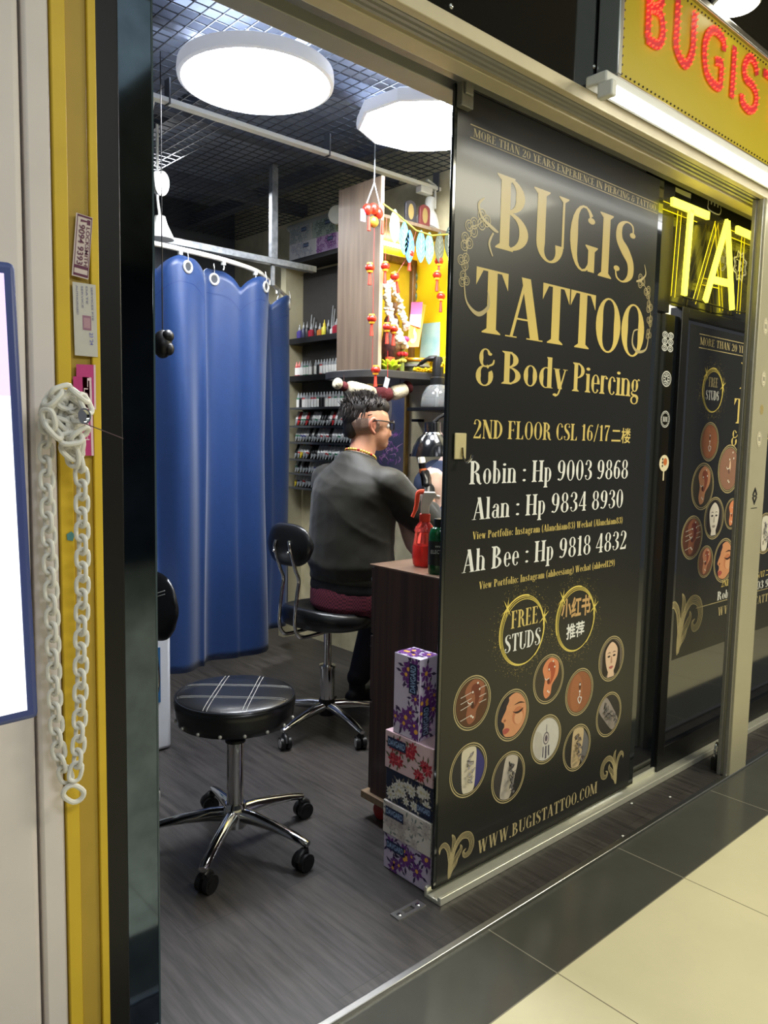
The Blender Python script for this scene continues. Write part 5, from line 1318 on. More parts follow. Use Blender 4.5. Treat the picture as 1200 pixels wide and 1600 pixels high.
for c in range(3):
    for k in range(6):
        x, z = x0+.05+c*.055, z1-.06-.035*k
        for _ in range(3): q.stroke(mb, [(x+rr.uniform(-.012, .012), z+rr.uniform(-.012, .012), .003), (x+rr.uniform(-.012, .012), z+rr.uniform(-.012, .012), .003)], 1, 2)
mb.build('brush_marks', pr((96, 84, 30)), t, smooth=0, recalc=False)
# seated figurine, garlanded
fx = ayp(612, 500, 2.80)
t = thing('altar_statue', 'dark robed statuette hung with white garlands at the left of the altar', 'statue', (fx.x, fx.y, AZ))
MB().lathe([(0, .0), (.06, 0), (.062, .02), (.05, .03), (.052, .08), (.058, .12), (.05, .17), (.040, .22), (.042, .25), (.03, .275), (.016, .285), (0, .285)], (fx.x, fx.y, AZ+.001), n=24, sy=.7).build('robe', mat('dark_robe', (52, 34, 40), .5, scale=60, col2=(112, 64, 60)), t)
MB().ell((fx.x, fx.y-.01, AZ+.315), (.026, .028, .034)).build('head', mat('bronze_face', (120, 86, 60), .4, var=.05), t)
MB().lathe([(.03, .33), (.034, .345), (.02, .37), (.006, .395), (0, .395)], (fx.x, fx.y, AZ), n=16).build('crown', mat('dull_gold', (180, 140, 60), .35, .6, .1), t)
def garland(label, P, r, m, n, cat='garland'):
    t = thing('flower_garland', label, cat, P[0]); rr = random.Random(n)
    C = crv(P, 10); mb = MB()
    for i in range(n):
        c = C[int((len(C)-1)*i/(n-1))]
        for _ in range(4):
            mb.ell(Vector(c)+Vector((rr.uniform(-1, 1), rr.uniform(-1, 1), rr.uniform(-1, 1)))*r*.55, (r*.6, r*.6, r*.4), Matrix.Rotation(rr.uniform(0, 3), 3, 'X'), 7, 5)
    mb.build('petals', m, t, smooth=80)
    MB().tube(C, .0015, 5).build('thread', pr((200, 60, 50)), t)
wp = mat('white_petals', (250, 246, 226), .5, var=.06, scale=50)
garland('long white flower garland falling down the left of the altar', [ayp(604, 445, 2.70), ayp(606, 470, 2.69), ayp(613, 500, 2.68), ayp(622, 525, 2.68), ayp(628, 535, 2.68)], .022, wp, 30)
garland('short white flower garland beside the long one in the altar', [ayp(612, 440, 2.72), ayp(622, 465, 2.71), ayp(630, 495, 2.70), ayp(636, 512, 2.70)], .018, wp, 22)
garland('yellow marigold garland lying on the altar board', [at(648, 577, 2, AZ+.012), at(660, 578, 2, AZ+.014), at(672, 579, 2, AZ+.012), at(678, 578, 2, AZ+.014)], .012, mat('marigold', (252, 200, 10), .5, var=.1, scale=60), 16)
garland('small yellow marigold bunch at the right end of the altar board', [at(693, 570, 2, AZ+.02), at(695, 566, 2, AZ+.05), at(693, 560, 2, AZ+.07)], .012, mat('marigold', (252, 200, 10)), 8)
# layered pink/white offering flowers
p = ayp(629, 530, 2.70)
t = thing('paper_lotus', 'stacked pink, white and red paper lotus in the altar', 'flower', (p.x, p.y, AZ))
for dz, c, rd in ((0, (206, 50, 60), .030), (-.035, (246, 236, 214), .028), (-.07, (200, 44, 50), .026), (-.10, (226, 214, 90), .020)):
    mb = MB()
    for k in range(8):
        a = k*PI/4; mb.ell((p.x+rd*.6*math.cos(a), p.y+rd*.6*math.sin(a), p.z+dz), (rd*.5, rd*.3, rd*.45), rotz(a), 8, 6)
    mb.build('petal_ring', pr(c) if dz else pr((226, 56, 120)), t)
MB().cyl((p.x, p.y, AZ+.001), (p.x, p.y, p.z), .012).build('stem', pr((120, 130, 60)), t)
# envelope, blue card, bowl, lotus lamp
def slab(name, label, cat, C, th, mats, parts=()):
    """flat upright card given by four world corners"""
    C = [Vector(c) for c in C]; n_ = (C[1]-C[0]).cross(C[3]-C[0]).normalized()
    t = thing(name, label, cat, (C[0]+C[1])/2)
    vs = [c for c in C]+[c-n_*th for c in C]
    MB().add(vs, [(0, 1, 2, 3), (7, 6, 5, 4), (0, 4, 5, 1), (1, 5, 6, 2), (2, 6, 7, 3), (3, 7, 4, 0)]).build('card', mats, t, smooth=0)
    u_ = C[1]-C[0]; v_ = C[3]-C[0]
    for nm, m_, P in parts:
        mb = MB(); Flat(C[0], u_, v_, n_, .0006).poly(mb, P, 1); mb.build(nm, m_, t, smooth=0)
    return t, C, u_, v_, n_
E_ = [at(636, 542, 1, 2.74), at(654, 542, 1, 2.70), at(666, 476, 1, 2.76), at(643, 472, 1, 2.80)]
t, C, u_, v_, n_ = slab('offering_fan', 'orange and pink packet leaning upright in the altar', 'packet', E_, .006, pr((236, 146, 36)), [('pink_panel', pr((230, 100, 156)), [(0, .72), (1, .72), (1, 1), (0, 1)]), ('white_band', pr((236, 206, 214)), [(0, .5), (1, .42), (1, .72), (0, .72)])])
mb = MB(); q = Flat(C[0], u_, v_, n_, .0008)
for k in range(3): q.ring(mb, .45, .22, .3-.08*k, .02, 1, 18, -2.6, 1.6, ry=.14-.03*k)
q.disc(mb, .5, .38, .05, 1, 10, ry=.02); mb.build('white_swirl', M_ink, t, smooth=0)
slab('blue_card', 'pale blue painted card leaning on the yellow altar wall', 'card', [at(655, 566, 0, 2.790), at(686, 560, 0, 2.790), at(687, 503, 0, 2.806), at(660, 506, 0, 2.806)], .004, mat('pale_blue_paint', (150, 200, 204), .5, scale=14, col2=(196, 226, 216)))
p = at(648, 574, 2, AZ); p = Vector((2.56, 2.70, AZ))
p = at(650, 572, 1, 2.72)
t = thing('brass_bowl', 'wide glass and brass offering bowl on the altar board', 'bowl', (p.x, p.y, AZ))
MB().lathe([(0, 0), (.045, 0), (.055, .01), (.066, .05), (.064, .06), (.055, .05), (0, .02)], (p.x, p.y, AZ+.001), n=28).build('dish', mat('greenish_glass', (120, 124, 92), .15, var=.1, coat=.5), t)
MB().torus((p.x, p.y, AZ+.066), .062, .010, n=28, k=8).build('brass_rim', mat('brass', (226, 160, 50), .3, .7, .08), t)
MB().lathe([(.055, .03), (.068, .035), (.068, .045), (.055, .05)], (p.x, p.y, AZ), n=28).build('grey_band', pr((120, 118, 112)), t)
p = at(609, 568, 1, 2.66)
t = thing('lotus_lamp', 'green lotus-shaped candle holder at the left end of the altar board', 'candle holder', (p.x, p.y, AZ))
for ring_, rd, z, tl in ((8, .035, .018, .5), (7, .026, .034, .9)):
    for k in range(ring_):
        a = 2*PI*k/ring_; MB().ell((p.x+rd*math.cos(a), p.y+rd*math.sin(a), AZ+z), (.020, .013, .008), rotz(a) @ Matrix.Rotation(-tl, 3, 'Y'), 10, 6).build('petal', mat('lotus_green', (176, 196, 40), .35, var=.05), t)
MB().lathe([(0, .002), (.03, .002), (.034, .01), (0, .012)], (p.x, p.y, AZ), n=20).build('foot', mat('lotus_green', (176, 196, 40)), t)
MB().lathe([(0, .03), (.022, .03), (.022, .06), (0, .064)], (p.x, p.y, AZ), n=16).build('candle', pr((232, 90, 60)), t)
# red lantern strings
M_rl = mat('red_lantern', (186, 40, 26), .3, var=.05, coat=.3); M_yl = mat('yellow_trim', (240, 176, 50), .4, var=0); M_rt = mat('red_tassel', (226, 60, 40), .6, var=.1, scale=80)
def lantern(p, label, tl=Vector((0, 0, -1)), s_=1.0, grp=None):
    p = Vector(p); s_ *= 1.25; t = thing('lantern', label, 'lantern', p, grp); M3 = aim(tl)
    MB().ell(p, (.017*s_, .017*s_, .0145*s_), M3, 16, 10).build('globe', M_rl, t)
    MB().lathe([(.0, -.016*s_), (.010*s_, -.016*s_), (.011*s_, -.011*s_)], p, M3, 12).lathe([(.0115*s_, .010*s_), (.010*s_, .017*s_), (0, .017*s_)], p, M3, 12).build('trim', M_yl, t)
    e = p+Vector(tl).normalized()*.017*s_
    MB().lathe([(0, 0), (.004*s_, 0), (.006*s_, .03*s_), (.007*s_, .042*s_), (0, .042*s_)], e, aim(Vector(tl)*.6+Vector((0, 0, -.6))), 10).build('tassel', M_rt, t)
    return t
LN = [(578, 418, 'hanging alone on the wood panel at mid height'), (581, 498, 'hanging lower on the wood panel'), (587, 578, 'lowest of the string, level with the altar board'),
      (602, 416, 'at the front edge of the wood panel'), (617, 432, 'tilted at the top of the white garland'), (605, 511, 'low left in the altar over the lotus holder'), (615, 514, 'beside another low in the altar'),
      (640, 397, 'under the blue leaf pendants'), (686, 408, 'topmost of the three by the yellow wall'), (683, 430, 'middle of the three by the yellow wall'), (689, 463, 'lowest of the three by the yellow wall')]
for x, y, lab in LN:
    lantern(at(x, y, 1, 2.615), 'small red lantern with tassel '+lab, Vector((.5, 0, -.9)) if x == 617 else Vector((0, 0, -1)))
for A_, nm_ in (([(686, 396), (686, 408), (683, 430), (689, 463)], 'by the yellow wall'), ([(650, 362), (640, 397), (617, 432)], 'over the white garland'), ([(604, 340), (602, 416)], 'at the front edge of the wood panel'), ([(610, 470), (605, 511)], 'above the lotus holder')):
    C_ = [at(x, y, 1, 2.620) for x, y in A_]
    tag(MB().tube(C_, .0010, 5).build('lantern_string', pr((170, 40, 40))), 'thin red string of the lanterns '+nm_, 'string')
pk = at(584, 330, 1, 2.615)
t = thing('lantern_cluster', 'hanging cluster of red charms and little banners at the top of the wood panel', 'ornament', pk)
for dx, dz, m_ in ((-.035, 0, M_rl), (.0, .01, M_rl), (.035, .0, M_rl), (0, -.045, mat('gold_charm', (170, 136, 50), .4, .3, .2))):
    MB().ell((pk.x+dx, 2.615+.01*(dx > 0), pk.z+dz), (.024, .02, .024), n=14).build('charm', m_, t)
for dx in (-.028, .05): MB().lathe([(0, -.09), (.008, -.088), (.006, -.03), (0, -.03)], (pk.x+dx, 2.612, pk.z), None, 10).build('tassel', M_rt, t)
MB().box(pk.x-.075, 2.612, pk.z-.055, pk.x-.048, 2.615, pk.z-.005).build('photo_tag', pr((190, 150, 196)), t)
for dx in (-.045, .04): MB().tube([(pk.x+dx*.9, 2.615, pk.z+.025), (pk.x, 2.615, pk.z+.12), (pk.x, 2.615, 2.56)], .003, 6).build('cord', pr((170, 176, 178)), t)
mb = MB().tube([(pk.x+.003, 2.613, pk.z-.06), (pk.x+.006, 2.613, 1.55)], .0012, 5); mb.build('string', pr((170, 40, 40)), t)
# tag on a string
p = at(604, 598, 1, 2.60)
t = thing('hanging_tag', 'clear plastic tag on a red thread below the altar board', 'tag', p)
MB().obox(p, (.026, .003, .046), Matrix.Rotation(.3, 3, 'Y')).build('tag_body', mat('clear_tag', (170, 176, 180), .2, var=.1, scale=90), t)
MB().tube([(p.x+.006, 2.60, p.z+.024), (p.x+.008, 2.605, AZ+.08)], .001, 5).build('thread', pr((200, 40, 40)), t)
# leaf-shaped pendants along the top
lc = [((150, 196, 140), 617, 353), ((70, 150, 130), 632, 372), ((60, 110, 190), 640, 385), ((70, 140, 190), 658, 385), ((80, 140, 110), 671, 388), ((58, 66, 64), 687, 386), ((48, 62, 64), 702, 378)]
nm = ('pale glowing', 'green', 'deep blue', 'light blue', 'sage green', 'dark grey', 'blackish')
for (c, x, y), n1 in zip(lc, nm):
    p = at(x, y, 1, 2.60); t = thing('leaf_pendant', '%s leaf-shaped pendant of the garland across the altar top' % n1, 'pendant', p)
    w, h = .030, .072
    P = sm_([(0, h), (w*.7, h*.55), (w, -.1*h), (w*.6, -h*.7), (0, -h), (-w*.6, -h*.7), (-w, -.1*h), (-w*.7, h*.55)])
    MB().prism(P, (p.x, 2.60, p.z), (1, 0, 0), (0, 0, 1), (0, .003, 0)).build('leaf', mat('leaf_%d' % x, c, .25, scale=70, col2=tuple(min(255, int(v*1.5)) for v in c), coat=.3), t)
    q = Flat((p.x, 2.5995, p.z), (1, 0, 0), (0, 0, 1), (0, -1, 0), .0004); mb = MB()
    q.stroke(mb, [(0, h*.9, .003), (0, 0, .003), (0, -h*.9, .001)], 1)
    for k in range(4):
        for sg_ in (-1, 1): q.stroke(mb, [(0, -h*.7+.3*h*k, .002), (sg_*w*.5, -h*.4+.3*h*k, .0015)], 1, 2)
    mb.build('vein', pr(tuple(min(255, v+70) for v in c)), t, smooth=0)
p0, p1 = at(598, 318, 1, 2.60), at(700, 366, 1, 2.60)
t = thing('garland_cord', 'green and gold cord carrying the leaf pendants across the altar top', 'cord', p0)
MB().tube([p0, at(620, 334, 1, 2.60), at(650, 360, 1, 2.60), at(675, 368, 1, 2.60), p1], .004, 8).build('cord', mat('cord_gold', (150, 150, 70), .4, var=.2), t)
# two small icons standing on the altar top
for x, lab, c in ((642, 'small dark arched plaque standing on top of the altar', (58, 56, 60)), (664, 'small red plaque standing on top of the altar behind the spotlight', (110, 50, 50))):
    p = at(x, 348, 1, 2.70); t = thing('plaque', lab, 'plaque', (p.x, p.y, 2.2405))
    w = .034; P = [(-w, 0), (w, 0), (w, .09)]+[(w*math.cos(a*PI/8), .09+w*.6*math.sin(a*PI/8)) for a in range(1, 8)]+[(-w, .09)]
    MB().prism(P, (p.x, 2.70, 2.2405), (1, 0, 0), (0, 0, 1), (0, .012, 0)).build('board', pr(c), t, bevel=.002)
    mb = MB(); q = Flat((p.x, 2.70, 2.2405), (1, 0, 0), (0, 0, 1), (0, -1, 0)); q.disc(mb, 0, .06, .018, 1, 14, ry=.036); mb.build('gilt_motif', pr((150, 130, 80)), t, smooth=0)
# plush bolster hung under the board
t = thing('plush_bolster', 'white and dark red furry bolster slung under the altar board', 'bolster', (2.4, 2.66, 1.44))
C = [at(x, y, 1, 2.66) for x, y in ((523, 597), (537, 604), (560, 610), (585, 616), (605, 616), (625, 611), (640, 603))]
fur = mat('cream_fur', (196, 186, 160), .9, var=.15, scale=120, bump=.8, bdist=.006); dred = mat('dark_red_fur', (86, 26, 30), .9, var=.2, scale=120, bump=.8, bdist=.006)
CC = crv(C, 4)
for i0, i1, m_, r_ in ((0, 3, fur, .026), (3, 5, dred, .024), (5, 12, fur, .036), (12, 17, dred, .036), (17, 22, fur, .036), (22, 24, dred, .034)):
    sg_ = CC[i0:i1+1]
    MB().tube(sg_, [r_*(.8 if k in (0, len(sg_)-1) else 1) for k in range(len(sg_))], 12).build('fur_section', m_, t, sub=1)
for k in (4, 20): MB().tube([CC[k], (CC[k].x, CC[k].y, AZ-.036)], .002, 5).build('cord', pr((60, 40, 40)), t)
# painting
ya_, yb2 = 3.26, 2.952
t = thing('framed_painting', 'blue and violet painting in a thin gold frame on the wall behind the man', 'painting', (2.81, 3.1, 1.05))
def pt_mat():
    m = mat('smoky_blue_painting', (70, 82, 120), .5, scale=4, col2=(120, 116, 130), detail=8); return m
MB().box(2.806, yb2+.012, 1.055, 2.818, ya_, 1.53).build('canvas', pt_mat(), t)
mb = MB(); rr = random.Random(8); q = Flat((2.8058, 0, 0), (0, 1, 0), (0, 0, 1), (-1, 0, 0), .0003)
for k in range(46):
    y, z = rr.uniform(3.0, 3.16), rr.uniform(1.10, 1.26)
    mb.mi(k % 3); q.stroke(mb, [(y, z, .002), (y+rr.uniform(-.02, .02), z+.015, .006), (y+rr.uniform(-.05, .05), z+rr.uniform(-.01, .04), .001)], 1, 4)
mb.build('violet_brushwork', [pr((196, 130, 206)), pr((140, 96, 180)), pr((226, 180, 226))], t, smooth=0)
mb = MB(); q.disc(mb, 3.16, 1.40, .09, .5, 20, ry=.11); mb.build('smoke_shape', mat('smoke_grey', (128, 124, 126), .6, var=.2, scale=14), t, smooth=0)
g_ = wood('old_gold', (120, 96, 50), (176, 146, 84), .4, (8, 8, 3))
for bx0 in ((2.796, yb2, 1.045, 2.819, yb2+.014, 1.54), (2.796, yb2+.014, 1.045, 2.819, ya_, 1.056), (2.796, yb2+.014, 1.529, 2.819, ya_, 1.54), (2.796, ya_, 1.045, 2.819, ya_+.014, 1.54)):
    MB().box(*bx0).build('frame_bar', g_, t, bevel=.002)
# wall hooks
for x, y, lab in ((646, 657, 'upper small black wall bracket right of the painting'), (643, 711, 'lower small black wall bracket right of the painting')):
    p = at(x, y, 0, 2.79)
    tag(MB().box(2.775, p.y-.05, p.z-.007, 2.8195, p.y, p.z+.007).build('wall_bracket', M_blackm, bevel=.002), lab, 'bracket')
p = at(648, 640, 0, 2.56)
t = thing('wall_shelf', 'narrow black wall shelf carrying the clear pump bottle', 'shelf', (2.74, p.y-.15, p.z))
MB().box(2.51, p.y-.34, p.z-.008, 2.819, p.y, p.z+.008).build('board', M_blackm, t, bevel=.002)
MB().box(2.70, p.y-.10, p.z-.03, 2.819, p.y-.07, p.z-.008).build('bracket', M_blackm, t)
c = at(683, 630, 0, 2.585); zb = p.z+.0085
t = thing('pump_bottle', 'clear bottle with black pump head standing on the small black wall shelf', 'bottle', (c.x, c.y, zb))
MB().lathe([(0, 0), (.072, 0), (.078, .01), (.070, .06), (.05, .095), (.032, .104), (0, .104)], (c.x, c.y, zb), n=28).build('body', mat('clear_plastic', (226, 230, 232), .06, var=0, trans=.85, ior=1.3), t)
MB().lathe([(0, .002), (.069, .002), (.073, .045), (0, .045)], (c.x, c.y, zb), n=24).build('liquid', mat('clear_liquid', (200, 204, 200), .1, var=0, trans=.7), t)
MB().lathe([(.030, .104), (.034, .106), (.034, .135), (.028, .14), (.026, .20), (.020, .23), (0, .235)], (c.x, c.y, zb), n=24).build('pump_head', M_blackpl, t)
MB().tube(crv([(c.x, c.y+.01, zb+.225), (c.x-.02, c.y+.05, zb+.222), (c.x-.035, c.y+.085, zb+.20), (c.x-.04, c.y+.10, zb+.185)], 5), [.014]*5+[.010]*5+[.006]*6, 8).build('spout', M_blackpl, t)
MB().cyl((c.x, c.y, zb+.004), (c.x, c.y, zb+.10), .004, n=8).build('dip_tube', M_plast, t)
# desk lamp dome
c = at(676, 690, 1, 2.36)
t = thing('work_lamp', 'glossy black dome work lamp hanging over the client', 'lamp', c)
D = Vector((.05, .0, -1)).normalized()
MB().lathe([(.0, -.085), (.034, -.085), (.036, -.08), (.036, -.045), (.040, -.035), (.064, -.015), (.084, .02), (.096, .06), (.092, .06), (.080, .022), (.060, -.01), (0, -.03)], c, aim(D), 32).build('shade', mat('black_enamel', (16, 17, 19), .18, var=0, coat=.6), t)
MB().lathe([(.0365, -.042), (.046, -.030), (.047, -.026), (.037, -.038)], c, aim(D), 28).build('silver_ring', M_chrome, t)
MB().lathe([(0, .03), (.03, .03), (.034, .045), (0, .05)], c, aim(D), 20).build('bulb', mat('bulb_glow', (255, 250, 235), .4, var=0, emit=(255, 248, 230), es=30), t)
MB().tube(crv([(c.x, c.y, c.z+.08), (c.x+.05, c.y-.03, c.z+.12), (c.x+.16, c.y-.10, c.z+.14), (c.x+.30, c.y-.20, c.z+.02), (c.x+.36, c.y-.25, .0)], 6), .009, 8).build('arm', M_blackm, t)
# ---------------------------------------------------------------- left: chain, stickers, screen
def lpx(x, y, yv): return at(x, y, 1, yv)
hk = lpx(114, 650, 1.24)
t = thing('wall_hook', 'chromed tube hook on the pillar holding the white plastic chain', 'hook', hk)
MB().lathe([(.0, .001), (.0095, .001), (.0095, .004), (.0125, .004), (.0125, -.045), (0, -.045)], (hk.x+.008, hk.y-.02, hk.z), aim((.35, -1, .05)), 24).build('tube', M_chrome, t)
MB().cyl((hk.x, hk.y+.02, hk.z), (hk.x, 1.305, hk.z), .006, n=10).build('stud', M_chrome, t)
MB().tube([(hk.x+.008, hk.y-.03, hk.z-.012), (hk.x+.06, hk.y-.05, hk.z-.034)], .0008, 5).build('loose_wire', mat('wire_brown', (100, 80, 84), .4, .4, 0), t)
M_chain = mat('white_plastic_chain', (226, 224, 216), .45, var=.03)
ch = thing('plastic_chain', 'white plastic link chain looped over the hook on the pillar', 'chain', hk)
def link_mb(c, d, tw, L_=.031, wd=.0095, r=.0036):
    d = Vector(d).normalized(); s_ = d.cross(Vector((0, -1, 0))); s_ = s_.normalized() if s_.length > .05 else Vector((1, 0, 0)); n_ = d.cross(s_)
    w = s_*math.cos(tw)+n_*math.sin(tw); P = []
    for k in range(18):
        a = 2*PI*k/18; ca, sa = math.cos(a), math.sin(a)
        P.append(Vector(c)+d*((L_/2-wd)*(1 if ca > 0 else -1)*min(1, abs(ca)*3)+wd*ca)+w*(wd*sa))
    return MB().tube(P, r, 8, closed=True)
def strand(P, y_):
    C = crv([lpx(x, y, y_) for x, y in P], 12); acc = 0; k = 0; nxt = .012
    for a, b_ in zip(C, C[1:]):
        d = (b_-a).length
        while acc+d >= nxt:
            p = a+(b_-a)*((nxt-acc)/d)
            link_mb(p, b_-a, .25 if k % 2 == 0 else 1.35).build('chain_link', M_chain, ch); k += 1; nxt += .0225
        acc += d
strand([(116, 690), (127, 740), (128, 800), (129, 900), (127, 1000), (126, 1070), (124, 1140), (120, 1195), (113, 1225)], 1.262)
strand([(74, 650), (72, 700), (75, 800), (79, 900), (82, 980), (84, 1050), (88, 1130), (94, 1185), (108, 1225)], 1.275)
rr = random.Random(4)
for k in range(26):      # the knot of links round the hook
    a = k*2*PI/13; rad = .016+.009*(k % 3)
    c = (hk.x-.010+rad*math.cos(a)*.9, 1.245+.014*math.sin(k*2.1), hk.z+.002+rad*math.sin(a)*1.1)
    link_mb(c, (-math.sin(a), .3*math.cos(k), math.cos(a)), rr.uniform(0, 3), .033, .010, .0042).build('chain_link', M_chain, ch)
for k in range(5):
    c = (hk.x-.004+.006*(k % 3), 1.25, hk.z-.032-.008*k)
    link_mb(c, (rr.uniform(-1, 1), .2, -.7), rr.uniform(0, 3), .033, .010, .0042).build('chain_link', M_chain, ch)
link_mb(lpx(115, 1240, 1.268), (.5, 0, -.5), .2, .036, .013, .0045).build('chain_link', M_chain, ch)
def ysticker(name, label, C, base, marks, txt=()):
    P = [lpx(x, y, 1.2985) for x, y in C]     # tl, tr, br, bl
    t = thing(name, label, 'sticker', (P[2]+P[3])/2)
    u_ = P[2]-P[3]; v_ = P[0]-P[3]; n_ = Vector((0, -1, 0))
    mb = MB(); q = Flat(P[3], u_, v_, n_, .0003); q.poly(mb, [(0, 0), (1, 0), (1, 1), (0, 1)], 0); mb.build('paper', base, t, smooth=0, recalc=False)
    for m_, PP in marks:
        mb = MB(); q.poly(mb, PP, 1); mb.build('printed_block', m_, t, smooth=0, recalc=False)
    for s_, x, y0, y1, w, m_ in txt:      # text running downwards
        o_ = P[3]+u_*x+v_*y0
        sans(s_, o_, -v_*(1/v_.length), u_*(1/u_.length), n_, w*u_.length, (y0-y1)*v_.length, 'lettering', m_, t, .01, .0009)
mar = pr((96, 44, 70))
ysticker('sticker', 'white and maroon locksmith sticker, topmost on the yellow strip', [(119, 332), (147, 340), (138, 437), (112, 430)], pr((206, 190, 184)),
         [(mar, [(.1, .02), (.95, .02), (.95, .06), (.1, .06)]), (mar, [(.1, .96), (.95, .96), (.95, .99), (.1, .99)]), (mar, [(.93, .02), (.97, .02), (.97, .99), (.93, .99)]), (mar, [(.08, .02), (.12, .02), (.12, .99), (.08, .99)]), (mar, [(.1, .14), (.95, .14), (.95, .19), (.1, .19)]), (mar, [(.68, .86), (.88, .86), (.88, .94), (.68, .94)]), (mar, [(.3, .88), (.7, .90), (.7, .92), (.3, .92)])],
         [('9094 9393', .22, .84, .20, .36, mar), ('LOCKSMITH', .66, .82, .20, .22, mar)])
bl = pr((130, 130, 160))
ysticker('sticker', 'pale rounded sticker with small print and a date stamp under the locksmith one', [(113, 440), (149, 444), (153, 558), (117, 555)], pr((196, 192, 184)),
         [(pr((150, 110, 130)), [(.38, .36), (.75, .36), (.75, .56), (.38, .56)]), (pr((176, 140, 150)), [(.43, .39), (.70, .39), (.70, .53), (.43, .53)])],
         [('AUTHORISED', .14, .96, .56, .08, bl), ('SERVICE', .36, .96, .66, .08, bl), ('DATE', .56, .96, .72, .08, bl), ('SERVICES PTE', .78, .96, .5, .08, bl), ("23 '24", .66, .33, .16, .16, pr((120, 120, 190)))])
mag = pr((190, 66, 126)); pk_ = pr((226, 196, 206))
ysticker('sticker', 'magenta locksmith sticker partly under another one below the pale date sticker', [(119, 569), (148, 570), (150, 640), (120, 640)], mag, [(pk_, [(.9, 0), (1, 0), (1, 1), (.9, 1)])], [('L', .55, .7, .5, .2, pk_)])
ysticker('sticker', 'magenta sticker with a vertical slogan hanging down beside the chain knot', [(114, 588), (143, 588), (147, 712), (118, 712)], pr((186, 60, 120)), [(pk_, [(.86, 0), (.98, 0), (.98, 1), (.86, 1)])], [('LOCKSMITH', .55, .86, .2, .22, pk_)])
p = lpx(111, 838, 1.2985)
tag(MB().prism([(-.006, -.006), (.003, -.008), (.006, .002), (.001, .008), (-.007, .004)], (p.x, 1.2985, p.z), (1, 0, 0), (0, 0, 1), (0, .0012, 0)).build('paint_chip', pr((90, 150, 160))), 'small teal paint chip on the yellow strip beside the chain', 'paint chip')
# kiosk screen
SYY = .86
cs = [lpx(x, y, SYY) for x, y in ((25, 410), (62, 1122))]
t = thing('display_screen', 'glowing white display screen with a dark bezel painted with bluish glare at the left edge', 'screen', (cs[1].x-.25, SYY, cs[1].z))
u_ = (cs[0]-cs[1]).normalized(); wv = Vector((u_.z, 0, -u_.x)); Ht = (cs[0]-cs[1]).length
def SP(a, b_, dy=0): return cs[1]-wv*a+u_*b_+Vector((0, dy, 0))
W_ = .42
mb = MB().add([SP(0, 0), SP(W_, 0), SP(W_, Ht), SP(0, Ht), SP(0, 0, .03), SP(W_, 0, .03), SP(W_, Ht, .03), SP(0, Ht, .03)], [(0, 1, 2, 3), (7, 6, 5, 4), (0, 4, 5, 1), (1, 5, 6, 2), (2, 6, 7, 3), (3, 7, 4, 0)])
mb.build('bezel', mat('glare_tinted_bezel', (62, 74, 128), .4, var=0), t, bevel=.006)  # bluish glare over the dark bezel is put into its colour
bz = .0125
MB().add([SP(bz, bz, -.0008), SP(W_-bz, bz, -.0008), SP(W_-bz, Ht*.72, -.0008), SP(bz, Ht*.72, -.0008)], [(0, 1, 2, 3)]).build('lit_panel', mat('screen_white', (250, 252, 255), .3, var=0, emit=(240, 246, 255), es=1.05), t, smooth=0)
MB().add([SP(bz, Ht*.72, -.0008), SP(W_-bz, Ht*.72, -.0008), SP(W_-bz, Ht-bz, -.0008), SP(bz, Ht-bz, -.0008)], [(0, 1, 2, 3)]).build('lit_panel', mat('screen_lilac', (220, 200, 240), .3, var=0, emit=(216, 196, 240), es=.85), t, smooth=0)
mb = MB()
for k in range(15):
    b_ = Ht*(.10+.036*k); mb.add([SP(bz+.026, b_, -.0016), SP(W_-.03, b_, -.0016), SP(W_-.03, b_+.0007, -.0016), SP(bz+.026, b_+.0007, -.0016)], [(0, 1, 2, 3)])
mb.add([SP(bz+.026, Ht*.10, -.0016), SP(bz+.0268, Ht*.10, -.0016), SP(bz+.0268, Ht*.62, -.0016), SP(bz+.026, Ht*.62, -.0016)], [(0, 1, 2, 3)])
mb.build('table_lines', mat('screen_lines', (170, 180, 200), .3, var=0, emit=(180, 190, 210), es=.6), t, smooth=0)
MB().box(cs[1].x-.30, SYY+.031, .9, cs[1].x-.22, 1.299, .98).build('wall_arm', M_blackm, t)
# ---------------------------------------------------------------- floor latch plate, padlock
p = at(638, 1423, 2, 0)
t = thing('floor_latch_plate', 'small steel strike plate screwed to the plank floor at the entrance', 'plate', (p.x, p.y, 0))
mb = MB()
for b_ in ((-.05, -.017, -.018, .017), (.018, -.017, .05, .017), (-.018, -.017, .018, -.008), (-.018, .008, .018, .017)): mb.box(p.x+b_[0], p.y+b_[1], .0005, p.x+b_[2], p.y+b_[3], .004)
mb.build('plate', M_alu, t)
for dx in (-.034, .034): MB().lathe([(0, .004), (.007, .004), (.005, .0058), (0, .006)], (p.x+dx, p.y, 0), n=14).build('screw', M_chrome, t)
p = at(1119, 1182, 1, 1.27)
t = thing('padlock', 'dark padlock with a chrome shackle at the foot of the metal pillar', 'padlock', (p.x, p.y, p.z-.06))
MB().box(p.x-.022, p.y-.012, p.z-.06, p.x+.022, p.y+.012, p.z+.0).build('body', mat('dark_brass', (46, 44, 40), .4, .4, 0), t, bevel=.004)
MB().tube(crv([(p.x-.013, p.y, p.z), (p.x-.013, p.y, p.z+.035), (p.x, p.y, p.z+.055), (p.x+.013, p.y, p.z+.035), (p.x+.013, p.y, p.z)], 5), .004, 8).build('shackle', M_chrome, t)
for i, (x, y) in enumerate(((973, 1307), (987, 1256), (1047, 1246))):
    p = at(x, y, 2, .001); tag(MB().ell((p.x, p.y, .003), (.006, .004, .002), n=8, m=5).build('paper_scrap', M_plast), ('white paper scrap on the metal threshold strip', 'tiny white scrap on the planks nearest the large poster', 'tiny white scrap on the planks short of the pillar')[i], 'scrap')
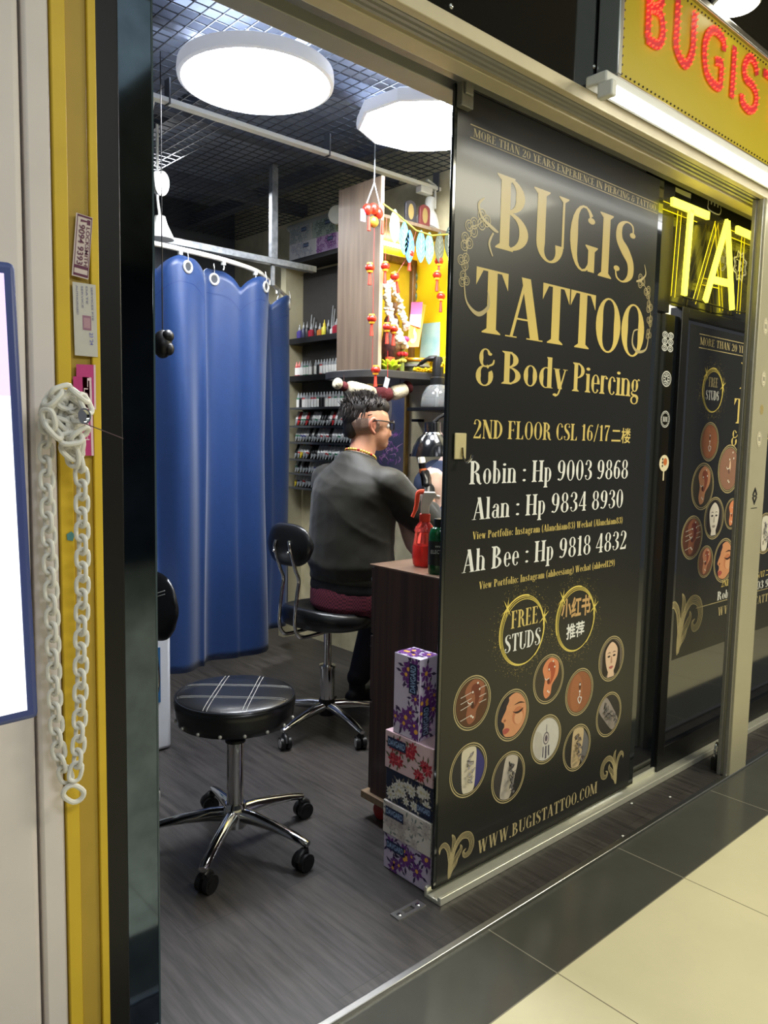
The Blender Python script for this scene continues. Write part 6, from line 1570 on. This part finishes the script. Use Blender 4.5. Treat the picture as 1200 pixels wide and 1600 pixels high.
# ---------------------------------------------------------------- people
def organic(name, tubes, ells, lofts, m, parent, vox=.006, smooth=5, cut=None):
    mb = MB()
    for T_ in tubes:
        C = crv([(p[0], p[1], p[2], r) for p, r in T_], 5)
        mb.tube([(c[0], c[1], c[2]) for c in C], [c[3] for c in C], 14)
        for e in (C[0], C[-1]): mb.ell((e[0], e[1], e[2]), e[3]*.995, n=14, m=10)
    for c, rad, rot in ells: mb.ell(c, rad, rot, 18, 12)
    for r_ in lofts: mb.loft(r_)
    tmp = mb.build('tmp', m, None, smooth=0, world=False)
    md = tmp.modifiers.new('r', 'REMESH'); md.mode = 'VOXEL'; md.voxel_size = vox; md.use_smooth_shade = True
    sm = tmp.modifiers.new('s', 'SMOOTH'); sm.factor = .5; sm.iterations = smooth
    dg = bpy.context.evaluated_depsgraph_get(); dg.update()
    me = bpy.data.meshes.new_from_object(tmp.evaluated_get(dg)); me.name = name
    bpy.data.objects.remove(tmp)
    me.materials.clear(); me.materials.append(m)
    me.polygons.foreach_set('use_smooth', [True]*len(me.polygons))
    if cut:
        bm = bmesh.new(); bm.from_mesh(me)
        bmesh.ops.delete(bm, geom=[v for v in bm.verts if cut(v.co)], context='VERTS')
        bm.to_mesh(me); bm.free()
    if parent is not None: me.transform(Matrix.Translation(-ORG[parent.name]))
    o = bpy.data.objects.new(name, me); COL.objects.link(o); o.parent = parent
    ORG[o.name] = ORG[parent.name] if parent is not None else Vector((0, 0, 0))
    return o
from mathutils import noise
def wrinkle(o, amp, axes, seed=0.0):
    """push vertices along their normals by stretched ridged noise: cloth folds"""
    me = o.data; N = [v.normal.copy() for v in me.vertices]
    for v, n_ in zip(me.vertices, N):
        p = v.co; d = 0
        for (a, b, c, k, w) in axes:
            q = Vector((p.dot(Vector(a))*k[0], p.dot(Vector(b))*k[1], p.dot(Vector(c))*k[2]+seed))
            d += w*(1-2*abs(noise.noise(q)))
        v.co = p+n_*amp*d
def frame(o, ang):
    c, s_ = math.cos(ang), math.sin(ang)
    return lambda f, s2, z: Vector((o[0]+f*c-s2*s_, o[1]+f*s_+s2*c, z))
def ring(L, f, z, rf, rs, s0=0.0, n=24, tilt=0.0, pw=1.0):
    out = []
    for j in range(n):
        a = 2*PI*j/n; ca, sa = math.cos(a), math.sin(a)
        out.append(L(f+rf*ca, s0+rs*math.copysign(abs(sa)**pw, sa), z+tilt*ca))
    return out
def hand(L, wrist, fwd, up, side, curl, m, parent, name, scale=1.0, thumb=1):
    """palm with four unequal bent fingers and a thumb; fwd = finger direction, up = back of the hand, side = towards the thumb"""
    w = Vector(wrist); F, U, T = Vector(fwd).normalized(), Vector(up).normalized(), Vector(side).normalized(); k = scale
    tubes = [[(w-F*.02*k, .026*k), (w+F*.02*k, .025*k)]]
    ells = []
    for i in range(5): tubes.append([(w+F*.01*k+T*(.028-.014*i)*k, .015*k), (w+F*.085*k+T*(.032-.018*i)*k, .0135*k)])
    for i, ln_ in enumerate((.072, .080, .075, .060)):
        b_ = w+F*.088*k+T*(.030-.020*i)*k; P = [(b_, .0100*k)]; d = F.copy(); p = b_
        for j, fr in enumerate((.45, .30, .25)):
            d = (d*math.cos(curl[j])-U*math.sin(curl[j])).normalized(); U2 = U
            p = p+d*ln_*fr*k; P.append((p, (.0095-.001*j)*k))
        tubes.append(P)
    b_ = w+F*.025*k+T*.026*k
    tubes.append([(b_, .013*k), (b_+F*.03*k+T*.022*k-U*.012*k, .0115*k), (b_+F*.058*k+T*.022*k-U*.030*k, .010*k), (b_+F*.075*k+T*.012*k-U*.042*k, .0085*k)])
    return organic(name, tubes, ells, [], m, parent, .0035, 3)
SKINM = mat('skin', (206, 152, 122), .5, var=.05, scale=24, sss=.08)
SKINP = mat('pale_skin', (232, 196, 182), .5, var=.04, scale=24, sss=.08)
O = (2.075, 2.490); A = R(6)
L = frame(O, A)
man = thing('person', 'person in olive sweater, glasses and black gloves seated with back turned, holding a tattoo machine', 'person', (O[0], O[1], .0))
hd = (.070, 0.0, 1.296); HA = A+R(-24)
HC = L(*hd); LH = frame((HC.x, HC.y), HA)
def lh(f, s2, z): return LH(f, s2, HC.z+z)
hr = rotz(HA)
shR, shL = L(.005, -.168, 1.070), L(.005, .168, 1.070)
elR = at(668, 812, 1, 2.27); wrR = at(669, 774, 1, 2.38)
elL, wrL = L(.24, .24, .88), L(.44, .10, .96)
hipR, hipL = L(.0, -.09, .60), L(.0, .09, .60)
knR, knL = L(.40, -.13, .56), L(.40, .16, .56)
anR, anL = L(.36, -.14, .09), L(.23, .19, .09)
torso = [ring(L, f, z, rf, rs, pw=.9) for f, z, rf, rs in ((-.02, .545, .125, .17), (-.02, .60, .125, .175), (-.02, .70, .108, .155), (-.02, .80, .105, .158), (-.015, .92, .115, .175), (-.01, 1.02, .112, .18), (.0, 1.08, .092, .16), (.01, 1.135, .065, .095), (.02, 1.175, .056, .062))]
body = organic('body',
    [[(L(.015, 0, 1.13), .062), (L(.038, 0, 1.19), .056), (L(.055, 0, 1.245), .058)],
     [(shR+Vector((0, 0, -.01)), .054), (shR.lerp(elR, .5)+Vector((0, 0, -.005)), .048), (elR, .040), (elR.lerp(wrR, .45), .038), (wrR, .027)],
     [(shL+Vector((0, 0, -.01)), .054), (shL.lerp(elL, .5), .048), (elL, .040), (elL.lerp(wrL, .45), .038), (wrL, .027)],
     [(hipR, .095), (hipR.lerp(knR, .5), .080), (knR, .058), (knR.lerp(anR, .35), .056), (anR, .036)],
     [(hipL, .095), (hipL.lerp(knL, .5), .080), (knL, .058), (knL.lerp(anL, .35), .056), (anL, .036)]],
    [(lh(-.005, 0, .025), (.098, .077, .090), hr), (lh(.028, 0, -.035), (.068, .062, .070), hr), (lh(.050, 0, -.075), (.042, .042, .030), hr), (lh(.094, 0, -.025), (.016, .013, .022), hr), (lh(.100, 0, -.036), (.012, .016, .010), hr),
     (lh(.083, 0, -.068), (.014, .022, .008), hr), (lh(.060, .032, -.03), (.024, .02, .022), hr), (lh(.060, -.032, -.03), (.024, .02, .022), hr), (lh(.075, 0, .02), (.018, .05, .012), hr)],
    [torso], SKINM, man, .0058, 4)
for sg_ in (-1, 1):
    ear = organic('ear', [[(lh(.005, sg_*.078, .022), .007), (lh(-.012, sg_*.087, .030), .007), (lh(-.026, sg_*.089, .012), .007), (lh(-.022, sg_*.085, -.012), .0065), (lh(-.004, sg_*.079, -.030), .008)], [(lh(-.002, sg_*.078, .012), .007), (lh(-.012, sg_*.082, .008), .006), (lh(-.006, sg_*.078, -.012), .007)]], [(lh(-.008, sg_*.077, 0), (.014, .006, .022), hr)], [], mat('ear_skin', (204, 132, 108), .5, var=.04, sss=.1), man, .003, 2)
# sweater
M_olive = mat('olive_sweater', (31, 29, 18), .6, var=.05, scale=5, sheen=.15, bump=.1, bdist=.01)
st_r = [ring(L, f, z, rf, rs, pw=.86, tilt=t_) for f, z, rf, rs, t_ in ((-.015, .655, .140, .188, 0), (-.018, .69, .142, .190, 0), (-.025, .72, .152, .200, 0), (-.022, .80, .148, .194, 0), (-.018, .87, .144, .190, 0), (-.012, .95, .143, .190, 0), (-.008, 1.01, .136, .198, -.005), (-.002, 1.055, .120, .198, -.012), (.006, 1.095, .100, .172, -.016), (.012, 1.130, .082, .115, -.020), (.018, 1.160, .070, .074, -.024))]
cufR = elR.lerp(wrR, .22)
sw = organic('sweater', [[(shR+Vector((-.006, .05, -.02)), .070), (shR+Vector((.01, 0, -.014)), .072), (shR.lerp(elR, .5)+Vector((0, 0, -.014)), .072), (elR+Vector((-.01, 0, -.008)), .064), (cufR, .054)], [(shL+Vector((-.006, -.05, -.02)), .070), (shL+Vector((0, 0, -.014)), .070), (shL.lerp(elL, .5)+Vector((0, 0, -.012)), .072), (elL, .064), (elL.lerp(wrL, .3), .054)],
     [(L(.01, -.03, 1.075), .072), (shR+Vector((0, 0, -.01)), .066)], [(L(.01, .03, 1.075), .072), (shL+Vector((0, 0, -.01)), .066)]], [], [st_r], M_olive, man, .0065, 14)
wrinkle(sw, .0055, [((.35, -.35, .87), (.7, .7, 0), (.6, -.6, -.5), (15, 2.5, 3), .75), ((0, 0, 1), (1, 0, 0), (0, 1, 0), (7, 5, 5), .9), ((-.4, .4, .83), (.7, .7, 0), (.6, -.6, .55), (20, 3, 3), .3)])
sw.data.update()
hem = organic('hem_rib', [], [], [[ring(L, -.015, z, rf, rs, pw=.82) for z, rf, rs in ((.645, .138, .186), (.655, .146, .195), (.672, .147, .196), (.684, .140, .188))]], mat('rib_knit', (54, 53, 46), .8, var=.1, scale=90, bump=.3, bdist=.003), man, .006, 2)
und = organic('undershirt', [], [], [[ring(L, -.02, z, rf, rs, pw=.85) for z, rf, rs in ((.60, .136, .186), (.62, .142, .192), (.66, .138, .186))]], mat('black_undershirt', (20, 20, 22), .8, var=.05), man, .006, 2)
cl = [lh(0, 0, 0)]
nc = L(.022, 0, 1.160)
MB().torus(nc, .066, .010, rotz(A) @ Matrix.Rotation(.36, 3, 'Y'), 32, 8, sx=1.0, sy=1.05).build('collar', mat('rib_knit', (54, 53, 46)), man)
mb = MB(); M3 = rotz(A) @ Matrix.Rotation(.40, 3, 'Y')
for k in range(34):
    a = 2*PI*k/34; mb.mi(1 if k % 5 == 0 else 0); mb.ell(Vector(nc)+M3 @ Vector((.064*math.cos(a), .067*math.sin(a), .016)), .0062, n=8, m=6)
mb.build('bead_necklace', [mat('gold_bead', (216, 180, 84), .3, .6, .1), mat('red_bead', (170, 40, 34), .3, var=0)], man)
# shorts with maroon check, dark leggings and shoes
def check_mat():
    m = bpy.data.materials.new('maroon_check'); m.use_nodes = True; nt = m.node_tree; b = nt.nodes['Principled BSDF']
    tc = nd(nt, 'ShaderNodeTexCoord'); ck = nd(nt, 'ShaderNodeTexChecker'); ck.inputs['Scale'].default_value = 130
    ck.inputs['Color1'].default_value = lin((120, 44, 64)); ck.inputs['Color2'].default_value = lin((64, 24, 36))
    nt.links.new(tc.outputs['Object'], ck.inputs['Vector']); nt.links.new(ck.outputs[0], b.inputs['Base Color']); b.inputs['Roughness'].default_value = .8
    return m
organic('shorts', [[(hipR+Vector((-.02, 0, .0)), .108), (hipR.lerp(knR, .5), .098), (hipR.lerp(knR, .8), .090)], [(hipL+Vector((-.02, 0, 0)), .108), (hipL.lerp(knL, .5), .098), (hipL.lerp(knL, .8), .090)]], [], [[ring(L, -.025, z, rf, rs) for z, rf, rs in ((.525, .13, .17), (.545, .145, .19), (.60, .142, .192), (.645, .132, .18))]], check_mat(), man, .007, 4)
M_legg = mat('dark_trousers', (24, 24, 32), .8, var=.08, scale=20)
for kn, an in ((knR, anR), (knL, anL)):
    organic('trouser_leg', [[(kn.lerp(hipR if kn is knR else hipL, .18), .078), (kn+Vector((0, 0, -.02)), .076), (kn.lerp(an, .4), .074), (kn.lerp(an, .85), .058), (an+Vector((0, 0, .035)), .050)]], [], [], M_legg, man, .007, 4)
    f = Vector((math.cos(A), math.sin(A), 0)); a0 = Vector((an.x, an.y, 0))
    organic('shoe', [[(a0-f*.035+Vector((0, 0, .036)), .034), (a0+f*.05+Vector((0, 0, .036)), .034), (a0+f*.14+Vector((0, 0, .030)), .034), (a0+f*.185+Vector((0, 0, .024)), .023)], [(a0+Vector((0, 0, .05)), .038), (a0+Vector((0, 0, .09)), .040)]], [], [], mat('black_shoe', (22, 22, 24), .5, var=0), man, .006, 3)
# hair: dark mop on top, faded sides
M_hair = mat('dark_hair', (22, 19, 18), .65, var=.2, scale=150, col2=(48, 41, 37), stretch=(1, 1, .25))
hair = organic('hair', [], [(lh(-.014, 0, .072), (.098, .072, .058), hr), (lh(-.062, 0, .036), (.052, .058, .060), hr), (lh(.045, 0, .080), (.050, .058, .040), hr), (lh(-.076, 0, -.004), (.034, .046, .052), hr)], [], M_hair, man, .005, 3)
mb = MB(); rr = random.Random(3)
for k in range(620):
    th = rr.uniform(0, 2*PI); ph = rr.uniform(-.15, 1.0)
    n_ = Vector((math.cos(th)*math.cos(ph*1.5), math.sin(th)*math.cos(ph*1.5), math.sin(ph*1.5)))
    c = lh(-.022+.108*n_.x*.98, .080*n_.y, .050+.086*n_.z)
    dr = hr @ Vector((n_.x*.4+.25*rr.uniform(-1, 1), n_.y*.4+.25*rr.uniform(-1, 1), n_.z*.6+.12))
    if n_.x > .1 and n_.z < .35: continue
    if n_.x < -.2 and n_.z < .4: dr = hr @ Vector((-.25+.1*rr.uniform(-1, 1), .2*rr.uniform(-1, 1), -.7))
    dr = dr.normalized()*rr.uniform(.012, .028)
    mb.tube([c-dr*.4, c+dr*.3, c+dr*.8+Vector((rr.uniform(-.004, .004), rr.uniform(-.004, .004), 0))], [.0026, .0022, .0006], 5)
mb.build('hair_tufts', M_hair, hair)
organic('faded_hair', [], [(lh(-.010, 0, .012), (.0965, .0785, .070), hr)], [], mat('shaved_hair', (172, 140, 122), .7, scale=300, col2=(132, 112, 102)), man, .004, 2, cut=lambda v: (v-lh(0, 0, 0)).dot(hr @ Vector((1, 0, 0))) > .028 or (v.z-HC.z) < -.035)
# glasses
mb = MB()
for sg_ in (-1, 1):
    c = lh(.100, sg_*.034, .004); P = []
    for k in range(16):
        a = 2*PI*k/16; P.append(c+hr @ Vector((-.006*abs(math.cos(a))*(1 if math.cos(a)*sg_ > 0 else 0), .027*math.copysign(abs(math.cos(a))**.6, math.cos(a)), .020*math.copysign(abs(math.sin(a))**.6, math.sin(a)))))
    mb.tube(P, .0028, 6, closed=True)
    mb.tube([lh(.094, sg_*.061, .014), lh(.05, sg_*.079, .020), lh(-.005, sg_*.086, .024), lh(-.022, sg_*.086, .012)], .0030, 6)
mb.tube([lh(.101, -.008, .008), lh(.104, 0, .010), lh(.101, .008, .008)], .002, 6)
mb.build('glasses', M_blackpl, man)
mb = MB()
for sg_ in (-1, 1): mb.ell(lh(.074, sg_*.032, .002), .0125, n=12, m=8)
mb.build('eyes', mat('eye_white', (226, 222, 216), .2, var=0), man)
# gloved hands
M_glove = mat('black_glove', (26, 28, 30), .35, var=.05, bump=.1, bdist=.002, scale=60)
F = (Vector((math.cos(A), math.sin(A), 0))*.55+Vector((-.2, .15, .80))).normalized()
fR = (wrR-elR).normalized(); fR = (fR+Vector((0, 0, .25))).normalized()
sR = Vector((-math.sin(A), math.cos(A), 0)); uR = sR.cross(fR).normalized(); uR = uR if uR.z > 0 else -uR
hand(L, wrR+fR*.025, fR, (-sR*.9+Vector((-.3, 0, .2))).normalized(), (Vector((0, 0, .8))-fR*.3+Vector((-.3, 0, 0))).normalized(), (.75, 1.2, 1.6), M_glove, man, 'glove')
organic('glove_cuff', [[(wrR-fR*.02, .031), (wrR+fR*.035, .030)]], [], [], M_glove, man, .004, 2)
fL = (wrL-elL).normalized()
hand(L, wrL+fL*.025, fL, Vector((0, .2, 1)), -sR, (.2, .4, .5), M_glove, man, 'glove')
# the machine in his hand
hc = wrR+fR*.085-(-sR)*.025
t = thing('tattoo_machine', 'black pen-shaped tattoo machine with a white cap held in the gloved hand', 'tattoo machine', hc)
ud = Vector((-.15, .05, 1)).normalized()
M3 = aim(ud)
MB().lathe([(0, -.07), (.004, -.068), (.010, -.04), (.014, -.02), (.014, .02), (.016, .03), (.016, .085), (0, .086)], hc, M3, 20).build('barrel', mat('machine_black', (18, 18, 20), .2, var=0, coat=.5), t)
MB().lathe([(0, .086), (.0165, .086), (.0165, .105), (.014, .11), (0, .111)], hc, M3, 20).build('cap', M_plast, t)
MB().lathe([(.0165, .040), (.0168, .042), (.0168, .058), (.0165, .06)], hc, M3, 20).build('orange_band', pr((196, 110, 70)), t)
MB().lathe([(0, -.085), (.0012, -.085), (.002, -.068), (0, -.067)], hc, M3, 8).build('needle', M_chrome, t)
# ---------------------------------------------------------------- client, mostly behind the poster
O2 = (2.655, 2.43); A2 = R(180)
K = frame(O2, A2)
cli = thing('person', 'person in navy clothing baring one pale arm, mostly hidden behind the poster door', 'person', (O2[0], O2[1], 0))
s1 = at(681, 755, 1, 2.44); e1 = at(691, 838, 1, 2.34); w1 = at(716, 862, 1, 2.20)
hcx = K(.06, .07, 1.36); h2 = rotz(A2)
sh2 = K(.0, -.16, 1.06); s2_ = K(.03, .18, 1.08); e2 = at(665, 858, 1, 2.32); w2 = at(630, 812, 1, 2.36)
torso2 = [ring(K, f, z, rf, rs, pw=.9) for f, z, rf, rs in ((0, .48, .11, .165), (0, .60, .11, .16), (.0, .75, .10, .15), (.01, .92, .10, .165), (.02, 1.04, .095, .17), (.03, 1.12, .07, .12), (.04, 1.17, .055, .06))]
lgd = Vector((math.cos(R(255)), math.sin(R(255)), 0))
kn2 = [Vector((O2[0]-.14, O2[1], .52))+lgd*.42, Vector((O2[0]+.04, O2[1], .52))+lgd*.42]; an2 = [Vector((k.x, k.y, .09)) for k in kn2]
organic('body', [[(K(.04, 0, 1.15), .055), (K(.05, .03, 1.26), .052)], [(sh2, .062), (s1, .054), (s1.lerp(e1, .5), .050), (e1, .040), (e1.lerp(w1, .5), .036), (w1, .027)], [(s2_, .06), (e2, .042), (w2, .027)]]+
        [[(Vector((O2[0]+(-.14, .02)[i], O2[1], .54)), .09), (kn2[i], .06), (kn2[i].lerp(an2[i], .35), .055), (an2[i], .036)] for i, sg_ in ((0, -1), (1, 1))],
        [(hcx+Vector((0, 0, .02)), (.095, .075, .10), h2), (K(.085, .07, 1.29), (.065, .058, .065), h2), (K(.155, .07, 1.335), (.016, .012, .02), h2)], [torso2], SKINP, cli, .0065, 4)
hand(K, w1+(w1-e1).normalized()*.02, (w1-e1), Vector((0, 0, 1)), Vector((-1, .3, 0)), (.3, .4, .5), SKINP, cli, 'hand')
hand(K, w2+(w2-e2).normalized()*.02, (w2-e2), Vector((0, 0, 1)), Vector((1, 0, 0)), (.3, .4, .5), SKINP, cli, 'hand')
M_navyc = mat('navy_cloth', (46, 56, 78), .7, var=.08, scale=12, bump=.3, bdist=.02)
organic('navy_top', [[(sh2+Vector((.03, .02, .01)), .080), (sh2+Vector((.01, .06, -.03)), .070)], [(s2_, .08), (s2_.lerp(e2, .6), .068)]], [], [[ring(K, f, z, rf, rs, pw=.85) for f, z, rf, rs in ((0, .58, .13, .185), (.0, .75, .12, .175), (.01, .92, .12, .185), (.02, 1.04, .115, .19), (.03, 1.12, .085, .13), (.04, 1.15, .07, .075))]], M_navyc, cli, .008, 5)
organic('trousers', [[(Vector((O2[0]+(-.14, .02)[i], O2[1], .55)), .105), (kn2[i], .075), (an2[i]+Vector((0, 0, .05)), .05)] for i, sg_ in ((0, -1), (1, 1))], [], [], M_legg, cli, .008, 4)
for i in (0, 1):
    a0 = Vector((an2[i].x, an2[i].y, 0)); f = lgd
    organic('shoe', [[(a0-f*.03+Vector((0, 0, .036)), .034), (a0+f*.14+Vector((0, 0, .030)), .034)], [(a0+Vector((0, 0, .05)), .038), (a0+Vector((0, 0, .09)), .040)]], [], [], mat('black_shoe', (22, 22, 24)), cli, .007, 3)
organic('hair', [], [(K(.035, .07, 1.40), (.105, .085, .085), h2), (K(-.01, .07, 1.34), (.06, .075, .10), h2)], [], mat('black_hair', (24, 22, 22), .4, var=.1), cli, .006, 3)
# what the client sits on and the covered arm rest
t = thing('padded_stool', 'black padded square stool under the person in navy clothing', 'stool', (O2[0], O2[1], 0))
MB().box(O2[0]-.20, O2[1]-.18, .37, O2[0]+.15, O2[1]+.18, .455).build('seat', M_leather, t, bevel=.02)
MB().cyl((O2[0], O2[1], 0), (O2[0], O2[1], .37), .03).lathe([(0, 0), (.15, 0), (.15, .015), (.04, .03), (0, .03)], (O2[0], O2[1], 0)).build('pedestal', M_chrome, t)
ar = w1.lerp(e1, .6)
t = thing('arm_rest', 'padded arm rest stand covered in white paper below the pale arm', 'arm rest', (ar.x, ar.y, 0))
tz = min(w1.z, e1.z)-.055
MB().box(ar.x-.05, ar.y-.16, tz-.06, ar.x+.16, ar.y+.16, tz).build('pad', M_leather, t, bevel=.015)
MB().box(ar.x-.055, ar.y-.14, tz-.03, ar.x+.165, ar.y+.14, tz+.004).build('paper_cover', mat('white_paper', (232, 232, 232), .7, var=.02), t, bevel=.006)
MB().cyl((ar.x+.06, ar.y, .0), (ar.x+.06, ar.y, tz-.05), .016).lathe([(0, 0), (.15, 0), (.15, .012), (.03, .02), (0, .02)], (ar.x+.06, ar.y, 0)).build('stand', M_chrome, t)
